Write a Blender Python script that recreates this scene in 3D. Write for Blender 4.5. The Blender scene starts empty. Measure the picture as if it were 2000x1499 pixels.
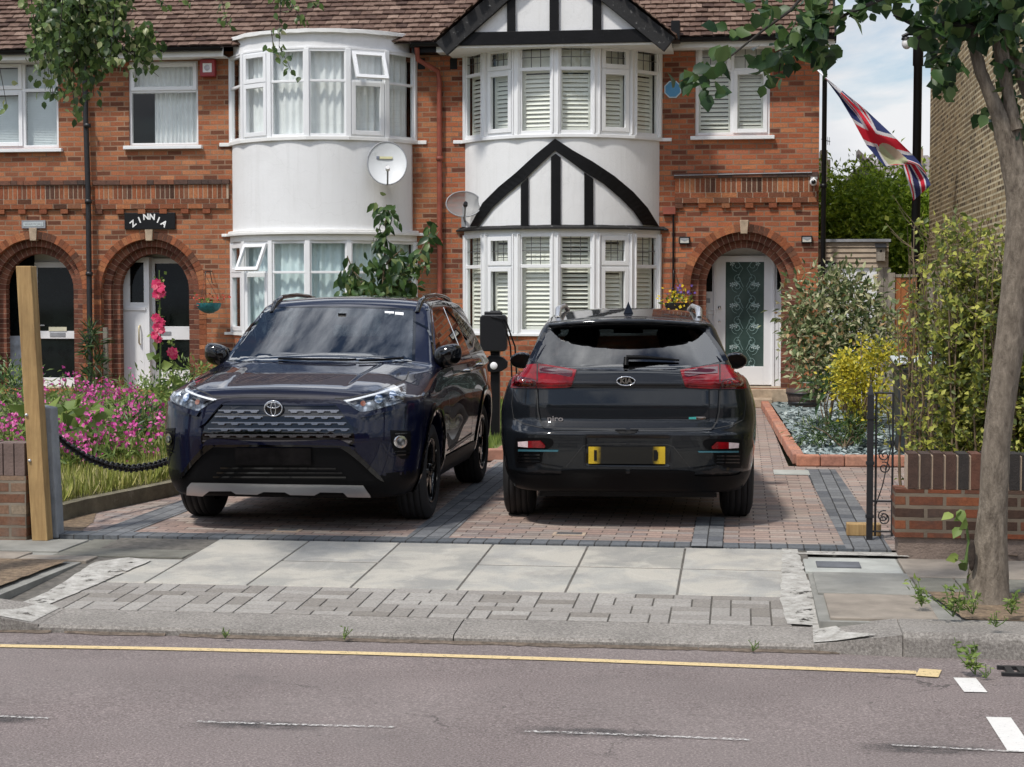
import bpy, bmesh, math, random
import numpy as np
from mathutils import Vector, Matrix
from mathutils.bvhtree import BVHTree
R=math.radians
rnd=random.Random(7)
S=bpy.context.scene; COL=S.collection
# ---------------- camera, world, sun, exposure ----------------
YAW=R(7.5); FPX=3400.0; PITCH=math.atan(169.5/FPX); CH=1.6
cd=bpy.data.cameras.new('camera'); cam=bpy.data.objects.new('camera',cd); COL.objects.link(cam)
cd.lens=36*FPX/2000; cd.sensor_width=36; cd.clip_end=2000; cd.clip_start=0.1
cam.location=(0,0,CH); cam.rotation_euler=(R(90)-PITCH,0,YAW); S.camera=cam
S.render.resolution_x=1024; S.render.resolution_y=767
S.view_settings.view_transform='Standard'; S.view_settings.look='None'; S.view_settings.exposure=0.30
W=bpy.data.worlds.new('World'); S.world=W; W.use_nodes=True
SUN_EL,SUN_AZ=R(59),R(212)   # azimuth of the sun seen from the scene, clockwise from +Y
def world():
    nt=W.node_tree; N=nt.nodes; L=nt.links; N.clear()
    out=N.new('ShaderNodeOutputWorld'); bg=N.new('ShaderNodeBackground'); bg.inputs[1].default_value=0.10
    sky=N.new('ShaderNodeTexSky'); sky.sky_type='NISHITA'; sky.sun_disc=False
    sky.sun_elevation=SUN_EL; sky.sun_rotation=SUN_AZ; sky.air_density=1.0; sky.dust_density=0.8
    tc=N.new('ShaderNodeTexCoord'); mp=N.new('ShaderNodeMapping'); mp.inputs['Scale'].default_value=(1,1,2.6)
    mp.inputs['Location'].default_value=(3.1,1.7,.6)
    nz=N.new('ShaderNodeTexNoise'); nz.inputs['Scale'].default_value=3.3; nz.inputs['Detail'].default_value=9; nz.inputs['Roughness'].default_value=.58; nz.inputs['Distortion'].default_value=.35
    cr=N.new('ShaderNodeValToRGB'); cr.color_ramp.elements[0].position=.48; cr.color_ramp.elements[1].position=.57
    nz2=N.new('ShaderNodeTexNoise'); nz2.inputs['Scale'].default_value=4.5; nz2.inputs['Detail'].default_value=7
    cc=N.new('ShaderNodeValToRGB'); e=cc.color_ramp.elements; e[0].position=.33; e[0].color=(3.6,4.2,5.3,1); e[1].position=.66; e[1].color=(9.6,9.7,9.9,1)
    mx=N.new('ShaderNodeMix'); mx.data_type='RGBA'
    L.new(tc.outputs['Generated'],mp.inputs[0]); L.new(mp.outputs[0],nz.inputs['Vector']); L.new(mp.outputs[0],nz2.inputs['Vector'])
    L.new(nz2.outputs[0],cc.inputs[0])
    sp=N.new('ShaderNodeSeparateXYZ'); L.new(tc.outputs['Generated'],sp.inputs[0]); mr=N.new('ShaderNodeMapRange'); mr.inputs[1].default_value=.15; mr.inputs[2].default_value=.75; mr.inputs[3].default_value=.74; mr.inputs[4].default_value=2.7; L.new(sp.outputs[2],mr.inputs[0])
    vm=N.new('ShaderNodeVectorMath'); vm.operation='SCALE'; L.new(cc.outputs[0],vm.inputs[0]); L.new(mr.outputs[0],vm.inputs['Scale'])
    lb=N.new('ShaderNodeMapRange'); lb.inputs[1].default_value=.05; lb.inputs[2].default_value=.8; lb.inputs[3].default_value=.10; lb.inputs[4].default_value=-.035; L.new(sp.outputs[2],lb.inputs[0]); ad=N.new('ShaderNodeMath'); L.new(nz.outputs[0],ad.inputs[0]); L.new(lb.outputs[0],ad.inputs[1]); L.new(ad.outputs[0],cr.inputs[0])
    L.new(cr.outputs[0],mx.inputs[0]); L.new(sky.outputs[0],mx.inputs[6]); L.new(vm.outputs[0],mx.inputs[7])
    L.new(mx.outputs[2],bg.inputs[0]); L.new(bg.outputs[0],out.inputs[0])
world()
sl=bpy.data.lights.new('sun','SUN'); sl.energy=2.7; sl.angle=R(5); sl.color=(1,.95,.88)
so=bpy.data.objects.new('sun',sl); COL.objects.link(so)
_d=Vector((math.sin(SUN_AZ)*math.cos(SUN_EL),math.cos(SUN_AZ)*math.cos(SUN_EL),math.sin(SUN_EL)))
so.rotation_euler=_d.to_track_quat('Z','Y').to_euler()
try:
    S.cycles.max_bounces=8; S.cycles.transparent_max_bounces=16
except Exception: pass

# ---------------- helpers ----------------
_s,_c,_sp,_cp=math.sin(YAW),math.cos(YAW),math.sin(PITCH),math.cos(PITCH)
def ray(px,py):
    u=(px-1000)/FPX; v=-(py-749.5)/FPX
    return Vector((-_s*_cp+_c*u-_s*_sp*v, _c*_cp+_s*u+_c*_sp*v, -_sp+_cp*v))
def atZ(px,py,z=0.0):
    d=ray(px,py); return Vector((0,0,CH))+d*((z-CH)/d.z)
def atY(px,py,y):
    d=ray(px,py); return Vector((0,0,CH))+d*(y/d.y)
def toPx(p):
    q=Vector(p)-Vector((0,0,CH))
    x=q.x*_c+q.y*_s; f=-q.x*_s*_cp+q.y*_c*_cp-q.z*_sp; up=-q.x*_s*_sp+q.y*_c*_sp+q.z*_cp
    return 1000+FPX*x/f, 749.5-FPX*up/f
OFF={}
def thing(name,label,cat,loc=(0,0,0),group=None):
    o=bpy.data.objects.new(name,None); COL.objects.link(o); o.location=loc; o.empty_display_size=.2
    o['label']=label; o['category']=cat
    if group:o['group']=group
    OFF[o.name]=Vector(loc); return o
def tag(o,label,cat,group=None):
    o['label']=label; o['category']=cat
    if group:o['group']=group
    return o
class MB:
    def __init__(s): s.v=[]; s.f=[]; s.m=[]; s.cm=0; s.sm=[]
    def add(s,vs,fs,smooth=False):
        b=len(s.v); s.v+= [tuple(v) for v in vs]
        for f in fs: s.f.append([b+i for i in f]); s.m.append(s.cm); s.sm.append(smooth)
        return s
    def box(s,x0,x1,y0,y1,z0,z1):
        if x0>x1:x0,x1=x1,x0
        if y0>y1:y0,y1=y1,y0
        if z0>z1:z0,z1=z1,z0
        return s.add([(x0,y0,z0),(x1,y0,z0),(x1,y1,z0),(x0,y1,z0),(x0,y0,z1),(x1,y0,z1),(x1,y1,z1),(x0,y1,z1)],
          [(0,3,2,1),(4,5,6,7),(0,1,5,4),(1,2,6,5),(2,3,7,6),(3,0,4,7)])
    def obox(s,c,ax,ay,az,hx,hy,hz):
        c,ax,ay,az=Vector(c),Vector(ax).normalized()*hx,Vector(ay).normalized()*hy,Vector(az).normalized()*hz
        return s.add([c-ax-ay-az,c+ax-ay-az,c+ax+ay-az,c-ax+ay-az,c-ax-ay+az,c+ax-ay+az,c+ax+ay+az,c-ax+ay+az],
          [(0,3,2,1),(4,5,6,7),(0,1,5,4),(1,2,6,5),(2,3,7,6),(3,0,4,7)])
    def prism(s,pts,d):           # pts: 3D polygon loop, d: extrusion vector
        n=len(pts); d=Vector(d); pts=[Vector(p) for p in pts]
        nr=Vector((0,0,0))
        for i in range(n): nr+=pts[i].cross(pts[(i+1)%n])
        fs=[list(range(n)),[n+i for i in range(n)][::-1]]+[(i,i+n,(i+1)%n+n,(i+1)%n) for i in range(n)]
        if nr.dot(d)>0: fs=[list(f)[::-1] for f in fs]
        return s.add(pts+[p+d for p in pts],fs)
    def tube(s,pts,r,n=8,caps=True,smooth=True):
        pts=[Vector(p) for p in pts]; k=len(pts); rr=r if isinstance(r,(list,tuple)) else [r]*k
        vs=[];pu=None
        for i,p in enumerate(pts):
            t=(pts[min(i+1,k-1)]-pts[max(i-1,0)])
            t=t.normalized() if t.length>1e-9 else Vector((0,0,1))
            if pu is None: pu=t.orthogonal().normalized()
            pu=(pu-t*pu.dot(t)); pu=pu.normalized() if pu.length>1e-6 else t.orthogonal().normalized()
            w=t.cross(pu)
            for j in range(n):
                a=2*math.pi*j/n; vs.append(p+(pu*math.cos(a)+w*math.sin(a))*rr[i])
        fs=[(i*n+j,i*n+(j+1)%n,(i+1)*n+(j+1)%n,(i+1)*n+j) for i in range(k-1) for j in range(n)]
        s.add(vs,fs,smooth)
        if caps: s.add(vs[:n],[tuple(range(n))[::-1]]); s.add(vs[-n:],[tuple(range(n))])
        return s
    def lathe(s,prof,o,axis='Z',n=32,smooth=True):   # prof [(r,h)]
        vs=[]
        for r,h in prof:
            for j in range(n):
                a=2*math.pi*j/n; c,q=r*math.cos(a),r*math.sin(a)
                p={'Z':(c,q,h),'X':(h,c,q),'Y':(c,h,q)}[axis]; vs.append((o[0]+p[0],o[1]+p[1],o[2]+p[2]))
        k=len(prof); fl=axis=='Y'
        fs=[(i*n+j,i*n+(j+1)%n,(i+1)*n+(j+1)%n,(i+1)*n+j) for i in range(k-1) for j in range(n)]
        if fl: fs=[f[::-1] for f in fs]
        return s.add(vs,fs,smooth)
    def grid(s,fn,nu,nv,smooth=True):
        vs=[fn(i/nu,j/nv) for j in range(nv+1) for i in range(nu+1)]
        fs=[(j*(nu+1)+i,j*(nu+1)+i+1,(j+1)*(nu+1)+i+1,(j+1)*(nu+1)+i) for j in range(nv) for i in range(nu)]
        return s.add(vs,fs,smooth)
    def build(s,name,mat,parent=None,bevel=0,kind=None,fix=False):
        me=bpy.data.meshes.new(name); me.from_pydata(s.v,[],s.f)
        mats=mat if isinstance(mat,(list,tuple)) else [mat]
        for m in mats: me.materials.append(m)
        me.polygons.foreach_set('material_index',s.m); me.polygons.foreach_set('use_smooth',s.sm)
        o=bpy.data.objects.new(name,me); COL.objects.link(o)
        if fix:
            bm=bmesh.new(); bm.from_mesh(me); bmesh.ops.remove_doubles(bm,verts=bm.verts,dist=1e-5); bmesh.ops.recalc_face_normals(bm,faces=bm.faces); bm.to_mesh(me); bm.free()
        if bevel:
            b=o.modifiers.new('bevel','BEVEL'); b.width=bevel; b.segments=2; b.limit_method='ANGLE'; b.angle_limit=R(40); b.harden_normals=False
        if parent is not None: attach(o,parent)
        else: OFF[o.name]=Vector((0,0,0))
        if kind:o['kind']=kind
        return o
def attach(o,parent):
    off=OFF[parent.name]; o.parent=parent; OFF[o.name]=off
    if off.length>0: o.data.transform(Matrix.Translation(-off))
def origin_to(o,loc):
    o.data.transform(Matrix.Translation(-Vector(loc))); o.location=loc; OFF[o.name]=Vector(loc); return o
def text_mesh(txt,size,mat,name,M,parent,ext=.003,bold=0.0):
    c=bpy.data.curves.new('txt','FONT'); c.body=txt; c.size=size; c.align_x='CENTER'; c.align_y='CENTER'; c.extrude=ext; c.offset=bold
    t=bpy.data.objects.new('txt',c); COL.objects.link(t); dg=bpy.context.evaluated_depsgraph_get(); dg.update()
    me=bpy.data.meshes.new_from_object(t.evaluated_get(dg)); COL.objects.unlink(t); bpy.data.objects.remove(t)
    me.transform(M); me.materials.clear(); me.materials.append(mat)
    o=bpy.data.objects.new(name,me); COL.objects.link(o); attach(o,parent) if parent else None
    return o
FACE=Matrix(((1,0,0,0),(0,0,-1,0),(0,1,0,0),(0,0,0,1)))   # text facing -Y
# ---------------- materials ----------------
class NT:
    def __init__(s,name):
        s.m=bpy.data.materials.new(name); s.m.use_nodes=True; s.t=s.m.node_tree; s.N=s.t.nodes; s.L=s.t.links
        s.p=s.N['Principled BSDF']; s.out=s.N['Material Output']
        s.tc=s.N.new('ShaderNodeTexCoord').outputs['Object']
    def n(s,t,**k):
        x=s.N.new('ShaderNode'+t)
        for a,b in k.items():
            if a.startswith('_'): setattr(x,a[1:],b)
            else: x.inputs[a.replace('__',' ')].default_value=b
        return x
    def l(s,a,b): s.L.new(a,b)
    def noise(s,scale,detail=4,rough=.6,vec=None,dist=0):
        x=s.n('TexNoise',Scale=scale,Detail=detail,Roughness=rough,Distortion=dist); s.l(vec or s.tc,x.inputs['Vector']); return x.outputs[0]
    def ramp(s,fac,stops,interp='LINEAR'):
        x=s.n('ValToRGB'); r=x.color_ramp; r.interpolation=interp
        while len(r.elements)<len(stops): r.elements.new(.5)
        for e,(p,c) in zip(r.elements,stops): e.position=p; e.color=(*c,1) if not isinstance(c,(int,float)) else (c,c,c,1)
        if fac is not None: s.l(fac,x.inputs[0])
        return x.outputs[0]
    def mix(s,fac,a,b,mode='MIX'):
        x=s.n('Mix',_data_type='RGBA',_blend_type=mode)
        for i,v in ((0,fac),(6,a),(7,b)):
            if hasattr(v,'links'): s.l(v,x.inputs[i])
            elif isinstance(v,(int,float)): x.inputs[i].default_value=v if i==0 else (v,v,v,1)
            else: x.inputs[i].default_value=(*v,1)
        return x.outputs[2]
    def math(s,op,a,b=0.0):
        x=s.n('Math',_operation=op)
        for i,v in enumerate((a,b)):
            if hasattr(v,'links'): s.l(v,x.inputs[i])
            else: x.inputs[i].default_value=v
        return x.outputs[0]
    def bump(s,h,strength=.3,dist=.01):
        b=s.n('Bump',Strength=strength,Distance=dist); s.l(h,b.inputs['Height']); s.l(b.outputs[0],s.p.inputs['Normal']); return b
    def set(s,color=None,rough=None,metal=None,spec=None,coat=None,**k):
        for nm,v in (('Base Color',color),('Roughness',rough),('Metallic',metal),('Specular IOR Level',spec),('Coat Weight',coat)):
            if v is None: continue
            if hasattr(v,'links'): s.l(v,s.p.inputs[nm])
            else: s.p.inputs[nm].default_value=(*v,1) if isinstance(v,tuple) else v
        return s
def simple(name,c,rough=.6,metal=0,var=.12,scale=6,bump=0.0,bscale=60,spec=None,coat=None,dirt=None):
    t=NT(name); n=t.noise(scale,5); lo=tuple(x*(1-var) for x in c); hi=tuple(min(1,x*(1+var)) for x in c)
    col=t.ramp(n,[(.3,lo),(.7,hi)])
    if dirt:
        d=t.ramp(t.noise(dirt[1],7,.7),[(dirt[2],0),(dirt[2]+.15,1)]); col=t.mix(d,col,dirt[0])
    t.set(col,rough,metal,spec,coat)
    if bump: t.bump(t.noise(bscale,4),bump,.01)
    return t.m
def brickmat(name,cols,mortar,w=.225,h=.075,mort=.0095,rough=.85,blotch=None,offs=.5,axes='wall',bs=.5,swap=False,fq=2):
    t=NT(name); sp=t.n('SeparateXYZ'); t.l(t.tc,sp.inputs[0]); cb=t.n('CombineXYZ')
    if axes=='wall': t.l(t.math('ADD',sp.outputs[0],sp.outputs[1]),cb.inputs[0]); t.l(sp.outputs[2],cb.inputs[1])
    else:
        a,b=(1,0) if swap else (0,1); t.l(sp.outputs[a],cb.inputs[0]); t.l(sp.outputs[b],cb.inputs[1])
    # slight wobble so the courses are not ruler straight
    wn=t.n('TexNoise',Scale=9,Detail=2); t.l(t.tc,wn.inputs['Vector'])
    wv=t.n('VectorMath',_operation='MULTIPLY_ADD'); t.l(wn.outputs['Color'],wv.inputs[0]); wv.inputs[1].default_value=(.012,.008,0); t.l(cb.outputs[0],wv.inputs[2])
    b=t.n('TexBrick',Scale=1.0); b.offset=offs; b.offset_frequency=fq; b.squash=1
    b.inputs['Color1'].default_value=(0,0,0,1); b.inputs['Color2'].default_value=(1,1,1,1); b.inputs['Mortar'].default_value=(.5,.5,.5,1)
    b.inputs['Mortar Size'].default_value=mort; b.inputs['Mortar Smooth'].default_value=.15; b.inputs['Brick Width'].default_value=w; b.inputs['Row Height'].default_value=h
    t.l(wv.outputs[0],b.inputs['Vector'])
    k=len(cols); st=[(i/(k-1)*.8+.1,c) for i,c in enumerate(cols)]
    col=t.ramp(b.outputs['Color'],st)
    fine=t.ramp(t.noise(45,5),[(.3,.72),(.7,1.15)]); col=t.mix(1.0,col,fine,'MULTIPLY')
    if blotch: col=t.mix(t.ramp(t.noise(blotch[1],6,.65),[(blotch[2],0),(blotch[2]+.18,.75)]),col,blotch[0])
    col=t.mix(1.0,col,t.ramp(t.noise(.55,6,.62),[(.32,.80),(.6,1.06)]),'MULTIPLY')
    mc=t.mix(t.ramp(t.noise(3,4),[(.35,0),(.65,1)]),mortar,tuple(x*.6 for x in mortar))
    col=t.mix(b.outputs['Fac'],col,mc); t.set(col,rough,spec=.25)
    hh=t.math('SUBTRACT',1.0,b.outputs['Fac']); hh=t.math('ADD',hh,t.math('MULTIPLY',t.noise(80,4),.35)); t.bump(hh,bs,.008)
    return t.m
def island(name,stops,rough=.7,trans=0.0,spec=None,fine=None,bump=0,coat=None):
    t=NT(name); g=t.n('NewGeometry'); col=t.ramp(g.outputs['Random Per Island'],stops)
    if fine: col=t.mix(1.0,col,t.ramp(t.noise(fine,5),[(.3,.7),(.7,1.2)]),'MULTIPLY')
    t.set(col,rough,spec=spec,coat=coat)
    if bump: t.bump(t.noise(70,4),bump,.01)
    if trans:
        tr=t.n('BsdfTranslucent'); tc=t.mix(.5,col,(.9,1,.25),'MULTIPLY'); hs=t.n('Gamma',Gamma=.8); t.l(col,hs.inputs[0]); t.l(hs.outputs[0],tr.inputs[0])
        mx=t.n('MixShader'); mx.inputs[0].default_value=trans; t.l(t.p.outputs[0],mx.inputs[1]); t.l(tr.outputs[0],mx.inputs[2]); t.l(mx.outputs[0],t.out.inputs[0])
    return t.m
def glassmat(name,tint=(.8,.85,.85),refl=1.0,rough=.0,ior=1.5,wav=0.0):
    t=NT(name); t.N.remove(t.p)
    tr=t.n('BsdfTransparent'); tr.inputs[0].default_value=(*tint,1); gl=t.n('BsdfGlossy',Roughness=rough); gl.inputs[0].default_value=(refl,refl,refl,1)
    lw=t.n('LayerWeight',Blend=.5); mx=t.n('MixShader'); f0=((ior-1)/(ior+1))**2
    fo=t.math('ADD',t.math('MULTIPLY',t.math('POWER',lw.outputs['Facing'],4.0),1-f0),f0)
    if wav:
        b=t.n('Bump',Strength=wav,Distance=.02); t.l(t.noise(2.2,1),b.inputs['Height']); t.l(b.outputs[0],gl.inputs['Normal']); t.l(b.outputs[0],lw.inputs['Normal'])
    t.l(fo,mx.inputs[0]); t.l(tr.outputs[0],mx.inputs[1]); t.l(gl.outputs[0],mx.inputs[2]); t.l(mx.outputs[0],t.out.inputs[0]); return t.m
M={}
RB=[(.15,.052,.032),(.36,.108,.05),(.48,.155,.068),(.40,.122,.056),(.52,.20,.09),(.28,.085,.045),(.43,.15,.08)]
M['brick']=brickmat('red_brick',RB,(.31,.20,.135),blotch=((.10,.045,.03),1.3,.56))
M['brick_lo']=brickmat('orange_brick',[(.16,.06,.034),(.37,.125,.058),(.46,.175,.08),(.31,.10,.05),(.50,.215,.10),(.24,.085,.045),(.42,.15,.07)],(.34,.215,.14),blotch=((.13,.06,.04),1.7,.58))
M['brick_isl']=island('loose_red_brick',[(0,(.05,.03,.022)),(.15,(.30,.10,.045)),(.35,(.10,.05,.035)),(.55,(.38,.13,.06)),(.75,(.20,.065,.035)),(.9,(.45,.18,.08)),(1,(.07,.045,.04))],.85,fine=40,bump=.3,spec=.2)
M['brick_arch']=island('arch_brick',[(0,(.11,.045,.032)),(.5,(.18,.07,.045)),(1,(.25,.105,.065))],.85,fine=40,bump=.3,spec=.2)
M['brick_dark']=island('engineering_brick',[(0,(.05,.035,.03)),(.5,(.10,.05,.035)),(1,(.22,.08,.04))],.8,fine=30,bump=.3)
M['stock']=brickmat('stock_brick',[(.15,.10,.05),(.34,.25,.13),(.24,.17,.085),(.44,.33,.18),(.10,.07,.04)],(.66,.57,.38),mort=.014,blotch=((.2,.14,.09),.8,.55))
M['mortar']=simple('mortar',(.44,.34,.25),.95,bump=.4)
M['render']=None
def rendermat():
    t=NT('white_render'); mp=t.n('Mapping'); mp.inputs['Scale'].default_value=(5,5,.35); t.l(t.tc,mp.inputs[0]); st=t.noise(1.6,6,.65,vec=mp.outputs[0]); bl=t.noise(1.3,6,.6)
    col=t.mix(t.ramp(st,[(.52,0),(.75,.28)]),(.77,.775,.78),(.52,.52,.50)); col=t.mix(t.ramp(bl,[(.45,0),(.7,.35)]),col,(.66,.66,.65)); v=t.n('TexVoronoi',Scale=1.9,_feature='DISTANCE_TO_EDGE'); wv=t.n('VectorMath',_operation='MULTIPLY_ADD'); nn=t.n('TexNoise',Scale=4,Detail=5); t.l(t.tc,nn.inputs['Vector']); t.l(nn.outputs['Color'],wv.inputs[0]); wv.inputs[1].default_value=(.25,.25,.25); t.l(t.tc,wv.inputs[2]); t.l(wv.outputs[0],v.inputs['Vector'])
    col=t.mix(t.math('MULTIPLY',t.ramp(v.outputs['Distance'],[(.002,.12),(.007,0)]),1.0),col,(.35,.35,.34)); t.set(col,.88,spec=.2); t.bump(t.math('ADD',t.noise(3,4),t.math('MULTIPLY',t.noise(40,4),.25)),.35,.02); return t.m
M['render']=rendermat()
M['upvc']=simple('white_frame',(.80,.81,.82),.35,var=.03,scale=3,dirt=((.6,.6,.58),5,.66))
M['gappy']=simple('dark_gap',(.03,.03,.03),.9)
M['wtrim']=simple('white_trim',(.78,.78,.76),.6,var=.05,bump=.2,bscale=20,dirt=((.5,.49,.45),3,.62))
M['black_wood']=simple('black_timber',(.005,.005,.006),.5,var=.3,scale=5,bump=.25,bscale=25,dirt=((.03,.03,.03),9,.63),spec=.2)
M['flaky']=simple('flaking_black_timber',(.008,.008,.009),.7,var=.3,bump=.4,bscale=25,dirt=((.30,.30,.29),16,.60))
M['black']=simple('black_plastic',(.006,.006,.007),.4,var=.1,spec=.3)
M['blackm']=simple('black_metal',(.015,.015,.017),.45,var=.2,scale=12,bump=.1)
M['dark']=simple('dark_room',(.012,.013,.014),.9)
M['glass']=glassmat('window_glass',(.95,.97,.96),.9,.0,1.62,.02)
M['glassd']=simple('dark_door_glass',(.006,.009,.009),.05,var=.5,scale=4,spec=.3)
M['curtain']=simple('net_curtain',(.80,.82,.82),.9,var=.06,scale=5)
M['curtain_b']=simple('pale_blue_curtain',(.62,.74,.76),.9,var=.06,scale=5)
M['blind']=simple('white_blind',(.72,.78,.80),.8,var=.03)
M['shutter']=simple('louvre_shutter',(.84,.84,.76),.6,var=.03)
M['leadc']=simple('lead_came',(.10,.10,.10),.5)
M['tile']=island('clay_tile',[(0,(.075,.048,.040)),(.25,(.145,.092,.072)),(.5,(.21,.142,.112)),(.75,(.12,.075,.058)),(1,(.27,.19,.15))],.9,fine=25,bump=.4,spec=.15)
M['tileb']=simple('roof_under',(.05,.03,.025),.9)
M['stone']=simple('sandstone',(.40,.31,.22),.9,var=.25,scale=10,bump=.3)
M['redpaint']=simple('red_painted_iron',(.26,.065,.04),.6,var=.25,bump=.15)
M['greyp']=simple('grey_metal',(.30,.31,.33),.45,metal=.2,var=.2)
M['white']=simple('white_plastic',(.78,.78,.78),.4,var=.03)
M['chrome']=simple('chrome',(.75,.76,.78),.12,metal=1,var=.03)
M['silver']=simple('satin_silver',(.55,.55,.55),.35,metal=.85,var=.06)
# ---------------- ground, road, pavement ----------------
def asphalt():
    t=NT('asphalt'); a=t.noise(95,6,.75); b=t.noise(1.1,6,.6); c=t.noise(210,2,.5)
    col=t.ramp(a,[(.25,(.050,.039,.036)),(.5,(.172,.141,.133)),(.75,(.46,.39,.365))])
    col=t.mix(1.0,col,t.ramp(b,[(.3,.84),(.7,1.12)]),'MULTIPLY')
    v=t.n('TexVoronoi',Scale=160); t.l(t.tc,v.inputs['Vector']); col=t.mix(t.ramp(v.outputs['Distance'],[(.1,.35),(.3,0)]),col,(.50,.45,.42))
    pt=t.ramp(t.noise(.45,7,.6,dist=.6),[(.40,0),(.62,.55)]); col=t.mix(pt,col,t.mix(.5,col,(.24,.215,.20)))
    sp_=t.ramp(t.noise(26,3,.5),[(.66,0),(.72,.5)]); col=t.mix(sp_,col,(.06,.055,.05)); ol=t.ramp(t.noise(1.7,5,.6),[(.64,0),(.74,.4)]); col=t.mix(ol,col,(.09,.082,.08))
    cv=t.n('TexVoronoi',Scale=.45,_feature='DISTANCE_TO_EDGE'); wv=t.n('VectorMath',_operation='MULTIPLY_ADD'); nn=t.n('TexNoise',Scale=2.5,Detail=7,Roughness=.7); t.l(t.tc,nn.inputs['Vector']); t.l(nn.outputs['Color'],wv.inputs[0]); wv.inputs[1].default_value=(.5,.5,0); t.l(t.tc,wv.inputs[2]); t.l(wv.outputs[0],cv.inputs['Vector']); ck=t.math('MULTIPLY',t.ramp(cv.outputs['Distance'],[(.0015,1),(.004,0)]),t.ramp(t.noise(.7,3),[(.5,0),(.58,.8)])); col=t.mix(ck,col,(.03,.028,.026))
    # polished dark scuffs in the two lines where old markings were burnt off
    sp=t.n('SeparateXYZ'); t.l(t.tc,sp.inputs[0])
    t.set(col,.88,spec=.25); t.bump(a,.55,.006); return t.m
M['asphalt']=asphalt()
gt=NT('earth_ground'); gt.set(gt.ramp(gt.noise(.4,5),[(.3,(.06,.07,.03)),(.7,(.12,.12,.06))]),.95)
g=MB(); g.grid(lambda u,v:(-300+600*u,-200+700*v,-.22),12,12); g.build('ground',gt.m,kind='structure')
KY=8.54
# road with a slight camber
rd=MB(); rd.grid(lambda u,v:(-40+80*u,-1.2+(KY+1.25)*v,-.135+.05*math.sin(math.pi*v)*.6),40,8); rd.build('road',M['asphalt'],kind='structure')
def roadz(y): v=(y+1.2)/(KY+1.25); return -.135+.05*math.sin(math.pi*v)*.6
far=MB(); far.box(-40,40,-3.4,-1.2,-.2,-.02); far.build('pavement',simple('far_pavement',(.22,.21,.20),.9,bump=.2),kind='structure')
def marking(name,pts,w,mat,dz=.0045):
    m=MB(); n=len(pts); vs=[]
    for i,p in enumerate(pts):
        a=Vector(pts[max(i-1,0)]); b=Vector(pts[min(i+1,n-1)]); d=(b-a).normalized(); q=Vector((-d.y,d.x))
        for s in (-1,1):
            e=Vector(p)+q*s*w/2; vs.append((e.x,e.y,roadz(e.y)+dz))
    m.add(vs,[(2*i,2*i+2,2*i+3,2*i+1) for i in range(n-1)]); return m.build(name,mat,kind='structure')
def paintmat(name,c,th):
    t=NT(name); wear=t.ramp(t.noise(60,7,.75),[(th,1),(th+.10,0)]); w2=t.ramp(t.noise(3,4),[(.4,1),(.65,.75)])
    col=t.mix(t.noise(30,5),c,tuple(x*.8 for x in c)); t.set(col,.8)
    tr=t.n('BsdfTransparent'); mx=t.n('MixShader'); t.l(wear,mx.inputs[0]); t.l(t.p.outputs[0],mx.inputs[2]); t.l(tr.outputs[0],mx.inputs[1]); t.l(mx.outputs[0],t.out.inputs[0]); return t.m
M['yel']=paintmat('yellow_road_paint',(.68,.52,.27),.56); M['wpaint']=paintmat('white_road_paint',(.72,.70,.66),.60); M['worn']=paintmat('worn_white_paint',(.55,.53,.50),.44)
Z=lambda px,py:atZ(px,py,-.12)[:2]
yp=[Z(-60,1258),Z(300,1264),Z(700,1273),Z(1100,1285),Z(1500,1300),Z(1790,1311)]
marking('yellow_line',yp,.072,M['yel']); marking('yellow_line',[Z(1792,1311),Z(1836,1314)],.17,M['yel'],.006)
marking('white_bay_line',[Z(1884,1322),Z(1906,1351)],.10,M['wpaint']); marking('white_bay_line',[Z(1950,1402),Z(1995,1472)],.10,M['wpaint'])
marking('white_bay_line',[Z(1740,1459),Z(1990,1472)],.022,M['worn'],.006)
marking('worn_white_line',[Z(1025,1431),Z(1200,1437),Z(1465,1448)],.03,M['worn'])
marking('worn_white_line',[Z(385,1412),Z(560,1418),Z(770,1423)],.028,M['worn']); marking('worn_white_line',[Z(-60,1400),Z(95,1406)],.028,M['worn'])
def scuff():
    t=NT('scuffed_asphalt'); m=t.ramp(t.noise(9,6,.75),[(.36,.05),(.66,.75)]); t.set((.045,.045,.045),.85)
    g=t.n('TexCoord'); sp=t.n('SeparateXYZ'); t.l(g.outputs['Generated'],sp.inputs[0])
    f=None
    for k in (0,1):
        a=t.math('MULTIPLY',sp.outputs[k],t.math('SUBTRACT',1.0,sp.outputs[k])); a=t.math('MINIMUM',t.math('MULTIPLY',a,4),1.0); f=a if f is None else t.math('MULTIPLY',f,a)
    m=t.math('MULTIPLY',m,f); tr=t.n('BsdfTransparent'); mx=t.n('MixShader'); t.l(m,mx.inputs[0]); t.l(tr.outputs[0],mx.inputs[1]); t.l(t.p.outputs[0],mx.inputs[2]); t.l(mx.outputs[0],t.out.inputs[0]); return t.m
M['scuff']=scuff()
for a,b in (((990,1426),(1330,1440)),((1660,1460),(1960,1470)),((370,1414),(640,1422)),((-60,1404),(110,1408))): marking('road_scuff',[Z(*a),Z(*b)],.17,M['scuff'],.0025)
# grime and leaf litter in the gutter
gm=simple('gutter_grit',(.13,.10,.075),.95,var=.5,scale=30,bump=.6,bscale=80)
gu=MB(); 
for i in range(130):
    x=rnd.uniform(-5,2.2); w=rnd.uniform(.03,.14); d=rnd.uniform(.006,.03); y=KY-.012-rnd.random()*.02
    gu.add([(x-w,y,roadz(y)+.002),(x,y-d,roadz(y)+.0035),(x+w,y,roadz(y)+.002),(x+w,KY+.0,roadz(KY)+.012),(x-w,KY,roadz(KY)+.012)],[(0,1,2,3,4)])
gu.build('gutter_grit',gm,kind='stuff')
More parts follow.
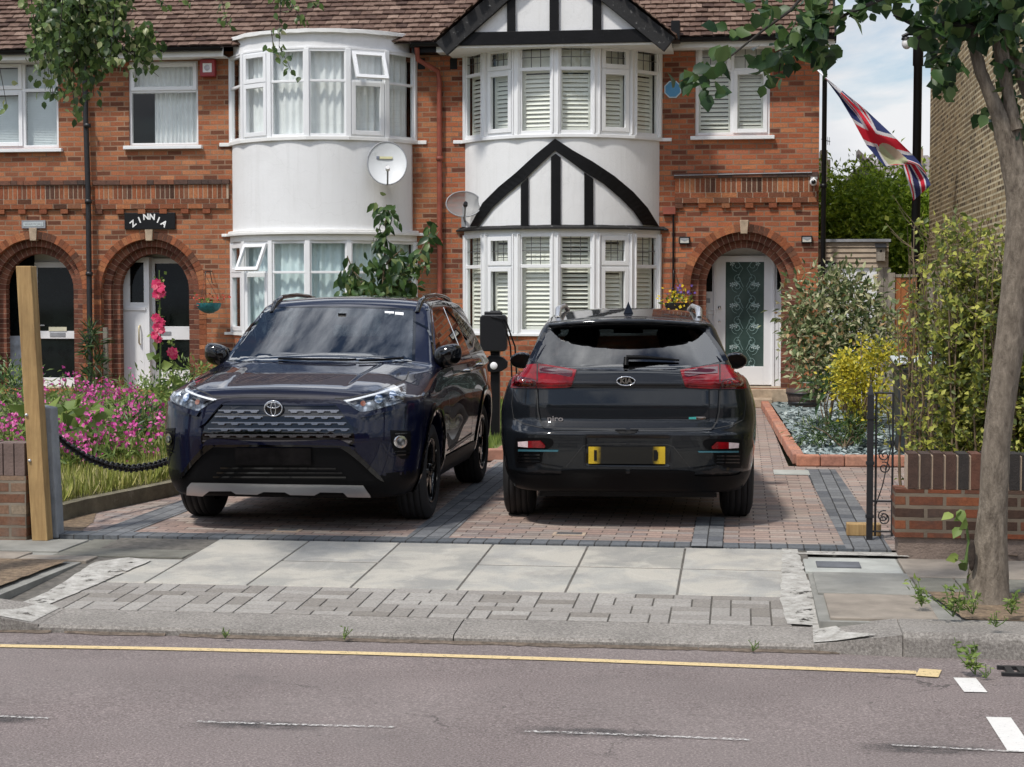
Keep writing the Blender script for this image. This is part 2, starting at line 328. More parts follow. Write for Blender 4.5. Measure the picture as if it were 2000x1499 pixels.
# dropped granite kerb, pavement
gr=NT('granite'); a=gr.noise(70,6,.8); gcol=gr.ramp(a,[(.3,(.09,.08,.07)),(.5,(.24,.22,.195)),(.7,(.44,.41,.37))]); gcol=gr.mix(1.0,gcol,gr.ramp(gr.noise(2.5,5),[(.3,.75),(.7,1.1)]),'MULTIPLY'); gr.set(gcol,.9); gr.bump(a,.5,.006); M['granite']=gr.m
kb=MB(); joints=[-3.62,-1.42,.36]
kx=[-3.62,-1.455,.36]
zt=-.095
for a,b in ((-3.60,-1.424),(-1.418,.372)):
    kb.add([(a,KY,-.2),(b,KY,-.2),(b,KY,zt-.015),(a,KY,zt-.015),(a,KY+.018,zt),(b,KY+.018,zt),(a,KY+.36,zt+.018),(b,KY+.36,zt+.018)],[(0,1,2,3),(3,2,5,4),(4,5,7,6)])
kb.build('dropped_kerb',M['granite'],kind='structure')
# full height kerbs either side
kr=MB()
def kerbfull(x0,x1,rnd0=.03):
    kr.add([(x0,KY-.06,-.2),(x1,KY-.06,-.2),(x1,KY-.05,-.04),(x0,KY-.05,-.04),(x0,KY-.02,-.016),(x1,KY-.02,-.016),(x0,KY+.30,-.012),(x1,KY+.30,-.012),(x0,KY+.3,-.2),(x1,KY+.3,-.2)],[(0,1,2,3),(3,2,5,4),(4,5,7,6),(0,3,4,6,8),(1,9,7,5,2)])
kerbfull(.78,1.42); kerbfull(1.435,4.5); kerbfull(4.52,9); kerbfull(-7,-4.02); kerbfull(-14,-7.02)
ko=kr.build('kerb',M['granite'],kind='structure',bevel=.02)
# sloping transition blocks
tr=MB(); wc=NT('worn_white_cement'); a=wc.noise(14,8,.75); wcc=wc.ramp(a,[(.32,(.22,.205,.18)),(.5,(.36,.345,.31)),(.7,(.56,.54,.50))]); wc.set(wcc,.9); wc.bump(wc.noise(22,6,.7),.25,.01); M['cement']=wc.m
wa=wc.ramp(wc.noise(7,7,.7),[(.36,0),(.41,1)]); wtr=wc.n('BsdfTransparent'); wmx=wc.n('MixShader'); wc.l(wa,wmx.inputs[0]); wc.l(wtr.outputs[0],wmx.inputs[1]); wc.l(wc.p.outputs[0],wmx.inputs[2]); wc.l(wmx.outputs[0],wc.out.inputs[0])
tr.add([(-4.02,KY+.32,-.012),(-4.02,KY-.03,-.02),(-4.02,KY-.05,-.2),(-3.60,KY,-.2),(-3.60,KY,zt),(-3.60,KY+.36,zt+.02)],[(0,1,4,5),(1,2,3,4)])
tr.add([(.36,KY+.36,zt+.02),(.36,KY,zt),(.36,KY,-.2),(.78,KY-.06,-.2),(.78,KY-.04,-.03),(.78,KY+.3,-.012)],[(0,1,4,5),(1,2,3,4)])
tr.build('kerb_ramp',M['granite'],kind='structure')
# footway
M['slab']=None
def slabmat():
    t=NT('paving_slab'); g=t.n('NewGeometry'); base=t.ramp(g.outputs['Random Per Island'],[(0,(.27,.26,.23)),(.4,(.35,.34,.305)),(.7,(.31,.305,.285)),(1,(.39,.37,.325))])
    n=t.noise(3.2,7,.62,dist=.5); col=t.mix(t.ramp(n,[(.42,0),(.56,.8)]),base,(.44,.41,.35)); col=t.mix(t.ramp(t.noise(1.7,6,.6),[(.5,0),(.62,.6)]),col,(.23,.225,.21))
    v=t.n('TexVoronoi',Scale=2.3,_feature='SMOOTH_F1'); t.l(t.tc,v.inputs['Vector']); col=t.mix(t.ramp(v.outputs[0],[(.26,0),(.30,.10),(.34,0)]),col,(.66,.64,.58))
    col=t.mix(1.0,col,t.ramp(t.noise(120,4),[(.3,.84),(.7,1.1)]),'MULTIPLY'); t.set(col,.85); t.bump(t.noise(60,4),.15,.005); return t.m
M['slab']=slabmat(); M['grout']=simple('dark_joint',(.11,.10,.085),.95,var=.4,scale=20)
def zp(y):  # crossover surface height
    if y<KY+.36: return zt+.018
    if y<9.63: return zt+.018+(y-KY-.36)*( (-.055-(zt+.018))/(9.63-KY-.36))
    return -.055+(y-9.63)*(.051/1.5)
sub=MB(); sub.add([(x,y,zp(y)-.006) for y in (KY+.34,9.63,11.13) for x in (-4.1,.42)],[(0,1,3,2),(2,3,5,4)]); sub.build('pavement',M['grout'],kind='structure')
sb=MB()
def slab(x0,x1,y0,y1,k0=0,k1=0,j=.006):
    sb.add([(x0+j+k0,y0+.024,zp(y0)),(x1-j+k1,y0+.024,zp(y0)),(x1-j+(k1),y1-.024,zp(y1)),(x0+j+k0,y1-.024,zp(y1)),(x0+j,y0+j,zp(y0)-.03),(x1-j,y0+j,zp(y0)-.03),(x1-j,y1-j,zp(y1)-.03),(x0+j,y1-j,zp(y1)-.03)],[(0,1,2,3),(0,4,5,1),(1,5,6,2),(3,2,6,7),(0,3,7,4)])
cols=[-3.42,-2.81,-2.20,-1.585,-.97,-.345,.285]
for i in range(6):
    if i==0 : slab(cols[0],cols[1],9.64,11.135)
    elif i==2: slab(cols[2],cols[3],9.64,11.135)
    else: slab(cols[i],cols[i+1],9.64,10.42); slab(cols[i],cols[i+1],10.42,11.135)
slab(-3.75,-3.42,9.64,10.4)
sb.build('paving_slabs',M['slab'],kind='structure',bevel=.004)
# block strip (basket weave with broken pattern) between slabs and kerb
bl=MB(); M['block']=island('grey_paver',[(0,(.20,.18,.155)),(.5,(.27,.25,.225)),(1,(.33,.31,.28))],.92,fine=75,bump=.3)
def blk(x0,x1,y0,y1,j=.0042):
    z0=zp(y0);z1=zp(y1)
    bl.add([(x0+j,y0+.007,z0+.002),(x1-j,y0+.007,z0+.002),(x1-j,y1-.007,z1+.002),(x0+j,y1-.007,z1+.002),(x0+j,y0+j,z0-.03),(x1-j,y0+j,z0-.03),(x1-j,y1-j,z1-.03),(x0+j,y1-j,z1-.03)],[(0,1,2,3),(0,4,5,1),(1,5,6,2),(3,2,6,7),(0,3,7,4)])
y0=KY+.365
hs=(9.635-y0)/7; bx=-3.72; col=0
# pack: random orientation of 2x1 blocks on a grid of cells
nx=int((.30-bx)/.105); occ=[[0]*7 for _ in range(nx)]
for i in range(nx):
    for j in range(7):
        if occ[i][j]: continue
        horiz=(rnd.random()<.5)
        canh=i+1<nx and not occ[i+1][j]; canv=j+1<7 and not occ[i][j+1]
        x=bx+i*.105; y=y0+j*hs
        if (horiz and canh) or (canh and not canv): occ[i][j]=occ[i+1][j]=1; blk(x,x+.21,y,y+hs)
        elif canv: occ[i][j]=occ[i][j+1]=1; blk(x,x+.105,y,y+2*hs)
        else: occ[i][j]=1; blk(x,x+.105,y,y+hs)
bl.build('paving_blocks',M['block'],kind='structure',bevel=.003)
# white cement flaunching at both ends of the crossover
cm=MB()
def flaunch(pts,z,seed):
    r=random.Random(seed); out=[]
    n=len(pts)
    for i in range(n):
        a=Vector(pts[i]); b=Vector(pts[(i+1)%n]); k=max(1,int((b-a).length/.06))
        for q in range(k):
            p=a.lerp(b,q/k); out.append((p.x+r.uniform(-.006,.006),p.y+r.uniform(-.006,.006),0))
    return out
def irregular(mb,pts,zf,seed):
    q=flaunch([(p[0],p[1],0) for p in pts],0,seed); mb.add([(p[0],p[1],zf(p[1])) for p in q],[list(range(len(q)))])
irregular(cm,[(.27,11.12),(.36,11.12),(.40,9.9),(.46,KY+.40),(.40,KY+.37),(.24,KY+.4),(.22,9.5)],lambda y:zp(y)+.006 if y>KY+.3 else -.07,1)
irregular(cm,[(-3.93,10.2),(-3.78,10.38),(-3.60,10.30),(-3.66,9.6),(-3.72,KY+.38),(-3.90,KY+.36),(-3.86,9.3)],lambda y:zp(y)+.008,2)
irregular(cm,[(-3.86,11.22),(-3.44,11.22),(-3.44,11.15),(-3.86,11.16)],lambda y:-.014,3)
irregular(cm,[(-.35,11.16),(.26,11.16),(.3,11.08),(-.35,11.10)],lambda y:-.006,5)
irregular(cm,[(.20,11.16),(1.0,11.14),(1.05,10.98),(.36,11.0),(.22,11.05)],lambda y:-.012,6)
cm.add([(.37,KY+.37,-.07),(.36,KY+.02,-.088),(.47,KY-.01,-.070),(.60,KY-.02,-.045),(.66,KY+.0,-.035),(.52,KY+.12,-.052),(.46,KY+.37,-.052)],[tuple(range(7))]); cm.add([(-3.62,KY+.36,-.068),(-3.64,KY+.02,-.085),(-3.80,KY+.0,-.055),(-3.92,KY+.02,-.03),(-3.78,KY+.16,-.045),(-3.72,KY+.36,-.045)],[tuple(range(6))[::-1]]); cm.build('cement_strip',M['cement'],kind='structure')
# old footway, right and left
M['old1']=simple('brown_stone_slab',(.25,.215,.175),.92,var=.25,scale=5,bump=.3,bscale=50); M['old2']=simple('grey_stone_slab',(.23,.225,.20),.92,var=.25,scale=4,bump=.3); M['old3']=simple('dark_tarmac_patch',(.15,.145,.12),.95,var=.3,bump=.6,bscale=120)
M['old4']=simple('pale_slab',(.38,.385,.35),.9,var=.2,scale=4,bump=.2)
def flat(name,x0,x1,y0,y1,z,mat): 
    m=MB(); m.grid(lambda u,v:(x0+(x1-x0)*u,y0+(y1-y0)*v,z),4,4); return m.build(name,mat,kind='structure')
base=MB(); base.box(.4,14,KY+.28,11.12,-.2,-.032); base.box(-20,-4.02,KY+.28,11.3,-.2,-.032); base.box(-4.05,-3.4,10.35,11.2,-.2,-.045); base.build('pavement',M['old2'],kind='structure')
def pave(x0,x1,y0,y1,mat,z=-.018):
    m=MB(); m.box(x0+.006,x1-.006,y0+.012,y1-.012,-.08,z+rnd.uniform(-.002,.002)); m.build('pavement_slab',mat,kind='structure',bevel=.005)
pave(.38,.96,10.35,10.93,M['old4']); pave(.42,.98,9.6,10.35,M['old2']); pave(.45,1.0,KY+.31,9.6,M['old1'])
pave(.96,1.72,10.2,10.93,M['old1']); pave(1.72,2.6,10.2,10.93,M['old2']); pave(.98,1.22,9.7,10.2,M['old3']); pave(1.22,1.70,9.75,10.2,M['old3']); pave(1.70,2.7,9.75,10.2,M['old2'])
pave(1.6,2.9,KY+.31,8.95,M['old1'])
for i in range(4): pave(2.7+i*.9,3.6+i*.9,KY+.31,10.93,M['old2' if i%2 else 'old1'])
pave(-4.30,-3.44,10.42,11.16,M['old3'],-.024); pave(-5.6,-4.30,10.55,11.1,M['old2']); pave(-4.45,-3.98,10.2,10.42,M['old1'],-.02); pave(-6.6,-4.45,10.2,10.52,M['old1'])
for i in range(5): pave(-7.9-i*1.1,-6.8-i*1.1,KY+.31,11.1,M['old2' if i%2 else 'old1'])
pm=MB(); pm.box(.46,.72,10.5,10.72,-.03,-.012); pm.build('utility_cover',simple('cover_grey',(.11,.115,.125),.8,var=.3,bump=.4,bscale=90),kind='structure')
# tree pit soils
soil=simple('soil_litter',(.17,.12,.075),.97,var=.5,scale=22,bump=.9,bscale=50,dirt=((.36,.28,.16),28,.58))
def soilpatch(pts,z,name='soil',s=0):
    m=MB(); q=flaunch([(p[0],p[1],0) for p in pts],0,s+11); m.add([(p[0],p[1],z) for p in q],[list(range(len(q)))]); return m.build(name,soil,kind='structure')
soilpatch([(1.02,9.68),(2.3,9.72),(2.3,KY+.33),(1.6,KY+.31),(1.12,KY+.33)],-.012); soilpatch([(-4.08,10.18),(-6.2,10.15),(-6.2,KY+.35),(-4.1,KY+.35)],-.012,s=4)
dg=MB(); 
for i in range(9): dg.box(1.22+i*.055,1.22+i*.055+.03,KY-.42,KY-.30,roadz(KY),roadz(KY)+.02)
dg.box(1.19,1.72,KY-.45,KY-.42,roadz(KY),roadz(KY)+.02); dg.box(1.19,1.72,KY-.30,KY-.275,roadz(KY),roadz(KY)+.02)
tag(dg.build('drain_grate',M['blackm']),'black iron gully grate in the road at the right kerb','drain')
# ---------------- driveway ----------------
PV=[(.27,.20,.17),(.35,.25,.21),(.40,.33,.28),(.31,.265,.24),(.24,.195,.18),(.37,.27,.225)]
M['paver']=brickmat('block_paving',PV,(.13,.10,.085),w=.205,h=.103,mort=.005,blotch=((.30,.26,.22),1.2,.5),axes='floor',bs=.35)
M['paverd']=brickmat('charcoal_paving',[(.11,.115,.125),(.20,.205,.21),(.15,.155,.16)],(.05,.05,.05),w=.205,h=.103,mort=.005,axes='floor',bs=.35,swap=True)
M['paveredge']=brickmat('charcoal_edge',[(.09,.10,.11),(.15,.16,.17),(.12,.125,.13)],(.05,.05,.05),w=.103,h=.205,mort=.005,axes='floor',bs=.35,offs=0)
dr=MB(); dr.add([(-4.75,11.15,0),(1.75,11.15,0),(1.75,16.6,0),(-4.75,16.6,0)],[(0,1,2,3)]); dr.add([(-2.4,16.6,0),(.45,16.6,0),(.33,25.3,0),(-2.4,25.3,0)],[(0,1,2,3)]); dr.build('driveway',M['paver'],kind='structure')
def strip(x0,x1,y0,y1,mat,z=.0045,sk=0):
    m=MB(); m.add([(x0,y0,z),(x1,y0,z),(x1+sk,y1,z),(x0+sk,y1,z)],[(0,1,2,3)]); m.build('paving_band',mat,kind='structure')
ed=MB(); ed.add([(-4.75,11.14,.004),(.67,11.14,.004),(.67,11.33,.0045),(-4.75,11.33,.0045)],[(0,1,2,3)]); ed.add([(-4.75,11.14,-.06),(.95,11.14,-.06),(.95,11.14,.004),(-4.75,11.14,.004)],[(0,1,2,3)]); ed.build('paving_edge',M['paveredge'],kind='structure')
strip(-2.20,-1.92,11.33,16.6,M['paverd'],.0045,-.12); strip(.67,.95,11.14,16.3,M['paverd'],.0045,-.08); strip(-.31,-.11,11.12,12.6,M['paverd'],.009); strip(-4.35,-4.09,11.33,15,M['paverd'])
strip(.30,.62,15.75,16.2,M['old4'],.006)
def metalcover(px,py,w,d):
    p=atZ(px,py,0); m=MB(); m.box(p.x-w/2,p.x+w/2,p.y-d/2,p.y+d/2,.0,.008); o=m.build('inspection_cover',[M['silver']])
    m2=MB(); m2.box(p.x-w/2-.025,p.x+w/2+.025,p.y-d/2-.025,p.y+d/2+.025,0,.005); m2.build('cover_frame',M['mortar'],o); return o
tag(metalcover(561,1037,.14,.09),'small metal stopcock cover in the driveway in front of the dark blue car','cover'); tag(metalcover(1112,1044,.17,.09),'small metal stopcock cover in the driveway behind the grey car','cover')
# timber block on the charcoal band
wb=MB(); p=atZ(1690,1047,0); wb.box(p.x-.125,p.x+.1,p.y-.05,p.y+.06,.004,.085)
M['newwood']=None
def woodmat(name,c1,c2,sc=(14,14,1.2),rough=.7):
    t=NT(name); mp=t.n('Mapping'); mp.inputs['Scale'].default_value=sc; t.l(t.tc,mp.inputs[0]); n=t.noise(2.5,8,.65,vec=mp.outputs[0],dist=.6)
    col=t.ramp(n,[(.3,c1),(.7,c2)]); col=t.mix(1.0,col,t.ramp(t.noise(1.1,6,.7),[(.3,.62),(.62,1.08)]),'MULTIPLY'); kn=t.n('TexVoronoi',Scale=2.2); t.l(t.tc,kn.inputs['Vector']); col=t.mix(t.ramp(kn.outputs['Distance'],[(.03,.8),(.09,0)]),col,tuple(x*.3 for x in c1)); t.set(col,rough); t.bump(n,.25,.005); return t.m
M['newwood']=woodmat('new_pine',(.30,.18,.07),(.50,.33,.14)); M['greywood']=woodmat('grey_weathered_wood',(.20,.17,.14),(.34,.30,.25)); M['cedar']=woodmat('cedar_stain',(.28,.09,.025),(.42,.15,.045)); M['boards']=woodmat('tan_feather_board',(.32,.25,.18),(.46,.37,.28),(1.2,8,10))
tag(wb.build('timber_block',M['newwood'],bevel=.006),'short sawn timber block lying by the foot of the iron gate','block')
# ---------------- houses ----------------
FY=25.7
def fx(px,py=500): return atY(px,py,FY).x
def fz(px,py): return atY(px,py,FY).z
X0,X1,X2,X3=-17.0,-9.89,-4.46,1.10
EZ=5.30
houses=[thing('terraced_house','red brick terraced house at the left end with a glazed white door in its arch','house',(-13.4,FY,0)),
        thing('terraced_house','middle red brick house with curved white rendered bay and black name sign over its arch','house',(-7.2,FY,0)),
        thing('terraced_house','right hand brick house with black and white timbered gable over its bay','house',(-1.7,FY,0))]
HL,HZ,HR=houses
def wallpanel(outer,holes,y,depth,mat,name,parent):
    bm=bmesh.new(); eds=[]
    for lp in [outer]+holes:
        vs=[bm.verts.new((p[0],y,p[1])) for p in lp]
        for i in range(len(vs)): eds.append(bm.edges.new((vs[i],vs[(i+1)%len(vs)])))
    bmesh.ops.triangle_fill(bm,use_beauty=True,edges=eds,normal=(0,-1,0))
    hs=[]
    for lp in holes:
        n=len(lp)
        for i in range(n):
            a,b=lp[i],lp[(i+1)%n]; q=[bm.verts.new(v) for v in ((a[0],y,a[1]),(b[0],y,b[1]),(b[0],y+depth,b[1]),(a[0],y+depth,a[1]))]; bm.faces.new(q)
    me=bpy.data.meshes.new(name); bm.to_mesh(me); bm.free(); me.materials.append(mat)
    o=bpy.data.objects.new(name,me); COL.objects.link(o); attach(o,parent); return o
def rect(x0,x1,z0,z1): return [(x0,z0),(x1,z0),(x1,z1),(x0,z1)]
def archpoly(xc,zb,zs,r,n=24): return [(xc-r,zb),(xc+r,zb)]+[(xc+r*math.cos(math.pi*i/n),zs+r*math.sin(math.pi*i/n)) for i in range(n+1)]
ZS=1.72      # springing height of the porch arches
AX=[atY(66,500,FY).x, atY(292,500,FY).x, atY(1453,500,FY).x]; AR=.775
ZSs=[fz(66,467)-AR,fz(292,467)-AR,fz(1453,453)-AR]
def arch_ring(mb,xc,zs,r0,r1,y0,y1,zb,bw=.075):
    n=int(math.pi*(r0+r1)/2/bw); g=.004/((r0+r1)/2)
    for i in range(n):
        a0=math.pi*i/n+g; a1=math.pi*(i+1)/n-g
        P=lambda r,a:(xc+r*math.cos(a),zs+r*math.sin(a))
        q=[P(r0,a0),P(r1,a0),P(r1,a1),P(r0,a1)]
        mb.add([(x,y,z) for y in (y0,y1) for x,z in q],[(0,1,2,3)[::-1],(4,5,6,7),(0,1,5,4),(1,2,6,5),(2,3,7,6),(3,0,4,7)])
    z=zs; 
    while z>zb:
        z2=max(zb,z-.07)
        for s in (-1,1): mb.box(xc+s*r0,xc+s*r1,y0,y1,z2,z-.004)
        z-=.076
def porch(h,xc,zs,zb):
    m=MB(); arch_ring(m,xc,zs,AR,AR+.115,FY-.004,FY+.02,zb,.072); m.build('brick_arch',M['brick_isl'],h)
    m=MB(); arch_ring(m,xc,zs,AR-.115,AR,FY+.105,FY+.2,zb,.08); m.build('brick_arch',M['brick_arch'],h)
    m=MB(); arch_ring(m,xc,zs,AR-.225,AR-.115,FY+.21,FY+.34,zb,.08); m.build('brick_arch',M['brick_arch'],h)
    # mortar backing of the recessed orders
    for r0,r1,y in ((AR-.113,AR+.01,FY+.109),(AR-.223,AR-.10,FY+.214)):
        m=MB(); n=32
        for y2 in (y,):
            vs=[]; 
            pts0=[(xc+r0,zb)]+[(xc+r0*math.cos(math.pi*i/n),zs+r0*math.sin(math.pi*i/n)) for i in range(n+1)]+[(xc-r0,zb)]
            pts1=[(xc+r1,zb)]+[(xc+r1*math.cos(math.pi*i/n),zs+r1*math.sin(math.pi*i/n)) for i in range(n+1)]+[(xc-r1,zb)]
            k=len(pts0); m.add([(p[0],y2,p[1]) for p in pts0]+[(p[0],y2,p[1]) for p in pts1]+[(p[0],y2+.1,p[1]) for p in pts0],[(i,i+1,k+i+1,k+i) for i in range(k-1)]+[(i,2*k+i,2*k+i+1,i+1) for i in range(k-1)])
        m.build('arch_joint',M['mortar'],h)
    m=MB(); w=.05; m.add([(xc-.05,FY-.03,zs+AR-.03),(xc+.05,FY-.03,zs+AR-.03),(xc+.065,FY-.03,zs+AR+.17),(xc-.065,FY-.03,zs+AR+.17),(xc-.05,FY+.1,zs+AR-.03),(xc+.05,FY+.1,zs+AR-.03),(xc+.065,FY+.1,zs+AR+.17),(xc-.065,FY+.1,zs+AR+.17)],[(0,1,2,3),(0,4,5,1),(1,5,6,2),(3,2,6,7),(0,3,7,4)])
    m.build('keystone',M['stone'],h,bevel=.008)
    # porch lobby: side walls, ceiling, floor
    m=MB(); rr=AR+.02
    m.add([(xc-rr,FY+.34,0),(xc-rr,FY+1.0,0),(xc-rr,FY+1.0,3),(xc-rr,FY+.34,3)],[(0,1,2,3)]); m.build('porch_wall',M['brick_lo'],h); m=MB(); m.add([(xc+rr,FY+.34,0),(xc+rr,FY+1.0,0),(xc+rr,FY+1.0,3),(xc+rr,FY+.34,3)],[(3,2,1,0)])
    m.build('porch_wall',M['brick_lo'],h)
    m=MB(); m.box(xc-1,xc+1,FY+.3,FY+1,2.9,3.0); m.build('porch_ceiling',M['wtrim'],h); m=MB(); m.box(xc-1,xc+1,FY+.02,FY+1.0,zb-.3,zb); m.build('porch_floor',M['stone'],h)
ZB=[.18,.18,.26]
for h,xc,zs,zb in zip(houses,AX,ZSs,ZB): porch(h,xc,zs,zb)
# bay geometry
class Bay:
    def __init__(s,xl,xr,sag):
        s.xc=(xl+xr)/2; s.h=(xr-xl)/2; s.s=sag; s.R=(s.h**2+sag**2)/(2*sag); s.cy=FY-sag+s.R; s.th=math.asin(s.h/s.R)
    def P(s,a,o=0): return ((s.R+o)*math.sin(a)+s.xc, s.cy-(s.R+o)*math.cos(a))
    def nodes(s,n,o=0): return [s.P(-s.th+2*s.th*i/n,o) for i in range(n+1)]
    def poly(s,n,o,ext=0,back=FY+.05):
        p=s.nodes(n,o); p=[q for q in p if q[1]<FY]; 
        return [(p[0][0]-ext,back)]+([(p[0][0]-ext,FY-.03)] if ext else [])+p+([(p[-1][0]+ext,FY-.03)] if ext else [])+[(p[-1][0]+ext,back)]
    def solid(s,mb,n,o,z0,z1,ext=0,o2=None):
        a=s.poly(n,o,ext); b=s.poly(n,o if o2 is None else o2,ext); k=len(a)
        if len(b)!=k: b=a
        mb.add([(x,y,z0) for x,y in a]+[(x,y,z1) for x,y in b],[list(range(k))[::-1],[k+i for i in range(k)]]+[(i,(i+1)%k,k+(i+1)%k,k+i) for i in range(k)])
BZ=Bay(-7.665,-4.845,.93); BR=Bay(-4.085,-1.205,.85)
ysz=FY-.9
zz=lambda px,py,y: atY(px,py,y).z
def frames(bay,z0,z1,zt,n,parent,postw,rail,name,lead,cas,shut,curt,open_top=None,wname='bay_window'):
    """one storey of faceted bay glazing"""
    nd=bay.nodes(n); f=MB(); g=MB(); ld=MB(); sh=MB(); cs=MB()
    for i in range(n+1):
        x,y=nd[i]; a=-bay.th+2*bay.th*i/n; dn=Vector((math.sin(a),-math.cos(a),0)); tg=Vector((math.cos(a),math.sin(a),0))
        c=Vector((x,y,(z0+z1)/2)); f.obox(c-dn*.01,tg,dn,(0,0,1),postw/2,.045,(z1-z0)/2)
        if postw>.1:
            for s in (-1,1): f.obox(c+tg*s*postw*.30,tg,dn,(0,0,1),postw*.07,.052,(z1-z0)/2-.01)
    for i in range(n):
        a=Vector((*nd[i],0)); b=Vector((*nd[i+1],0)); e=(b-a); L=e.length; e.normalize(); nn=Vector((e.y,-e.x,0)); pw=postw/2
        def fb(mb,u0,u1,za,zb,d0,d1): mb.obox(a+e*(u0+u1)/2+nn*(d0+d1)/2+Vector((0,0,(za+zb)/2)),e,nn,(0,0,1),(u1-u0)/2,abs(d1-d0)/2,(zb-za)/2)
        u0,u1=pw-.01,L-pw+.01
        fb(f,u0,u1,z0,z0+rail,-.03,.022); fb(f,u0,u1,z1-rail,z1,-.03,.022); fb(f,u0,u1,zt-rail*.45,zt+rail*.45,-.03,.024)
        fb(f,u0,u0+.028,z0,z1,-.03,.018); fb(f,u1-.028,u1,z0,z1,-.03,.018)
        lights=[(u0+.028,u1-.028,z0+rail,zt-rail*.45),(u0+.028,u1-.028,zt+rail*.45,z1-rail)]
        for li,(ua,ub,za,zb) in enumerate(lights):
            if i in cas:
                k=.05
                if not(open_top==i and li==1):
                    fb(f,ua-.012,ua+k,za-.012,zb+.012,-.02,.042); fb(f,ub-k,ub+.012,za-.012,zb+.012,-.02,.042); fb(f,ua+k,ub-k,za-.012,za+k,-.02,.042); fb(f,ua+k,ub-k,zb-k,zb+.012,-.02,.042)
                    ua+=k; ub-=k; za+=k; zb-=k
            if open_top==i and li==1:
                # top-hung casement swung out
                A=R(24); up=Vector((0,0,math.cos(A)))-nn*math.sin(A); hz=zb-.005; hp=a+nn*.045+Vector((0,0,hz)); out=Vector((nn.x*math.cos(A),nn.y*math.cos(A),math.sin(A)))
                hh=zb-za+.02; w=ub-ua+.02; fc=hp-up*hh/2+e*(ua+ub)/2
                for sgn in (-1,1): cs.obox(fc+e*sgn*(w/2-.025),e,out,up,.025,.02,hh/2)
                for sgn in (-1,1): cs.obox(fc+up*sgn*(hh/2-.025),e,out,up,w/2-.05,.02,.025)
                q=MB(); q.add([fc-e*(w/2-.05)-up*(hh/2-.05),fc+e*(w/2-.05)-up*(hh/2-.05),fc+e*(w/2-.05)+up*(hh/2-.05),fc-e*(w/2-.05)+up*(hh/2-.05)],[(0,1,2,3)]); cs.q=q
            else:
                p=[a+e*ua,a+e*ub]; g.add([(p[0].x,p[0].y,za),(p[1].x,p[1].y,za),(p[1].x,p[1].y,zb),(p[0].x,p[0].y,zb)],[(0,1,2,3)])
            if lead and li==1:
                for q in (1/3,2/3): fb(ld,ua+(ub-ua)*q-.005,ua+(ub-ua)*q+.005,za,zb,.001,.007)
                fb(ld,ua,ub,za+(zb-za)*.5-.005,za+(zb-za)*.5+.005,.001,.007)
            if shut and (li==0 or shut==2):
                d=-.10; fr=.045; ua2,ub2=ua-.02,ub+.02
                fb(sh,ua2,ua2+fr,za-.03,zb+.03,d-.015,d+.015); fb(sh,ub2-fr,ub2,za-.03,zb+.03,d-.015,d+.015); fb(sh,ua2+fr,ub2-fr,za-.03,za+.055,d-.012,d+.012); fb(sh,ua2+fr,ub2-fr,zb-.02,zb+.03,d-.012,d+.012)
                z=za+.09; top=zb-.03
                tl=R([58,56,54,38,54,56][i]) if shut==2 else R([52,54,58,60,58,58][i])
                while z<top:
                    c=a+e*(ua2+ub2)/2+nn*d+Vector((0,0,z)); o=Vector((nn.x*math.cos(tl),nn.y*math.cos(tl),-math.sin(tl))); sh.obox(c,e,o,o.cross(e),(ub2-ua2)/2-fr,.032,.0045); z+=.0625
            elif shut and li==1:
                fb(sh,ua-.03,ub+.03,za-.03,zb+.03,-.13,-.12)
    w=f.build(wname,M['upvc'],parent,bevel=.004)
    g.build('window_pane',M['glass'],w)
    if cs.v:
        o=cs.build('open_casement',M['upvc'],w); cs.q.build('window_pane',M['glass'],w)
    if lead: ld.build('lead_glazing',M['leadc'],w)
    if shut: sh.build('louvre_shutter',M['shutter'],w)
    if curt:
        c=MB(); rr=random.Random(len(name)); ph=[rr.uniform(0,6) for _ in range(4)]
        def cf(u,v):
            a=-bay.th+2*bay.th*u; o=-.13+.016*math.sin(u*170+ph[0]+.8*math.sin(u*31+ph[1]))*(.5+.5*v+.4)+.008*math.sin(u*67+v*3+ph[2])
            x,y=bay.P(a,o); return (x,min(y,FY+.25),z0+(z1-z0)*v)
        c.grid(cf,260,6); c.build('net_curtain',curt,w)
    return w
# vertical datums
zU1,zUt,zU0=zz(1085,84,ysz+.05),zz(1085,134,ysz+.05),zz(1085,262,ysz+.05)
zL1,zLt,zL0=zz(1085,455,ysz+.05),zz(1085,520,ysz+.05),zz(1085,652,ysz+.05)
yU1,yUt,yU0=zz(640,94,ysz-.03),zz(640,157,ysz-.03),zz(640,266,ysz-.03)
yL1,yLt,yL0=zz(640,470,ysz-.03),zz(640,532,ysz-.03),zz(640,652,ysz-.03)
bwU=frames(BR,zU0,zU1,zUt,6,HR,.13,.055,'ru',True,(1,4),1,None)
bwL=frames(BR,zL0,zL1,zLt,6,HR,.13,.055,'rl',True,(1,4),2,None)
bzU=frames(BZ,yU0,yU1,yUt,6,HZ,.075,.04,'zu',False,(1,4),0,M['curtain'],open_top=4)
bzL=frames(BZ,yL0,yL1,yLt,6,HZ,.075,.04,'zlo',False,(0,1),0,M['curtain_b'],open_top=1)
bzU['label']='upper curved window with one top light swung open'; 
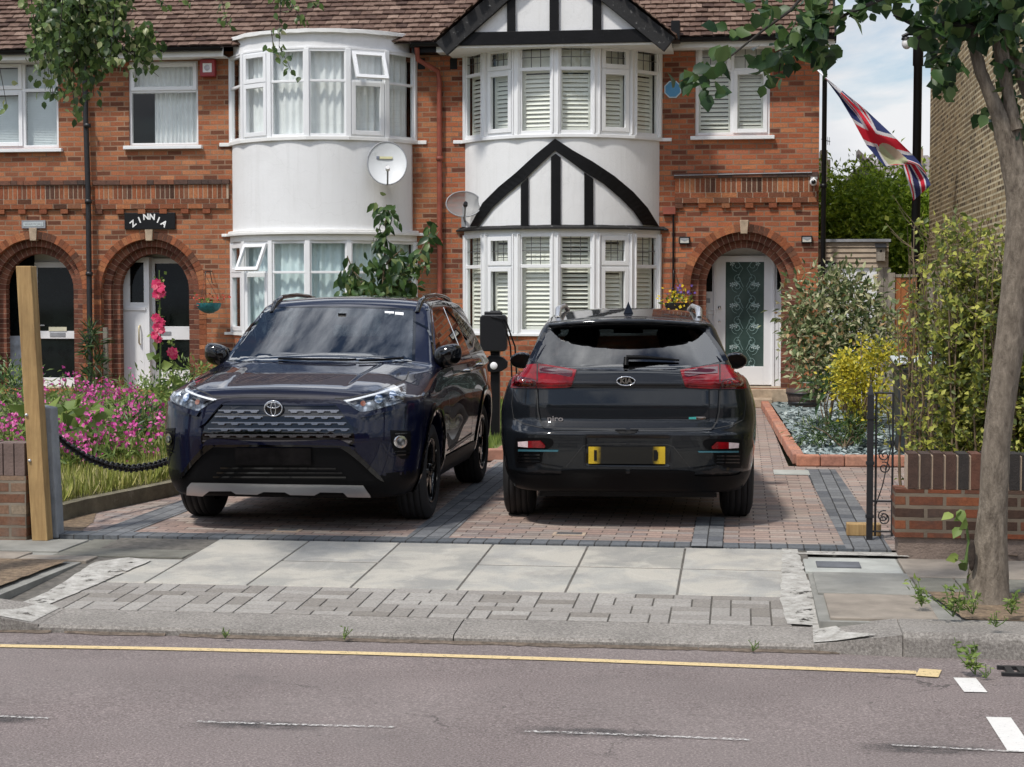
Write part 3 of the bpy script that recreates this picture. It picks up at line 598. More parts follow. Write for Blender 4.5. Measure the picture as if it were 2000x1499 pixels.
# render drums, sills, mouldings
m=MB(); BR.solid(m,40,0,zL1+.10,zU0-.035); 
for f_ in m.sm[:]: pass
dr_=m.build('bay_render',M['render'],HR)
m=MB(); BZ.solid(m,40,0,yL1+.14,yU0-.035); m.build('bay_render',M['render'],HZ)
for q in (BR,):
    m=MB(); q.solid(m,6,.055,zU0-.05,zU0,ext=.13); m.build('window_sill',M['upvc'],bwU,bevel=.006)
    m=MB(); q.solid(m,6,.05,zL0-.04,zL0,ext=.08); m.build('window_sill',M['upvc'],bwL,bevel=.006)
    m=MB(); q.solid(m,6,.02,zL1,zL1+.055); m.build('bay_fascia',M['wtrim'],HR)
    m=MB(); q.solid(m,6,.10,zL1+.055,zL1+.075,ext=.05); q.solid(m,6,.095,zL1+.075,zL1+.115,ext=.05,o2=.02); m.build('lead_flashing',M['flaky'],HR)
    m=MB(); q.solid(m,40,0,0,zL0-.04); m.build('bay_base',M['brick'],HR)
m=MB(); BZ.solid(m,6,.055,yU0-.055,yU0,ext=.13); m.build('window_sill',M['wtrim'],bzU,bevel=.006)
m=MB(); BZ.solid(m,6,.05,yL0-.04,yL0,ext=.08); m.build('window_sill',M['wtrim'],bzL)
m=MB(); BZ.solid(m,24,.03,yL1,yL1+.09); BZ.solid(m,24,.085,yL1+.09,yL1+.135,ext=.08); BZ.solid(m,24,.06,yL1+.135,yL1+.165); m.build('bay_moulding',M['wtrim'],HZ,bevel=.008)
m=MB(); BZ.solid(m,40,0,0,yL0-.04); m.build('bay_base',M['brick'],HZ)
# parapet of the middle bay
pt=zz(640,60,ysz-.05); m=MB(); BZ.solid(m,30,-.02,yU1+.0,pt); BZ.solid(m,6,.03,yU1-.004,yU1+.02); m.build('bay_parapet',M['render'],HZ)
m=MB()
def capf():
    a=BZ.poly(30,.045); 
    q=[(BZ.xc+(x-BZ.xc),y if y<FY else FY+.6) for x,y in a]; r=random.Random(3); k=len(q)
    m.add([(x,y,pt-.02+r.uniform(-.008,.008)) for x,y in q]+[(x,y,pt+.03+r.uniform(-.008,.008)) for x,y in q],[list(range(k))[::-1],[k+i for i in range(k)]]+[(i,(i+1)%k,k+(i+1)%k,k+i) for i in range(k)])
capf(); m.build('parapet_cap',M['wtrim'],HZ)
# black timbers on the right bay drum
def onbay(px,py,o):
    y=FY-.8
    for _ in range(12):
        p=atY(px,py,y); dx=max(-BR.h,min(BR.h,p.x-BR.xc)); y=BR.cy-math.sqrt((BR.R+o)**2-dx*dx)
    return atY(px,py,y)
def lerp2(a,b,t): return (a[0]+(b[0]-a[0])*t,a[1]+(b[1]-a[1])*t)
def timber(A,B,mb,k=4):
    a=[];b=[]
    for i in range(len(A)-1):
        for j in range(k): a.append(lerp2(A[i],A[i+1],j/k)); b.append(lerp2(B[i],B[i+1],j/k))
    a.append(A[-1]); b.append(B[-1]); n=len(a)
    vs=[onbay(*p,.03) for p in a]+[onbay(*p,.03) for p in b]+[onbay(*p,-.005) for p in a]+[onbay(*p,-.005) for p in b]
    mb.add(vs,[(i,i+1,n+i+1,n+i) for i in range(n-1)]+[(i,2*n+i,2*n+i+1,i+1) for i in range(n-1)]+[(n+i,n+i+1,3*n+i+1,3*n+i) for i in range(n-1)]+[(0,n,3*n,2*n),(n-1,3*n-1,4*n-1,2*n-1)])
m=MB(); timber([(917,443),(942,397),(973,366),(1007,338),(1046,302),(1084,271)],[(934,442),(962,406),(990,380),(1024,352),(1057,320),(1084,295)],m)
timber([(1084,271),(1119,294),(1158,316),(1200,344),(1237,375),(1265,406),(1287,442)],[(1084,295),(1110,313),(1141,336),(1178,359),(1211,387),(1237,413),(1256,440)],m)
m.build('curved_timber',M['black_wood'],HR,fix=True)
for A,B in (([(1017,361),(1017,441)],[(1032,347),(1032,441)]),([(1076,307),(1076,441)],[(1085,300),(1085,441)]),([(1085,300),(1085,441)],[(1095,308),(1095,441)]),([(1141,337),(1141,441)],[(1159,350),(1159,441)])):
    m=MB(); timber(A,B,m,6); m.build('timber_post',M['black_wood'],HR,fix=True)
# flat windows
def window(h,x0,x1,z0,z1,zt,mull,rail=.05,name='window',cas=(),back=.07,sill=.08,lead=False,shut=False,curt=None,halfdark=False,blind=False,trans=True,cols=None):
    y=FY+back; f=MB(); g=MB(); ld=MB(); sh=MB()
    f.box(x0,x0+rail,y-.03,y+.04,z0,z1); f.box(x1-rail,x1,y-.03,y+.04,z0,z1); f.box(x0+rail,x1-rail,y-.03,y+.04,z0,z0+rail); f.box(x0+rail,x1-rail,y-.03,y+.04,z1-rail,z1)
    xs=[x0+rail]+sum([[q-rail*.5,q+rail*.5] for q in mull],[])+[x1-rail]
    for q in mull: f.box(q-rail*.5,q+rail*.5,y-.028,y+.038,z0+rail,z1-rail)
    for c in range(len(xs)//2):
        a,b=xs[2*c],xs[2*c+1]; f.box(a,b,y-.026,y+.036,zt-rail*.45,zt+rail*.45)
        for r,(za,zb) in enumerate(((z0+rail,zt-rail*.45),(zt+rail*.45,z1-rail))):
            if (c,r) in cas:
                k=.05; f.box(a-.01,a+k,y-.05,y-.026,za-.01,zb+.01); f.box(b-k,b+.01,y-.05,y-.026,za-.01,zb+.01); f.box(a+k,b-k,y-.05,y-.026,za-.01,za+k); f.box(a+k,b-k,y-.05,y-.026,zb-k,zb+.01); aa,bb,za,zb=a+k,b-k,za+k,zb-k
            else: aa,bb=a,b
            g.add([(aa,y,za),(bb,y,za),(bb,y,zb),(aa,y,zb)],[(0,1,2,3)])
            if lead and r==1:
                for q in (1/3,2/3): ld.box(aa+(bb-aa)*q-.005,aa+(bb-aa)*q+.005,y-.008,y-.001,za,zb)
                ld.box(aa,bb,y-.008,y-.001,(za+zb)/2-.005,(za+zb)/2+.005)
            if shut:
                d=y+.1
                if r==1: sh.box(aa-.03,bb+.03,d+.03,d+.04,za-.03,zb+.03); continue
                sh.box(aa-.02,aa+.03,d-.015,d+.015,za-.02,zb+.02); sh.box(bb-.03,bb+.02,d-.015,d+.015,za-.02,zb+.02); sh.box(aa+.03,bb-.03,d-.012,d+.012,za-.02,za+.05)
                z=za+.09; tl=R(48 if c==0 else 56)
                while z<zb: sh.obox(((aa+bb)/2,d,z),(1,0,0),(0,-math.cos(tl),-math.sin(tl)),(0,math.sin(tl),-math.cos(tl)),(bb-aa)/2-.03,.032,.0045); z+=.0625
            if blind:
                z=za
                while z<zb: sh.obox(((aa+bb)/2,y+.1,z),(1,0,0),(0,-math.cos(R(62)),-math.sin(R(62))),(0,1,0),(bb-aa)/2+.02,.014,.001); z+=.025
                sh.box(aa-.02,bb+.02,y+.115,y+.12,za,zb)
    w=f.build('window',M['upvc'],h,bevel=.004); g.build('window_pane',M['glass'],w)
    if lead: ld.build('lead_glazing',M['leadc'],w)
    if shut: sh.build('louvre_shutter',M['shutter'],w)
    if blind: sh.build('venetian_blind',M['blind'],w)
    if curt:
        c=MB(); xa=x0+(x1-x0)*.32 if halfdark else x0
        def cf(u,v): x=xa+(x1-xa)*u; return (x,y+.12+.02*math.sin(u*70+math.sin(u*13)*1.2+v),z0+(z1-z0)*v)
        c.grid(cf,120,4); 
        if halfdark: c.grid(lambda u,v:(x0+(x1-x0)*u,y+.1+.012*math.sin(u*90),zt-.02+(z1-zt)*v),100,3)
        c.build('net_curtain',curt,w)
    s=MB(); s.box(x0-.06,x1+.06,FY-sill,y+.0,z0-.055,z0-.001); s.build('window_sill',M['upvc'],w,bevel=.006)
    return w
wl=(atY(-75,200,FY).x,fx(115,200),fz(60,291),fz(60,118)); wz=(fx(250,200),fx(388,200),fz(320,285),fz(320,119)); wr=(fx(1357,200),fx(1505,200),fz(1430,266),fz(1430,81))
window(HL,*wl,fz(60,176),[fx(44,200),],.055,cas=((0,1),(0,0)),blind=True)
window(HZ,*wz,fz(320,178),[],.045,curt=M['curtain'],halfdark=True,cas=((0,1),))
window(HR,*wr,fz(1430,136),[fx(1430,200)],.055,cas=((1,0),(0,1)),lead=True,shut=True)
# walls with openings
def hole_for(w): return rect(w[0]+.01,w[1]-.01,w[2]+.01,w[3]-.01)
ap=lambda i:archpoly(AX[i],ZB[i],ZSs[i],AR)
wallpanel(rect(X0,X1,0,EZ),[hole_for(wl),ap(0)],FY,.16,M['brick_lo'],'front_wall',HL)
wallpanel(rect(X1,X2,0,EZ),[hole_for(wz),ap(1),rect(BZ.xc-BZ.h+.04,BZ.xc+BZ.h-.04,.4,5.1)],FY,.16,M['brick_lo'],'front_wall',HZ)
wallpanel(rect(X2,X3,0,EZ),[hole_for(wr),ap(2),rect(BR.xc-BR.h+.04,BR.xc+BR.h-.04,.4,5.15)],FY,.16,M['brick'],'front_wall',HR)
# dark rooms behind, outer walls
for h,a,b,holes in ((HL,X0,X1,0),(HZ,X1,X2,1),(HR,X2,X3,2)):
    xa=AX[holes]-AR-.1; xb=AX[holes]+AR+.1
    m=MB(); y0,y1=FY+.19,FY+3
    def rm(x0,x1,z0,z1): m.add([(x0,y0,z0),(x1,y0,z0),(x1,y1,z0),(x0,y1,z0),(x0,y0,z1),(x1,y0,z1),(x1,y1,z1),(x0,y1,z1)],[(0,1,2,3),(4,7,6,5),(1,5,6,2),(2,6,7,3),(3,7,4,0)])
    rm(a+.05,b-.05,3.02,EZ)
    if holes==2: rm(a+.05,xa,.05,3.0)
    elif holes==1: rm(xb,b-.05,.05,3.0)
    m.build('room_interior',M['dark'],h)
m=MB(); m.add([(X3,FY,0),(X3,35,0),(X3,35,EZ),(X3,30.3,EZ+3.9),(X3,FY,EZ)],[(0,1,2,3,4)]); m.add([(X2,35,0),(X2,35,EZ),(X3,35,EZ),(X3,35,0)],[(0,1,2,3)]); m.build('side_wall',M['brick'],HR)
m=MB(); m.add([(X0,35,0),(X0,35,EZ),(X1,35,EZ),(X1,35,0)],[(0,1,2,3)]); m.add([(X0,FY,0),(X0,FY,EZ),(X0,30.3,EZ+3.9),(X0,35,EZ),(X0,35,0)],[(0,1,2,3,4)]); m.build('side_wall',M['brick'],HL)
m=MB(); m.add([(X1,35,0),(X1,35,EZ),(X2,35,EZ),(X2,35,0)],[(0,1,2,3)]); m.build('back_wall',M['brick'],HZ)
# string course, soldier course and corbels
def band(h,x0,x1,zs_top,skipx=None):
    m=MB(); 
    x=x0
    while x<x1-.01:
        b=min(x1,x+rnd.choice((.215,.215,.105))); m.box(x+.002,b-.004,FY-.075,FY+.01,zs_top-.03,zs_top+.035); x=b
    m.build('string_course',M['brick_dark'],h)
    m=MB(); x=x0+.02; zt=zs_top-.034; zb=zt-.215
    while x<x1-.04:
        m.box(x,x+.060,FY-.045,FY+.01,zb+.006,zt-.006); x+=.0745
    for k in range(2):
        x=x0+.02-(.11 if k else 0)
        while x<x1-.02: m.box(max(x,x0+.02),min(x+.215,x1-.02),FY-.045,FY+.01,zb-.075*(k+1)+.004,zb-.075*k-.004); x+=.2265
    x=x0+.02
    while x<x1-.1: m.box(x,x+.115,FY-.044,FY+.01,zb-.225+.004,zb-.15-.004); x+=.34
    m.build('soldier_course',M['brick_isl'],h)
    m=MB(); m.box(x0+.022,x1-.022,FY-.04,FY+.01,zb-.148,zt); m.build('band_joint',M['mortar'],h)
    return zb-.15
band(HL,X0+.5,X1-.02,fz(100,358)); band(HZ,X1+.06,fx(450,358),fz(330,357)); band(HR,fx(1316,340),X3-.01,fz(1450,343))
# roof
SL=R(43); EY=FY-.36; EZR=EZ+.03
def rooftiles(x0,x1,rows,name,h,gauge=.118,w=.168):
    m=MB(); cs,sn=math.cos(SL),math.sin(SL); r=random.Random(5)
    for j in range(rows):
        off=(j%2)*w/2
        n=int((x1-x0)/w)+1
        for i in range(n):
            xa=x0+i*w-off; xb=xa+w-.006
            if xa<x0: xa=x0
            if xb>x1: xb=x1
            if xb-xa<.02: continue
            s0=j*gauge-.01+r.uniform(-.004,.004); s1=s0+gauge+.03; lift=.034+r.uniform(-.005,.008); t=.022; tw=r.uniform(-.005,.005); xm=(xa+xb)/2
            def P(x,s,hh): return (x,EY+s*cs-hh*sn,EZR+s*sn+hh*cs)
            cam_=.007
            vs=[P(xa,s0,lift+tw),P(xm,s0,lift+cam_),P(xb,s0,lift-tw),P(xa,s1,.004),P(xm,s1,.006),P(xb,s1,.004),P(xa,s0,lift-t+tw),P(xm,s0,lift-t+cam_),P(xb,s0,lift-t-tw)]
            m.add(vs,[(0,1,4,3),(1,2,5,4),(6,7,1,0),(7,8,2,1)])
    return m.build(name,M['tile'],h)
def roofsheet(x0,x1,h):
    m=MB(); top=5.1; cs,sn=math.cos(SL),math.sin(SL); 
    m.add([(x0,EY,EZR-.02),(x1,EY,EZR-.02),(x1,30.3,EZR-.02+(30.3-EY)*math.tan(SL)),(x0,30.3,EZR-.02+(30.3-EY)*math.tan(SL)),(x0,35.3,EZR-.02),(x1,35.3,EZR-.02)],[(0,1,2,3),(3,2,5,4)])
    r=m.build('roof',M['tileb'],h); return r
for h,a,b in ((HL,X0,X1),(HZ,X1,X2),(HR,X2,X3+.22)):
    r_=roofsheet(a,b,h); rooftiles(a,b,26,'roof_tiles',r_)
# eaves
def eaves(h,x0,x1,fascia,gcol):
    m=MB(); m.box(x0,x1,EY+.03,EY+.055,EZ-.12,EZ+.02); m.box(x0,x1,EY+.055,FY,EZ-.115,EZ-.10); m.build('fascia_board',fascia,h)
    g=MB(); n=8; pr=[(EY-.03-.055*math.cos(math.pi*i/n),EZ+.005-.055*math.sin(math.pi*i/n)) for i in range(n+1)]
    g.add([(x,y,z) for x in (x0,x1) for y,z in pr],[(i,i+1,n+2+i,n+1+i) for i in range(n)],True); g.add([(x,y-.0*1,z) for x in (x0,x1) for y,z in [(pr[0][0]-.008,EZ+.012),(pr[0][0]+.004,EZ+.012),(pr[0][0]+.004,EZ-.0)]],[(0,1,4,3),(1,2,5,4)]); g.build('gutter',gcol,h)
eaves(HL,X0,X1,M['wtrim'],M['black']); eaves(HZ,X1,BZ.xc-BZ.h-.02,M['wtrim'],M['black']); eaves(HZ,BZ.xc+BZ.h+.02,X2,M['black_wood'],M['black']); eaves(HR,BR.xc+BR.h+.12,X3+.2,M['wtrim'],M['black']); eaves(HR,X2,BR.xc-BR.h-.25,M['wtrim'],M['black'])
# bargeboard on the verge
m=MB(); m.obox((X3+.2,(EY+30.3)/2,EZR+(30.3-EY)/2*math.tan(SL)-.06),(0,math.cos(SL),math.sin(SL)),(1,0,0),(0,-math.sin(SL),math.cos(SL)),(30.3-EY)/2/math.cos(SL),.015,.09); m.build('verge_board',M['black_wood'],HR)
# gable over the right bay
GY=24.62
A_=atY(1079,-117,GY); LF=atY(864,84,GY); RF=atY(1306,72,GY); zf=(LF.z+RF.z)/2
gab=MB(); gab.add([(LF.x+.1,GY+.06,zf-.05),(RF.x-.1,GY+.06,zf-.05),(A_.x,GY+.06,A_.z-.1)],[(0,1,2)]); gb=gab.build('gable',M['render'],HR)
def bargeb(p,q,mb,w=.235,t=.05,y=GY):
    d=(Vector((q.x,0,q.z))-Vector((p.x,0,p.z))); L=d.length; d.normalize(); nn=Vector((-d.z,0,d.x)); 
    if nn.z<0: nn=-nn
    c=(Vector((p.x,y,p.z))+Vector((q.x,y,q.z)))/2-nn*w/2; mb.obox(c,d,(0,1,0),nn,L/2+.02,t,w/2)
LF2=Vector((LF.x-.07,GY,zf-.0)); RF2=Vector((RF.x+.07,GY,zf)); 
m=MB(); bargeb(LF2,A_,m); m.build('bargeboard',M['flaky'],HR,bevel=.005); m=MB(); bargeb(A_,RF2,m,y=GY+.001); m.build('bargeboard',M['flaky'],HR,bevel=.005)
zb0,zb1=atY(1085,83,GY).z,atY(1085,60,GY).z
m=MB(); m.box(atY(886,80,GY).x,atY(1288,75,GY).x,GY-.0,GY+.05,zb0-.02,zb1); m.build('timber_beam',M['black_wood'],HR,bevel=.004)
for a,b in ((990,1006),(1073,1091),(1157,1174)):
    m=MB(); xa,xb=atY(a,40,GY).x,atY(b,40,GY).x; m.box(xa,xb,GY+.01,GY+.05,zb1+.001,min(zf+ (1-abs((xa+xb)/2-A_.x)/((RF.x-LF.x)/2))*(A_.z-zf)-.12,9)); m.build('timber_post',M['black_wood'],HR,bevel=.004)
m=MB(); m.box(LF.x-.03,RF.x+.03,GY+.03,FY-.01,zb0-.05,zb0-.015); m.build('soffit',M['wtrim'],HR)
m=MB(); BR.solid(m,6,.0,zU1,zb0-.05); m.build('bay_fascia',M['wtrim'],HR)
def gableroof():
    rf=MB(); tl=MB(); r=random.Random(9)
    for sgn,foot in ((-1,LF2),(1,RF2)):
        rf.add([(foot.x+sgn*.03,GY-.06,foot.z+.02),(A_.x,GY-.06,A_.z+.04),(A_.x,29.5,A_.z+.04),(foot.x+sgn*.03,29.5,foot.z+.02)],[(0,1,2,3)])
        d=Vector((A_.x-foot.x,0,A_.z-foot.z)); L=d.length; d.normalize(); up=Vector((-d.z,0,d.x)) if d.x>0 else Vector((d.z,0,-d.x))
        for j in range(int(L/.118)):
            for i in range(24):
                s0=j*.118; y0_=GY-.07+i*.168-(j%2)*.084; b=Vector((foot.x+sgn*.03,0,foot.z+.02))+d*s0; lf=.026+r.uniform(-.004,.006)
                a0=b+up*lf; a1=b+d*.145+up*.006; tl.add([(a0.x,y0_,a0.z),(a0.x,y0_+.162,a0.z),(a1.x,y0_+.162,a1.z),(a1.x,y0_,a1.z),(b.x,y0_,b.z),(b.x,y0_+.162,b.z)],[(0,1,2,3),(4,5,1,0),(0,3,4)])
    o=rf.build('roof',M['tileb'],HR); tl.build('roof_tiles',M['tile'],o)
gableroof()
# black hopper block beside the gable foot
m=MB(); m.box(RF.x+.02,RF.x+.14,GY+.3,EY-.02,EZ-.07,EZ+.2); m.build('rainwater_hopper',M['black'],HR)
# downpipes
def pipe(h,pts,r,mat,clips=()):
    m=MB(); m.tube(pts,r,10); 
    for z in clips: m.lathe([(r+.001,-.03),(r+.012,-.03),(r+.012,.03),(r+.001,.03)],(pts[-1][0],pts[-1][1],z),'Z',12)
    return m.build('downpipe',mat,h)
xp=fx(177,355); pipe(HZ,[(xp-.03,FY-.1,EZ-.1),(xp-.03,FY-.1,4.5),(xp,FY-.11,3.2),(xp+.01,FY-.13,.1)],.042,M['blackm'],(3.05,1.95,4.2))
xr=fx(860,300); pipe(HZ,[(xr-.28,EY-.02,EZ-.05),(xr-.28,EY+.05,EZ-.22),(xr-.02,FY-.09,EZ-.36),(xr,FY-.07,EZ-.5),(xr,FY-.07,.1)],.038,M['redpaint'],(3.65,2.4,1.2))
pipe(HR,[(X3+.07,EY+.1,EZ-.05),(X3+.07,FY-.06,EZ-.3),(X3+.065,FY-.06,.05)],.036,M['black'],(3.2,1.4))
xt=fx(1315,500); pipe(HR,[(xt,FY-.03,fz(1315,415)),(xt,FY-.03,.3)],.014,M['black'])
m=MB(); m.box(xt-.15,xt+.03,FY-.07,FY-.002,fz(1315,419),fz(1315,405)); m.build('cable_box',M['redpaint'],HR)
for px in (823,886): 
    m=MB(); x=fx(px,125); m.box(x-.055,x+.055,FY-.002,FY+.02,fz(px,136),fz(px,114)); m.build('air_brick',M['dark'],HZ if px<860 else HR)
m=MB(); m.tube([(fx(1317,347),FY-.085,fz(1317,344)),(fx(1585,340),FY-.085,fz(1585,338))],.008,6); m.build('cable',M['greyp'],HR)
# doors --------------------------------------------------------
DY=FY+.62
def dx(px,y=DY,py=600): return atY(px,py,y).x
def dz(px,py,y=DY): return atY(px,py,y).z
def backing(h,i,mat,z1=3.0):
    m=MB(); m.box(AX[i]-.95,AX[i]+.95,DY+.06,DY+.08,ZB[i],z1); m.build('porch_back_panel',mat,h)
for i,h in enumerate(houses): backing(h,i,M['wtrim'])
# left house door
d=MB(); a,b=dx(68),dx(157); z0,z1=ZB[0],dz(110,512); t=.05
def frame_door(mb,a,b,panes,y0,y1,z0,z1):
    """white leaf with rectangular pane openings [(xa,xb,za,zb)] stacked"""
    mb.box(a,panes[0][0],y0,y1,z0,z1); mb.box(panes[0][1],b,y0,y1,z0,z1); zc=z0
    for xa,xb,za,zb in sorted(panes,key=lambda p:p[2]): mb.box(xa,xb,y0,y1,zc,za); zc=zb
    mb.box(xa,xb,y0,y1,zc,z1)
P=[(dx(74),dx(148),dz(110,647),dz(110,523)),(dx(74),dx(148),dz(110,738),dz(110,662))]
frame_door(d,a,b,P,DY,DY+.05,z0,z1); dl=d.build('door',M['upvc'],HL,bevel=.004)
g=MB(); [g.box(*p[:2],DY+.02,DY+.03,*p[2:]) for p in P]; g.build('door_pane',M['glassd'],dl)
g=MB(); g.box(dx(97),dx(127),DY-.008,DY-.001,dz(110,658),dz(110,650)); g.build('letterbox',M['greyp'],dl)
g=MB(); g.box(dx(95),dx(130),DY-.010,DY+.0,dz(110,647),dz(110,639)); q=g.build('name_plate',simple('cream_plastic',(.62,.60,.45),.5),dl)
g=MB(); g.tube([(dx(70),DY-.03,dz(70,636)),(dx(88),DY-.03,dz(88,636))],.01,8); g.build('door_handle',M['greyp'],dl)
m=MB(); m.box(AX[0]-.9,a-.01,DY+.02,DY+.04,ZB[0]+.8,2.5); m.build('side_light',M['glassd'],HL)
m=MB(); m.box(AX[0]-.9,a-.01,DY+.01,DY+.05,ZB[0],ZB[0]+.8); m.build('side_panel',simple('pale_blue_panel',(.5,.58,.66),.5,var=.3,scale=9),HL)
# middle house door
P=[(dx(303),dx(373),dz(340,638),dz(340,515)),(dx(303),dx(373),dz(340,723),dz(340,664))]
d=MB(); frame_door(d,dx(288),dx(383),P,DY,DY+.05,ZB[1],dz(340,505)); dzr=d.build('door',M['upvc'],HZ,bevel=.004)
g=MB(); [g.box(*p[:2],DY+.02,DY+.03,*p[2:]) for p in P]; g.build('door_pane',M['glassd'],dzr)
g=MB(); g.box(dx(311),dx(334),DY-.008,DY-.001,dz(320,655),dz(320,648)); g.build('letterbox',M['greyp'],dzr)
yl=DY-.16; d=MB(); P=[(dx(254,yl),dx(281,yl),dz(265,591,yl),dz(265,513,yl))]
frame_door(d,dx(240,yl),dx(288,yl),P,yl,yl+.05,ZB[1]-.02,dz(265,503,yl)); d.box(dx(243,yl),dx(285,yl),yl-.02,yl-.001,dz(265,607,yl),dz(265,600,yl))
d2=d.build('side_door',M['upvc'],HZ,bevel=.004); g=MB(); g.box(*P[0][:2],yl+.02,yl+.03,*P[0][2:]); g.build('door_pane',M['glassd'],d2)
g=MB(); x=dx(273,yl); g.tube([(x,yl,dz(273,636,yl)),(x,yl-.05,dz(273,639,yl)),(x,yl-.05,dz(273,670,yl)),(x,yl,dz(273,673,yl))],.012,8); g.build('door_handle',simple('brass',(.55,.48,.30),.4,metal=.6),d2)
m=MB(); m.box(dx(288,yl)-.001,dx(289,yl)+.02,yl,DY+.05,ZB[1],dz(265,503,yl)); m.build('side_panel',M['upvc'],HZ)
# right house door
y=DY; d=MB(); xa,xb=dx(1417),dx(1492); za,zb=dz(1452,716),dz(1452,512)
frame_door(d,dx(1398),dx(1509),[(xa,xb,za,zb)],y,y+.05,ZB[2]+.02,dz(1452,500))
# arched head filler
n=10; ztop=dz(1452,503); d.add([(xa,y+.001,zb)]+[(xa+(xb-xa)*i/n,y+.001,zb-.02+(ztop-zb)*(math.sin(math.pi*i/n)**.6)) for i in range(n+1)]+[(xb,y+.001,zb)],[]) 
dr3=d.build('door',M['upvc'],HR,bevel=.004)
def etched():
    t=NT('etched_door_glass'); col=(.022,.05,.048); n=t.noise(2.5,4,.5); base=t.ramp(n,[(.35,(.035,.065,.058)),(.65,(.075,.115,.105))]); t.set(base,.12,spec=.6); return t.m
g=MB(); g.box(xa,xb,y+.02,y+.03,za,zb); g.build('door_pane',etched(),dr3)
sc=MB(); fl=MB(); xm=(xa+xb)/2; H=zb-za
def spiral(cx,cz,r,turns,sg,st):
    return [(cx+sg*rr*math.cos(st+a),y+.016,cz+rr*math.sin(st+a)) for k in range(19) for a,rr in [(turns*2*math.pi*k/18,r*(1-.75*k/18))]]
for k in range(5):
    for sg in (-1,1):
        cz=za+H*(.10+.20*k)
        sc.tube(spiral(xm+sg*.12,cz+.10,.085,1.3,sg,-1.6),.0045,4,False); sc.tube(spiral(xm+sg*.10,cz-.10,.07,1.2,-sg,1.2),.004,4,False)
        sc.tube([(xm+sg*.02,y+.016,cz-.22),(xm+sg*.10,y+.016,cz-.05),(xm+sg*.03,y+.016,cz+.06),(xm+sg*.14,y+.016,cz+.2)],.0045,4,False)
        for (ox,oz) in ((.19,.13),(.13,-.17)):
            for a in range(5): A=a*1.2566; fl.add([(xm+sg*ox,y+.017,cz+oz),(xm+sg*ox+.032*math.cos(A-.4),y+.017,cz+oz+.032*math.sin(A-.4)),(xm+sg*ox+.04*math.cos(A),y+.017,cz+oz+.04*math.sin(A)),(xm+sg*ox+.032*math.cos(A+.4),y+.017,cz+oz+.032*math.sin(A+.4))],[(0,1,2,3)])
frost=simple('frosted_etching',(.22,.34,.33),.7); sc.build('etched_scrolls',frost,dr3); fl.build('etched_flowers',simple('frosted_flower',(.42,.52,.52),.7),dr3)
g=MB(); g.lathe([(0,-.05),(.022,-.045),(.024,-.03),(.012,-.02),(.012,0)],(dx(1405),y,dz(1405,601)),'Y',14); g.lathe([(0,-.012),(.018,-.01),(.018,0)],(dx(1405),y,dz(1405,628)),'Y',12); g.build('door_knob',M['chrome'],dr3)
for (pa,pb,py0,py1) in ((1376,1391,570,518),(1517,1537,566,500)):
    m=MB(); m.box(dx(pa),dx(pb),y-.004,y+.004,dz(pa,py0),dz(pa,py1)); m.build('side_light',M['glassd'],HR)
m=MB(); m.box(dx(1377),dx(1387),y-.012,y+.0,dz(1380,592),dz(1380,583)); m.build('letterbox',M['greyp'],HR)
m=MB(); m.box(dx(1360),dx(1397),y+.0,y+.045,ZB[2],dz(1380,505)); m.box(dx(1510),dx(1545),y+.0,y+.045,ZB[2],dz(1380,505)); 
for zq in (605,612): m.box(dx(1366),dx(1396),y-.014,y,dz(1380,zq+2),dz(1380,zq))
for pq in (1512,1524): m.box(dx(pq),dx(pq+9),y-.01,y,ZB[2]+.1,dz(1380,590))
m.box(dx(1394),dx(1399),y-.03,y+.0,ZB[2],dz(1380,498)); m.box(dx(1508),dx(1513),y-.03,y+.0,ZB[2],dz(1380,498)); m.build('door_frame',M['upvc'],HR,bevel=.003)
# doorstep
m=MB(); m.box(AX[2]-.75,AX[2]+.75,FY-.06,FY+.3,0,.255); m.box(AX[2]-.6,AX[2]+.42,FY-.42,FY-.06,0,.13); m.build('door_step',M['stone'],HR,bevel=.012)
m=MB(); m.box(AX[1]-.75,AX[1]+.75,FY-.3,FY+.3,0,.17); m.build('door_step',M['brick_lo'],HZ,bevel=.012)
m=MB(); m.box(AX[0]-.75,AX[0]+.75,FY-.3,FY+.3,0,.17); m.build('door_step',M['brick_lo'],HL,bevel=.012)
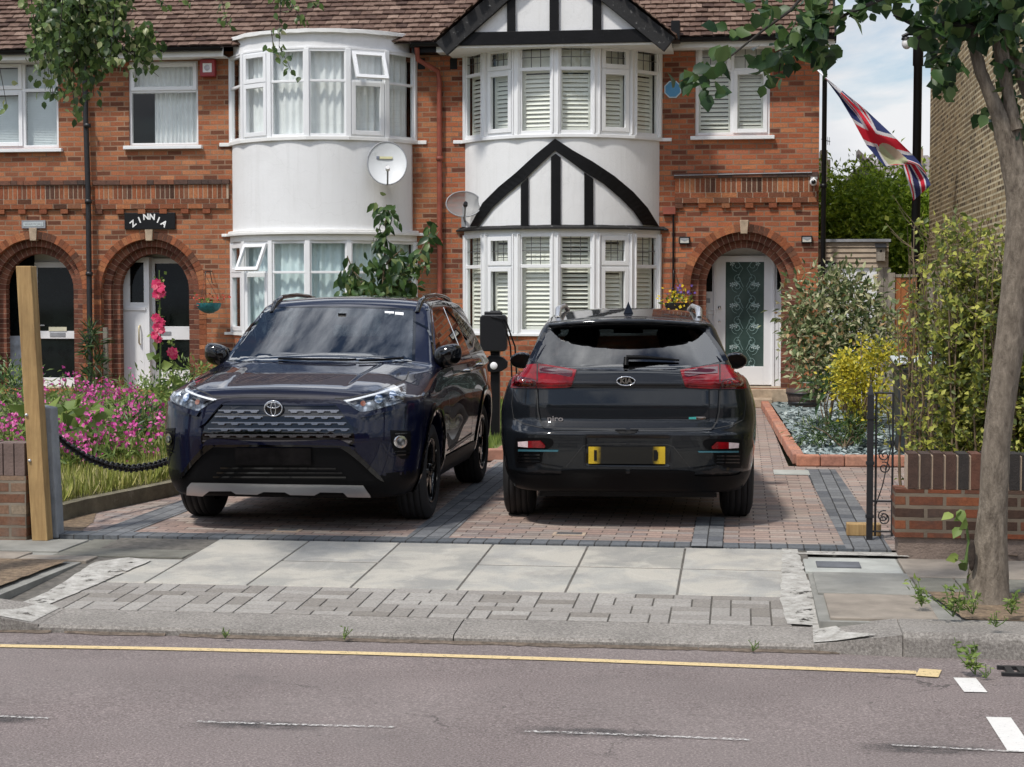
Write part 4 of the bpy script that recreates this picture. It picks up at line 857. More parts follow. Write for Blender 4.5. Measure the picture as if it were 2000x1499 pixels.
# ---------------- cars ----------------
def smax(a,b,k):  # smooth maximum
    h=np.clip(.5+.5*(a-b)/k,0,1); return b+(a-b)*h+k*h*(1-h)
def smin(a,b,k): return -smax(-a,-b,k)
def sstep(a,b,x): t=np.clip((x-a)/(b-a),0,1); return t*t*(3-2*t)
def pl(x,pts):
    xs=[p[0] for p in pts]; ys=[p[1] for p in pts]; return np.interp(x,xs,ys)
def spl(x,pts,w=.06):   # smoothed polyline
    return (pl(x-w,pts)+2*pl(x-w/2,pts)+2*pl(x,pts)+2*pl(x+w/2,pts)+pl(x+w,pts))/8
def surface_nets(fn,lo,hi,h):
    ax=[np.arange(lo[i],hi[i]+h,h) for i in range(3)]
    X,Y,Z=np.meshgrid(*ax,indexing='ij'); F=fn(X,Y,Z).astype(np.float64); F=np.where(np.abs(F)<1e-9,1e-9,F)
    nx,ny,nz=F.shape; s=F<0
    acc=np.zeros((nx-1,ny-1,nz-1,3)); cnt=np.zeros((nx-1,ny-1,nz-1))
    def sl(d): return tuple(slice(d[i],(nx,ny,nz)[i]-1+d[i]) for i in range(3))
    for axis in range(3):
        o=[a for a in range(3) if a!=axis]
        for a in (0,1):
            for b in (0,1):
                d0=[0,0,0]; d0[o[0]]=a; d0[o[1]]=b; d1=list(d0); d1[axis]=1
                f0=F[sl(d0)]; f1=F[sl(d1)]; m=(f0<0)!=(f1<0); t=np.where(m,f0/(f0-f1+1e-30),0)
                cnt+=m
                for k in range(3):
                    v=(t if k==axis else d0[k]); acc[...,k]+=np.where(m,v,0)
    act=cnt>0; idx=-np.ones(cnt.shape,int); n=act.sum(); idx[act]=np.arange(n)
    I=np.argwhere(act); V=(I+acc[act]/cnt[act][:,None])*h+np.array(lo)
    quads=[]
    for axis in range(3):
        o=[(axis+1)%3,(axis+2)%3]
        d1=[0,0,0]; d1[axis]=1
        a=s[tuple(slice(0,(nx,ny,nz)[i]-(1 if i==axis else 0)) for i in range(3))]
        b=s[tuple(slice(1 if i==axis else 0,None) for i in range(3))]
        for flip,m in ((False,a&~b),(True,~a&b)):
            P=np.argwhere(m); P=P[(P[:,o[0]]>0)&(P[:,o[1]]>0)&(P[:,o[0]]<(nx,ny,nz)[o[0]]-1)&(P[:,o[1]]<(nx,ny,nz)[o[1]]-1)]
            def g(da,db):
                q=P.copy(); q[:,o[0]]-=da; q[:,o[1]]-=db; return idx[q[:,0],q[:,1],q[:,2]]
            q=np.stack([g(1,1),g(0,1),g(0,0),g(1,0)],1)
            if flip:q=q[:,::-1]
            quads.append(q)
    Q=np.concatenate(quads); 
    # project onto the exact surface
    e=1e-3
    for it in range(5):
        f=fn(V[:,0],V[:,1],V[:,2]); gx=(fn(V[:,0]+e,V[:,1],V[:,2])-fn(V[:,0]-e,V[:,1],V[:,2]))/(2*e); gy=(fn(V[:,0],V[:,1]+e,V[:,2])-fn(V[:,0],V[:,1]-e,V[:,2]))/(2*e); gz=(fn(V[:,0],V[:,1],V[:,2]+e)-fn(V[:,0],V[:,1],V[:,2]-e))/(2*e)
        g2=gx*gx+gy*gy+gz*gz+1e-6; st=np.clip(f/g2,-.01,.01)*.8
        V=V-np.stack([gx,gy,gz],1)*st[:,None]
    return V,Q
def inpoly(px,py,poly):
    c=np.zeros(px.shape,bool); n=len(poly); j=n-1
    for i in range(n):
        xi,yi=poly[i]; xj,yj=poly[j]
        m=((yi>py)!=(yj>py))&(px<(xj-xi)*(py-yi)/((yj-yi) if yj!=yi else 1e-12)+xi); c^=m; j=i
    return c
def smoothpoly(pts,n=6,closed=True):
    """Catmull-Rom; a point given as (x,y,1) is a sharp corner"""
    out=[]; k=len(pts)
    for i in range(k):
        p0,p1,p2,p3=pts[(i-1)%k],pts[i],pts[(i+1)%k],pts[(i+2)%k]
        if len(p1)>2 : p0=p1
        if len(p2)>2 : p3=p2
        L=math.hypot(p2[0]-p1[0],p2[1]-p1[1])
        for j in range(n):
            t=j/n; out.append(tuple(.5*((2*p1[q])+(-p0[q]+p2[q])*t+(2*p0[q]-5*p1[q]+4*p2[q]-p3[q])*t*t+(-p0[q]+3*p1[q]-3*p2[q]+p3[q])*t**3) for q in (0,1)))
    return out
def fill2d(poly,maxe):
    bm=bmesh.new(); vs=[bm.verts.new((p[0],p[1],0)) for p in poly]; es=[bm.edges.new((vs[i],vs[(i+1)%len(vs)])) for i in range(len(vs))]
    bmesh.ops.triangle_fill(bm,use_beauty=True,edges=es)
    for _ in range(7):
        lo=[e for e in bm.edges if e.calc_length()>maxe]
        if not lo: break
        bmesh.ops.subdivide_edges(bm,edges=lo,cuts=1); bmesh.ops.triangulate(bm,faces=bm.faces[:]); bmesh.ops.beautify_fill(bm,faces=bm.faces[:],edges=[e for e in bm.edges if not e.is_boundary])
    return bm
def lerp2(a,b,t): return (a[0]+(b[0]-a[0])*t,a[1]+(b[1]-a[1])*t)
class Car:
    def __init__(s,root,loc,rot,fn,lo,hi,h,paint,cuts=None):
        s.root=root; s.Mw=Matrix.Translation(loc)@Matrix.Rotation(rot,4,'Z'); s.Mi=s.Mw.inverted(); s.loc=Vector(loc); s.rot=rot
        V,Q=surface_nets(fn,lo,hi,h); s.V=V; s.Q=Q; s.bvh=BVHTree.FromPolygons([tuple(v) for v in V],[tuple(q) for q in Q])
        s.fn=fn; s.o=s.Mi@Vector((0,0,CH)); s.keep=np.ones(len(Q),bool)
        s.cen=V[Q].mean(1); a=V[Q]; s.nor=np.cross(a[:,2]-a[:,0],a[:,3]-a[:,1]); s.nor/=np.linalg.norm(s.nor,axis=1)[:,None]+1e-12
    def dirv(s,px,py): return (s.Mi.to_3x3()@ray(px,py)).normalized()
    def cast(s,proj,u,v):
        if proj=='px': o,d=s.o,s.dirv(u,v)
        elif proj=='front': o,d=Vector((u,-6,v)),Vector((0,1,0))
        elif proj=='back': o,d=Vector((u,8,v)),Vector((0,-1,0))
        elif proj=='right': o,d=Vector((3,u,v)),Vector((-1,0,0))
        elif proj=='left': o,d=Vector((-3,u,v)),Vector((1,0,0))
        elif proj=='top': o,d=Vector((u,v,4)),Vector((0,0,-1))
        h=s.bvh.ray_cast(o,d)
        if h[0] is None: return None,None,o,d
        return h[0],h[1],o,d
    def normal(s,p):
        e=2e-3; x,y,z=[np.array([c]) for c in p]; f=s.fn
        n=Vector(((f(x+e,y,z)-f(x-e,y,z))[0],(f(x,y+e,z)-f(x,y-e,z))[0],(f(x,y,z+e)-f(x,y,z-e))[0])); return n.normalized() if n.length>1e-9 else Vector((0,0,1))
    def shell(s,proj,poly,name,mat,off=.004,maxe=None,mirror=False,parent=None,n=6,cut=False,frit=None,inset=.0,label=None,thick=.006,flatn=None):
        pts=smoothpoly(poly,n) if n else [p[:2] for p in poly]
        sc=260.0 if proj=='px' else 1.0
        bm=fill2d(pts,maxe or (.045*sc)); bm.verts.ensure_lookup_table()
        hit=[];miss=[];depth=[]
        for v in bm.verts:
            p,nn,o,d=s.cast(proj,v.co.x,v.co.y)
            if p is None: hit.append(None); miss.append(v.index if v.index>=0 else len(hit)-1)
            else: hit.append(p); depth.append((p-o).length)
        md=sorted(depth)[len(depth)//2] if depth else 3
        for i,v in enumerate(bm.verts):
            if hit[i] is None:
                _,_,o,d=s.cast(proj,v.co.x,v.co.y); r=s.bvh.find_nearest(o+d*md); hit[i]=r[0]
        nrm=[flatn or s.normal(p) for p in hit]
        bm.verts.index_update(); top=[p+q*off for p,q in zip(hit,nrm)]
        dv=(Vector((0,0,0)))
        faces=[[v.index for v in f.verts] for f in bm.faces]; bnd=[[v.index for v in e.verts] for e in bm.edges if e.is_boundary]; bm.free()
        # orient towards the outside
        def outw(f):
            a,b,c=[top[i] for i in f[:3]]; return (b-a).cross(c-a).dot(nrm[f[0]])>0
        faces=[f if outw(f) else f[::-1] for f in faces]
        res=[]
        for sg in ((1,-1) if mirror else (1,)):
            m=MB(); NN=[Vector((q.x*sg,q.y,q.z)) for q in nrm]; T=[Vector((p.x*sg,p.y,p.z)) for p in top]; ff=faces if sg==1 else [f[::-1] for f in faces]
            m.add(T,ff,True)
            low=[Vector((p.x*sg,p.y,p.z)) for p in [hh-nq*thick for hh,nq in zip(hit,nrm)]]
            k=len(m.v); m.v+= [tuple(p) for p in T]+[tuple(p) for p in low]; N=len(T)
            for a,b in bnd: m.f.append([k+a,k+b,k+N+b,k+N+a]); m.m.append(0); m.sm.append(False)
            ob=m.build(name,mat,None); ob.parent=parent or s.root; OFF[ob.name]=Vector((0,0,0))
            if label: ob['label']=label
            if flatn is None: ob.data.normals_split_custom_set_from_vertices([tuple(q) for q in NN]+[tuple(q) for q in NN]+[tuple(q) for q in NN])
            res.append(ob)
        if cut:
            s.cutpoly(proj,pts,inset)
            if mirror:
                s.cutpoly('left' if proj=='right' else proj,pts,inset,mir=True)
        return res
    def cutpoly(s,proj,pts,inset=0,mir=False):
        C=s.cen*np.array([-1 if (mir and proj=='px') else 1,1,1]); N=s.nor*np.array([-1 if (mir and proj=='px') else 1,1,1])
        cx=sum(p[0] for p in pts)/len(pts); cy=sum(p[1] for p in pts)/len(pts)
        pts=[((p[0]-cx)*(1-inset)+cx,(p[1]-cy)*(1-inset)+cy) for p in pts]
        if proj=='px':
            Mw=np.array(s.Mw); P=C@Mw[:3,:3].T+Mw[:3,3]; q=P-np.array([0,0,CH])
            x=q[:,0]*_c+q[:,1]*_s; f=-q[:,0]*_s*_cp+q[:,1]*_c*_cp-q[:,2]*_sp; up=-q[:,0]*_s*_sp+q[:,1]*_c*_sp+q[:,2]*_cp
            u=1000+FPX*x/f; v=749.5-FPX*up/f; o=np.array(s.o); face=((C-o)*N).sum(1)<0
        elif proj=='right': u,v=C[:,1],C[:,2]; face=N[:,0]>.25
        elif proj=='left': u,v=C[:,1],C[:,2]; face=N[:,0]<-.25
        elif proj=='front': u,v=C[:,0],C[:,2]; face=N[:,1]<-.2
        elif proj=='back': u,v=C[:,0],C[:,2]; face=N[:,1]>.2
        s.keep&=~(inpoly(u,v,pts)&face)
    def body(s,mat,name='body',lowmat=None,lowfn=None):
        m=MB(); Q=s.Q[s.keep]; me=bpy.data.meshes.new(name); me.from_pydata([tuple(v) for v in s.V],[],[tuple(int(i) for i in q) for q in Q])
        me.materials.append(mat); me.polygons.foreach_set('use_smooth',[True]*len(Q))
        if lowmat:
            me.materials.append(lowmat); C=s.cen[s.keep]; me.polygons.foreach_set('material_index',lowfn(C,s.nor[s.keep]).astype(int).tolist())
        ob=bpy.data.objects.new(name,me); COL.objects.link(ob); ob.parent=s.root
        bm=bmesh.new(); bm.from_mesh(me); bmesh.ops.delete(bm,geom=[v for v in bm.verts if not v.link_faces],context='VERTS')
        bm.to_mesh(me); bm.free()
        nn=np.zeros(len(me.vertices)*3); me.vertices.foreach_get('co',nn); co=nn.reshape(-1,3); e=2e-3; f=s.fn; x,y,z=co.T
        g=np.stack([f(x+e,y,z)-f(x-e,y,z),f(x,y+e,z)-f(x,y-e,z),f(x,y,z+e)-f(x,y,z-e)],1); g/=np.linalg.norm(g,axis=1)[:,None]+1e-12
        me.normals_split_custom_set_from_vertices([tuple(v) for v in g])
        OFF[ob.name]=Vector((0,0,0)); s.bodyob=ob; return ob
    def part(s,mb,name,mat,parent=None,bevel=0,label=None):
        o=mb.build(name,mat,None,bevel=bevel); o.parent=parent or s.root; OFF[o.name]=Vector((0,0,0))
        if label:o['label']=label
        return o
    def place(s): s.root.location=s.loc; s.root.rotation_euler=(0,0,s.rot)
    def line(s,proj,pts,name,mat,w=.006,off=.0015,mirror=False,parent=None,sub=8):
        out=[]
        for i in range(len(pts)-1):
            for j in range(sub): out.append(lerp2(pts[i],pts[i+1],j/sub))
        out.append(pts[-1]); H=[]
        for q in out:
            p,n_,o,d=s.cast(proj,*q)
            if p is not None: H.append((p,s.normal(p)))
        for sg in ((1,-1) if mirror else (1,)):
            m=MB(); vs=[]
            for i,(p,n_) in enumerate(H):
                t=(H[min(i+1,len(H)-1)][0]-H[max(i-1,0)][0]).normalized(); sd=t.cross(n_).normalized()
                for k in (-1,1): v=p+n_*off+sd*k*w/2; vs.append((v.x*sg,v.y,v.z))
            m.add(vs,[(2*i,2*i+1,2*i+3,2*i+2) for i in range(len(H)-1)],True); s.part(m,name,mat,parent)
def wheel(car,x,y,r,w,side,mat_rim,spokes,rimr=.235):
    """wheel = tyre (> rim, hub)"""
    m=MB(); hw=w/2
    prof=[(rimr,-hw+.02),(rimr+.03,-hw),(r-.06,-hw-.004),(r-.018,-hw+.012),(r,-hw+.035)]
    for k in range(4):
        c=-hw+.045+k*(w-.09)/3; prof+=[(r,c-.003),(r-.008,c-.002),(r-.008,c+.002),(r,c+.003)]
    prof+=[(r,hw-.035),(r-.018,hw-.012),(r-.06,hw+.004),(rimr+.03,hw),(rimr,hw-.02)]
    m.lathe(prof,(x,y,r),'X',48); t=car.part(m,'tyre',M['rubber'])
    m=MB(); xo=x+side*(hw-.02)
    m.lathe([(rimr,hw-.01),(rimr-.012,hw-.008),(rimr-.02,hw-.05),(rimr-.02,-hw+.02)] if side>0 else [(rimr,-hw+.01),(rimr-.012,-hw+.008),(rimr-.02,-hw+.05),(rimr-.02,hw-.02)],(x,y,r),'X',40)
    for k in range(spokes):
        a=2*math.pi*k/spokes; 
        for da in (-.13,.13):
            ca,sa=math.cos(a+da),math.sin(a+da); ax=Vector((0,ca,sa)); tg=Vector((0,-sa,ca)); m.obox(Vector((xo-side*.015,y,r))+ax*(rimr*.55),ax,tg,(1,0,0),rimr*.45,.011,.010)
    m.lathe([(0,.012),(.045,.01),(.055,-.02)] if side>0 else [(0,-.012),(.045,-.01),(.055,.02)],(xo,y,r),'X',20)
    car.part(m,'rim',mat_rim,t); m=MB(); m.lathe([(0,0),(rimr-.02,0)],(x+side*.02,y,r),'X',28); car.part(m,'brake_disc',M['blackm'],t)
    return t
def carpaint(name,c,flake=.0,rough=.35):
    t=NT(name); t.set(c,rough,.0,spec=.08,coat=1.0); t.p.inputs['Coat Roughness'].default_value=.012; t.p.inputs['Coat IOR'].default_value=1.42
    if flake:
        n=t.noise(900,2,.5); col=t.mix(t.ramp(n,[(.45,0),(.62,1)]),c,tuple(min(1,x*2.2+flake) for x in c)); t.set(col)
    return t.m
M['paint_blue']=carpaint('midnight_blue_paint',(.0010,.0018,.010),.0005); M['paint_grey']=carpaint('gunmetal_paint',(.0045,.0055,.007),.002)
M['rubber']=simple('tyre_rubber',(.014,.014,.015),.8,var=.2,bump=.2); M['gloss']=simple('gloss_black',(.003,.003,.0035),.04,spec=.4,coat=.4); M['mattb']=simple('textured_black',(.0035,.0035,.004),.4,spec=.12,bump=.1,bscale=300)
M['cglass']=glassmat('car_glass',(.26,.30,.30),1.0,.0,1.85); M['cglassd']=glassmat('privacy_glass',(.12,.135,.14),1.0,.0,1.85)
def wsglass():
    return glassmat('windscreen_glass',(.28,.32,.34),1.0,.0,2.05)
M['wsglass']=wsglass()
M['lampclear']=glassmat('lamp_lens',(.9,.92,.94),1,.0,1.5); M['bright']=simple('lamp_reflector',(.8,.8,.82),.10,metal=1); M['tan']=simple('seat_black',(.02,.02,.022),.8)
def redlens():
    t=NT('red_lamp_lens'); n=t.noise(14,3); t.set(t.ramp(n,[(.3,(.09,.002,.004)),(.7,(.24,.004,.008))]),.08,spec=.3,coat=.35); return t.m
M['redl']=redlens(); M['redd']=simple('dark_red_lens',(.05,.002,.003),.06,spec=.6,coat=.8,var=.3,scale=20); M['amber']=simple('amber_lens',(.25,.07,.02),.1,coat=.5)
def seat(car,x,y,z,par=None,h=.62,w=.48,ms=None):
    m=MB()
    m.grid(lambda u,v:(x+w/2*(2*u-1)*(1-.18*v**3),y+.10*v+.03*math.sin(math.pi*u)-(.10 if True else 0),z+h*v),8,8)
    m.grid(lambda u,v:(x+w/2*(2*u-1)*(1-.18*v**3),y+.12+.10*v-.03*math.sin(math.pi*u),z+h*v),8,8)
    for s_ in (-1,1): m.grid(lambda u,v:(x+s_*w/2*(1-.18*v**3),y-.1+.22*u+.10*v,z+h*v),2,8)
    m.grid(lambda u,v:(x+w/2*.82*(2*u-1),y+.0+.22*v,z+h),4,2)
    hx=[(x+.13*math.cos(a)*(1.0),z+h+.12+.095*math.sin(a)) for a in [2*math.pi*i/16 for i in range(16)]]
    m.prism([(a,y+.03,b) for a,b in hx],(0,.1,0)); m.box(x-.05,x+.05,y+.06,y+.09,z+h-.02,z+h+.06); m.box(x-w/2,x+w/2,y-.5,y,z-.12,z+.02)
    return car.part(m,'seat',M['tan'],par)

# ===== dark blue SUV facing the road (local: +x image right, +y rearwards, origin under front axle) =====
def fn_suv(x,y,z):
    ax=np.abs(x)
    Wd=spl(z,[(.2,.80),(.34,.885),(.60,.915),(.80,.915),(.98,.885),(1.10,.855),(1.2,.84)],.05)
    Wd=Wd-.10*np.clip((-.35-y)/.6,0,1)**2-.075*np.clip((y-2.5)/.85,0,1)**2
    fl=np.exp(-((y)/.50)**2)*.016+np.exp(-((y-2.5)/.52)**2)*.022
    Wd=Wd+fl*sstep(1.02,.80,z)
    side=(ax-Wd)*.96
    # front face
    f0=spl(z,[(.18,-.80),(.25,-.86),(.34,-.905),(.60,-.925),(.66,-.93),(.80,-.90),(.90,-.865),(1.0,-.79)],.03)
    cur=.05*ax**2+.30*np.clip((ax-.52)/.42,0,2)**2
    # recessed lower intake between the bumper corners
    front=(f0+cur)-y
    # hood
    hc=spl(y,[(-1.0,.945),(-.85,.965),(-.70,1.0),(-.3,1.065),(.2,1.11),(.5,1.13),(.9,1.14),(3.9,1.14)],.06)
    hood=hc-.055*(ax/.9)**2-.075*np.clip((ax-.55)/.35,0,1)**2*sstep(.6,-.4,y)
    hood=hood+.014*sstep(.40,.46,ax-.06*np.clip((y+.8)/1.3,0,1))*sstep(.78,.60,ax)*sstep(-.80,-.55,y)*sstep(.55,.2,y)
    hood=hood-.030*np.clip(y-1.3,0,3)*0
    top=(z-hood)*.95
    rear=(y-spl(z,[(.2,3.20),(.4,3.28),(.75,3.32),(1.0,3.28),(1.2,3.2)],.04)+.06*ax**2+.2*np.clip((ax-.6)/.35,0,2)**2)
    bot=(.235+.05*np.clip(-y-.55,0,1)*0-z)
    low=smax(smax(side,front,.10),smax(top,rear,.06),.035)
    low=smax(low,bot,.03)
    # cabin
    ws=(.50-y)*.50+(z-1.12)*.866; ws=-( (y-.42)*.52-(z-1.08)*.854 )
    ws=ws+.045*ax**2
    roof=(z-spl(y,[(.9,1.56),(1.4,1.60),(2.0,1.612),(2.6,1.59),(3.1,1.55)],.15)+.030*(ax/.6)**2)
    tail=((y-3.14)*.84+(z-1.15)*.54)
    cs=(ax-(spl(z,[(1.0,.885),(1.12,.83),(1.60,.635)],.02)-.02*np.clip(y-2.2,0,1)-.05*np.clip(1.0-y,0,1)))*.92
    cab=smax(smax(ws,cs,.035),smax(roof,tail,.05),.06); cab=smax(cab,1.0-z,.02)
    f=smin(low,cab,.03)
    for wy in (0,2.5):
        f=smax(f,np.minimum(.405-np.sqrt((y-wy)**2+(z-.365)**2),ax-.60),.012)
    return f
suv=thing('parked_car','glossy dark blue SUV parked facing the road on the left of the charging post','car')
SL_=(-3.10,12.33,0)
suvc=Car(suv,SL_,R(.1),fn_suv,(-1.0,-1.05,.12),(1.0,3.5,1.75),.02,M['paint_blue'])
def q3(l): return [(x/2.7778+280,y/2.7778+540)+tuple(r) for x,y,*r in l]
C=suvc
# windscreen
C.shell('px',q3([(452,458,1),(700,468),(1000,472),(1250,470),(1458,462,1),(1464,190,1),(1250,180),(1000,176),(800,177),(642,182,1)]),'windscreen',M['wsglass'],off=.005,cut=True,inset=.035,n=5)
for a,b in (((455,456),(642,184)),((1456,460),(1462,190))): C.line('px',q3([a,b]),'windscreen_frit',M['gloss'],w=.05,off=.002)
C.line('px',q3([(642,182),(800,178),(1000,177),(1250,181),(1462,190)]),'windscreen_frit',M['gloss'],w=.07,off=.002); C.line('px',q3([(455,456),(700,465),(1000,469),(1250,467),(1456,460)]),'windscreen_frit',M['gloss'],w=.06,off=.002)
m=MB()
for pts in (q3([(735,462),(1100,470),(1165,466)]),q3([(1170,472),(1300,468),(1440,455)])):
    P=[]
    for i in range(len(pts)-1):
        for j in range(5):
            p,n_,o,d=C.cast('px',*lerp2(pts[i],pts[i+1],j/5)); 
            if p: P.append(p+C.normal(p)*.022)
    m.tube(P,.009,6)
C.part(m,'wiper',M['mattb'])
# side glass
SW=[[(.70,1.155,1),(1.18,1.47),(1.35,1.505),(1.75,1.515,1),(1.75,1.15,1)],[(1.82,1.15,1),(1.82,1.515,1),(2.2,1.50),(2.38,1.47,1),(2.46,1.19,1)],[(2.52,1.20,1),(2.44,1.465,1),(2.72,1.39),(2.80,1.26,1)]]
for w_ in SW: C.shell('right',w_,'side_window',M['cglassd'],off=.003,mirror=True,cut=True,inset=.06,n=4)
C.line('right',[(.66,1.125),(1.2,1.128),(2.5,1.155),(2.85,1.235)],'chrome_strip',M['chrome'],w=.016,off=.004,mirror=True)
C.line('right',[(.62,1.14),(1.1,1.49),(1.5,1.545),(2.2,1.54),(2.7,1.44),(2.85,1.25)],'window_trim',M['gloss'],w=.02,off=.003,mirror=True)
# rear glass (not seen, lets light through)
C.shell('back',[(-.6,1.2,1),(.6,1.2,1),(.5,1.5,1),(-.5,1.5,1)],'rear_window',M['cglassd'],off=.003,cut=True,inset=.05,n=3)
# panel gaps
C.line('right',[(.62,.48),(.66,.9),(.62,1.12)],'panel_gap',M['gappy'],w=.007,mirror=True); C.line('right',[(1.785,.36),(1.80,.8),(1.785,1.13)],'panel_gap',M['gappy'],w=.007,mirror=True); C.line('right',[(2.15,.52),(2.42,.75),(2.52,1.14)],'panel_gap',M['gappy'],w=.007,mirror=True)
C.line('px',q3([(222,575),(300,618),(385,655),(500,657),(712,660),(900,662),(1085,664),(1200,644),(1330,600),(1425,560),(1440,520)]),'bonnet_gap',M['gappy'],w=.010,off=.0015)
# headlights
HLP=q3([(1085,674,1),(1190,655),(1300,622),(1398,582),(1422,592),(1420,640),(1400,680),(1320,706),(1215,734),(1178,738,1),(1130,706)])
hb=NT('headlamp_inner'); v=hb.n('TexVoronoi',Scale=26); hb.l(hb.tc,v.inputs['Vector']); hb.set(hb.ramp(v.outputs['Distance'],[(.15,(.60,.62,.65)),(.45,(.16,.17,.18)),(.8,(.03,.03,.035))]),.15,metal=.6); M['hlin']=hb.m
for k,o in enumerate(C.shell('px',HLP,'headlight',M['hlin'],off=.004,mirror=True,maxe=8)):
    sg=1 if k==0 else -1
def both(proj,poly,name,mat,off,par=None,n=5,maxe=None,label=None): return C.shell(proj,poly,name,mat,off=off,mirror=True,n=n,maxe=maxe,label=label)
both('px',q3([(1120,682,1),(1300,640),(1400,600,1),(1408,625,1),(1300,662),(1150,700,1)]),'headlight_projector',M['gloss'],.007,n=3,maxe=8)
both('px',q3([(1095,677,1),(1300,628),(1412,588,1),(1416,596,1),(1300,637),(1102,684,1)]),'daytime_lamp',M['white'],.009,n=2,maxe=8)
def circ(cx,cy,r,ry=None,n=18): return [(cx+r*math.cos(2*math.pi*i/n),cy+(ry or r)*math.sin(2*math.pi*i/n)) for i in range(n)]
both('px',q3(circ(1192,692,14)),'indicator_lamp',M['amber'],.010,n=0,maxe=8); both('px',q3(circ(1275,668,22)),'projector_lamp',M['bright'],.011,n=0,maxe=8); both('px',q3(circ(1350,645,18)),'projector_lamp',M['bright'],.011,n=0,maxe=8)
both('px',HLP,'headlight_lens',M['lampclear'],.018,n=6,maxe=8)
# front fascia pieces
C.shell('px',q3([(425,672,1),(1050,676,1),(1085,700),(1132,810,1),(1146,890),(1120,925,1),(330,925,1),(312,880),(338,812,1),(400,700)]),'grille',M['gloss'],off=.003,n=4)
C.shell('px',q3([(425,664,1),(560,667),(1040,668,1),(1050,692,1),(1000,705),(430,700,1)]),'grille_top_bar',M['paint_blue'],off=.022,n=3,thick=.03)
def bar(x0,x1,y,skip=None):
    top=[];bot=[]; x=x0; 
    segs=[(x0,x1)] if not skip else [(x0,skip[0]),(skip[1],x1)]
    for a,b in segs:
        pts=[(a,y),(b,y+1)]; x=b; 
        lw=[]
        k=0; xx=b
        while xx>a+50:
            lw+=[(xx,y+7),(xx-6,y+7),(xx-13,y+16),(xx-40,y+16),(xx-47,y+7)]; xx-=72
        lw+= [(a,y+7)]
        lw=[p for p in lw if p[0]>=a]
        C.shell('px',q3(pts+lw),'grille_bar',M['grbar'],off=.020,n=0,maxe=26,thick=.02)
gb_=NT('grille_bar_silver'); gb_.set((.20,.20,.21),.22,metal=.85); M['grbar']=gb_.m
bar(412,1062,728,(630,790)); bar(392,1084,760,(650,770)); bar(373,1102,793); bar(354,1118,826); bar(338,1128,858); bar(326,1134,888)
C.shell('px',q3([(335,905,1),(380,880),(600,893),(850,893),(1050,885),(1110,905,1),(1140,940,1),(1075,915),(360,912),(325,935,1)]),'grille_lip',M['paint_blue'],off=.034,n=3,thick=.05)
C.shell('px',q3([(372,930,1),(1060,932,1),(1150,985),(1262,1096,1),(1240,1112),(250,1108,1),(222,1088),(300,990)]),'lower_intake',M['mattb'],off=.003,n=4)
for yy,a,b in ((1040,420,1045),(1065,400,1080),(1088,380,1100)): C.line('px',q3([(a,yy),(b,yy+2)]),'intake_slat',M['gloss'],w=.012,off=.012)
C.shell('px',q3([(505,930,1),(912,930,1),(914,1020,1),(503,1018,1)]),'number_plate',simple('blacked_plate',(.006,.005,.005),.5,var=.6,scale=14,spec=.1),off=.03,n=0,thick=.04)
C.shell('px',q3([(262,1120,1),(700,1128),(1192,1135,1),(1232,1192,1),(1110,1190,1),(1085,1168,1),(962,1166,1),(930,1182,1),(800,1180,1),(770,1166,1),(655,1164,1),(620,1178,1),(505,1175,1),(480,1160,1),(362,1160,1),(325,1184,1),(240,1178,1),(245,1140)]),'skid_plate',M['silver'],off=.016,n=1,thick=.03)
# gloss strakes running from the grille to the bumper corners
both('px',q3([(1095,905,1),(1135,935),(1265,1065),(1300,1112,1),(1262,1092),(1150,985),(1075,930,1)]),'bumper_blade',M['gloss'],.02,n=3,maxe=8)
both('px',q3([(1340,835,1),(1448,840,1),(1450,930),(1435,985,1),(1398,990),(1352,930)]),'fog_lamp_surround',M['mattb'],.004,n=3,maxe=8)
for yy in (855,950,970): C.line('px',q3([(1360,yy),(1440,yy-4)]),'fog_slat',M['gloss'],w=.008,off=.010,mirror=True)
both('px',q3(circ(1390,898,33)),'fog_lamp',M['bright'],.016,n=0,maxe=8); both('px',q3(circ(1390,898,20)),'fog_lamp_bulb',M['hlin'],.022,n=0,maxe=8)
both('px',q3([(1165,742,1),(1300,722),(1420,690,1),(1405,712),(1300,742),(1180,770,1)]),'lamp_brow',M['paint_blue'],.02,n=3,maxe=8)
both('px',q3([(1000,690,1),(1060,680),(1085,700),(1150,800),(1160,830,1),(1120,800),(1050,705)]),'grille_shoulder',M['paint_blue'],.026,n=3,maxe=8)
# emblem: three ellipses in a round badge
p,n_,_,_=C.cast('px',712/2.7778+280,716/2.7778+540); fr=Matrix.Translation(p+Vector((0,-.030,0)))
def ell(mb,cx,cz,a,b,r): mb.tube([(p.x+cx+a*math.cos(t),p.y-.036+.0,p.z+cz+b*math.sin(t)) for t in [2*math.pi*i/28 for i in range(29)]],r,6,False)
m=MB(); m.lathe([(0,-.034),(.052,-.032),(.063,-.02),(.065,.03)],(p.x,p.y,p.z),'Y',28); m.v=[(x,y,(z-p.z)*.86+p.z) for x,y,z in m.v]; lg=C.part(m,'badge',M['gloss'])
m=MB(); ell(m,0,0,.061,.051,.005); ell(m,0,.022,.044,.019,.004); ell(m,0,-.002,.017,.046,.004); C.part(m,'badge_rings',M['chrome'],lg)
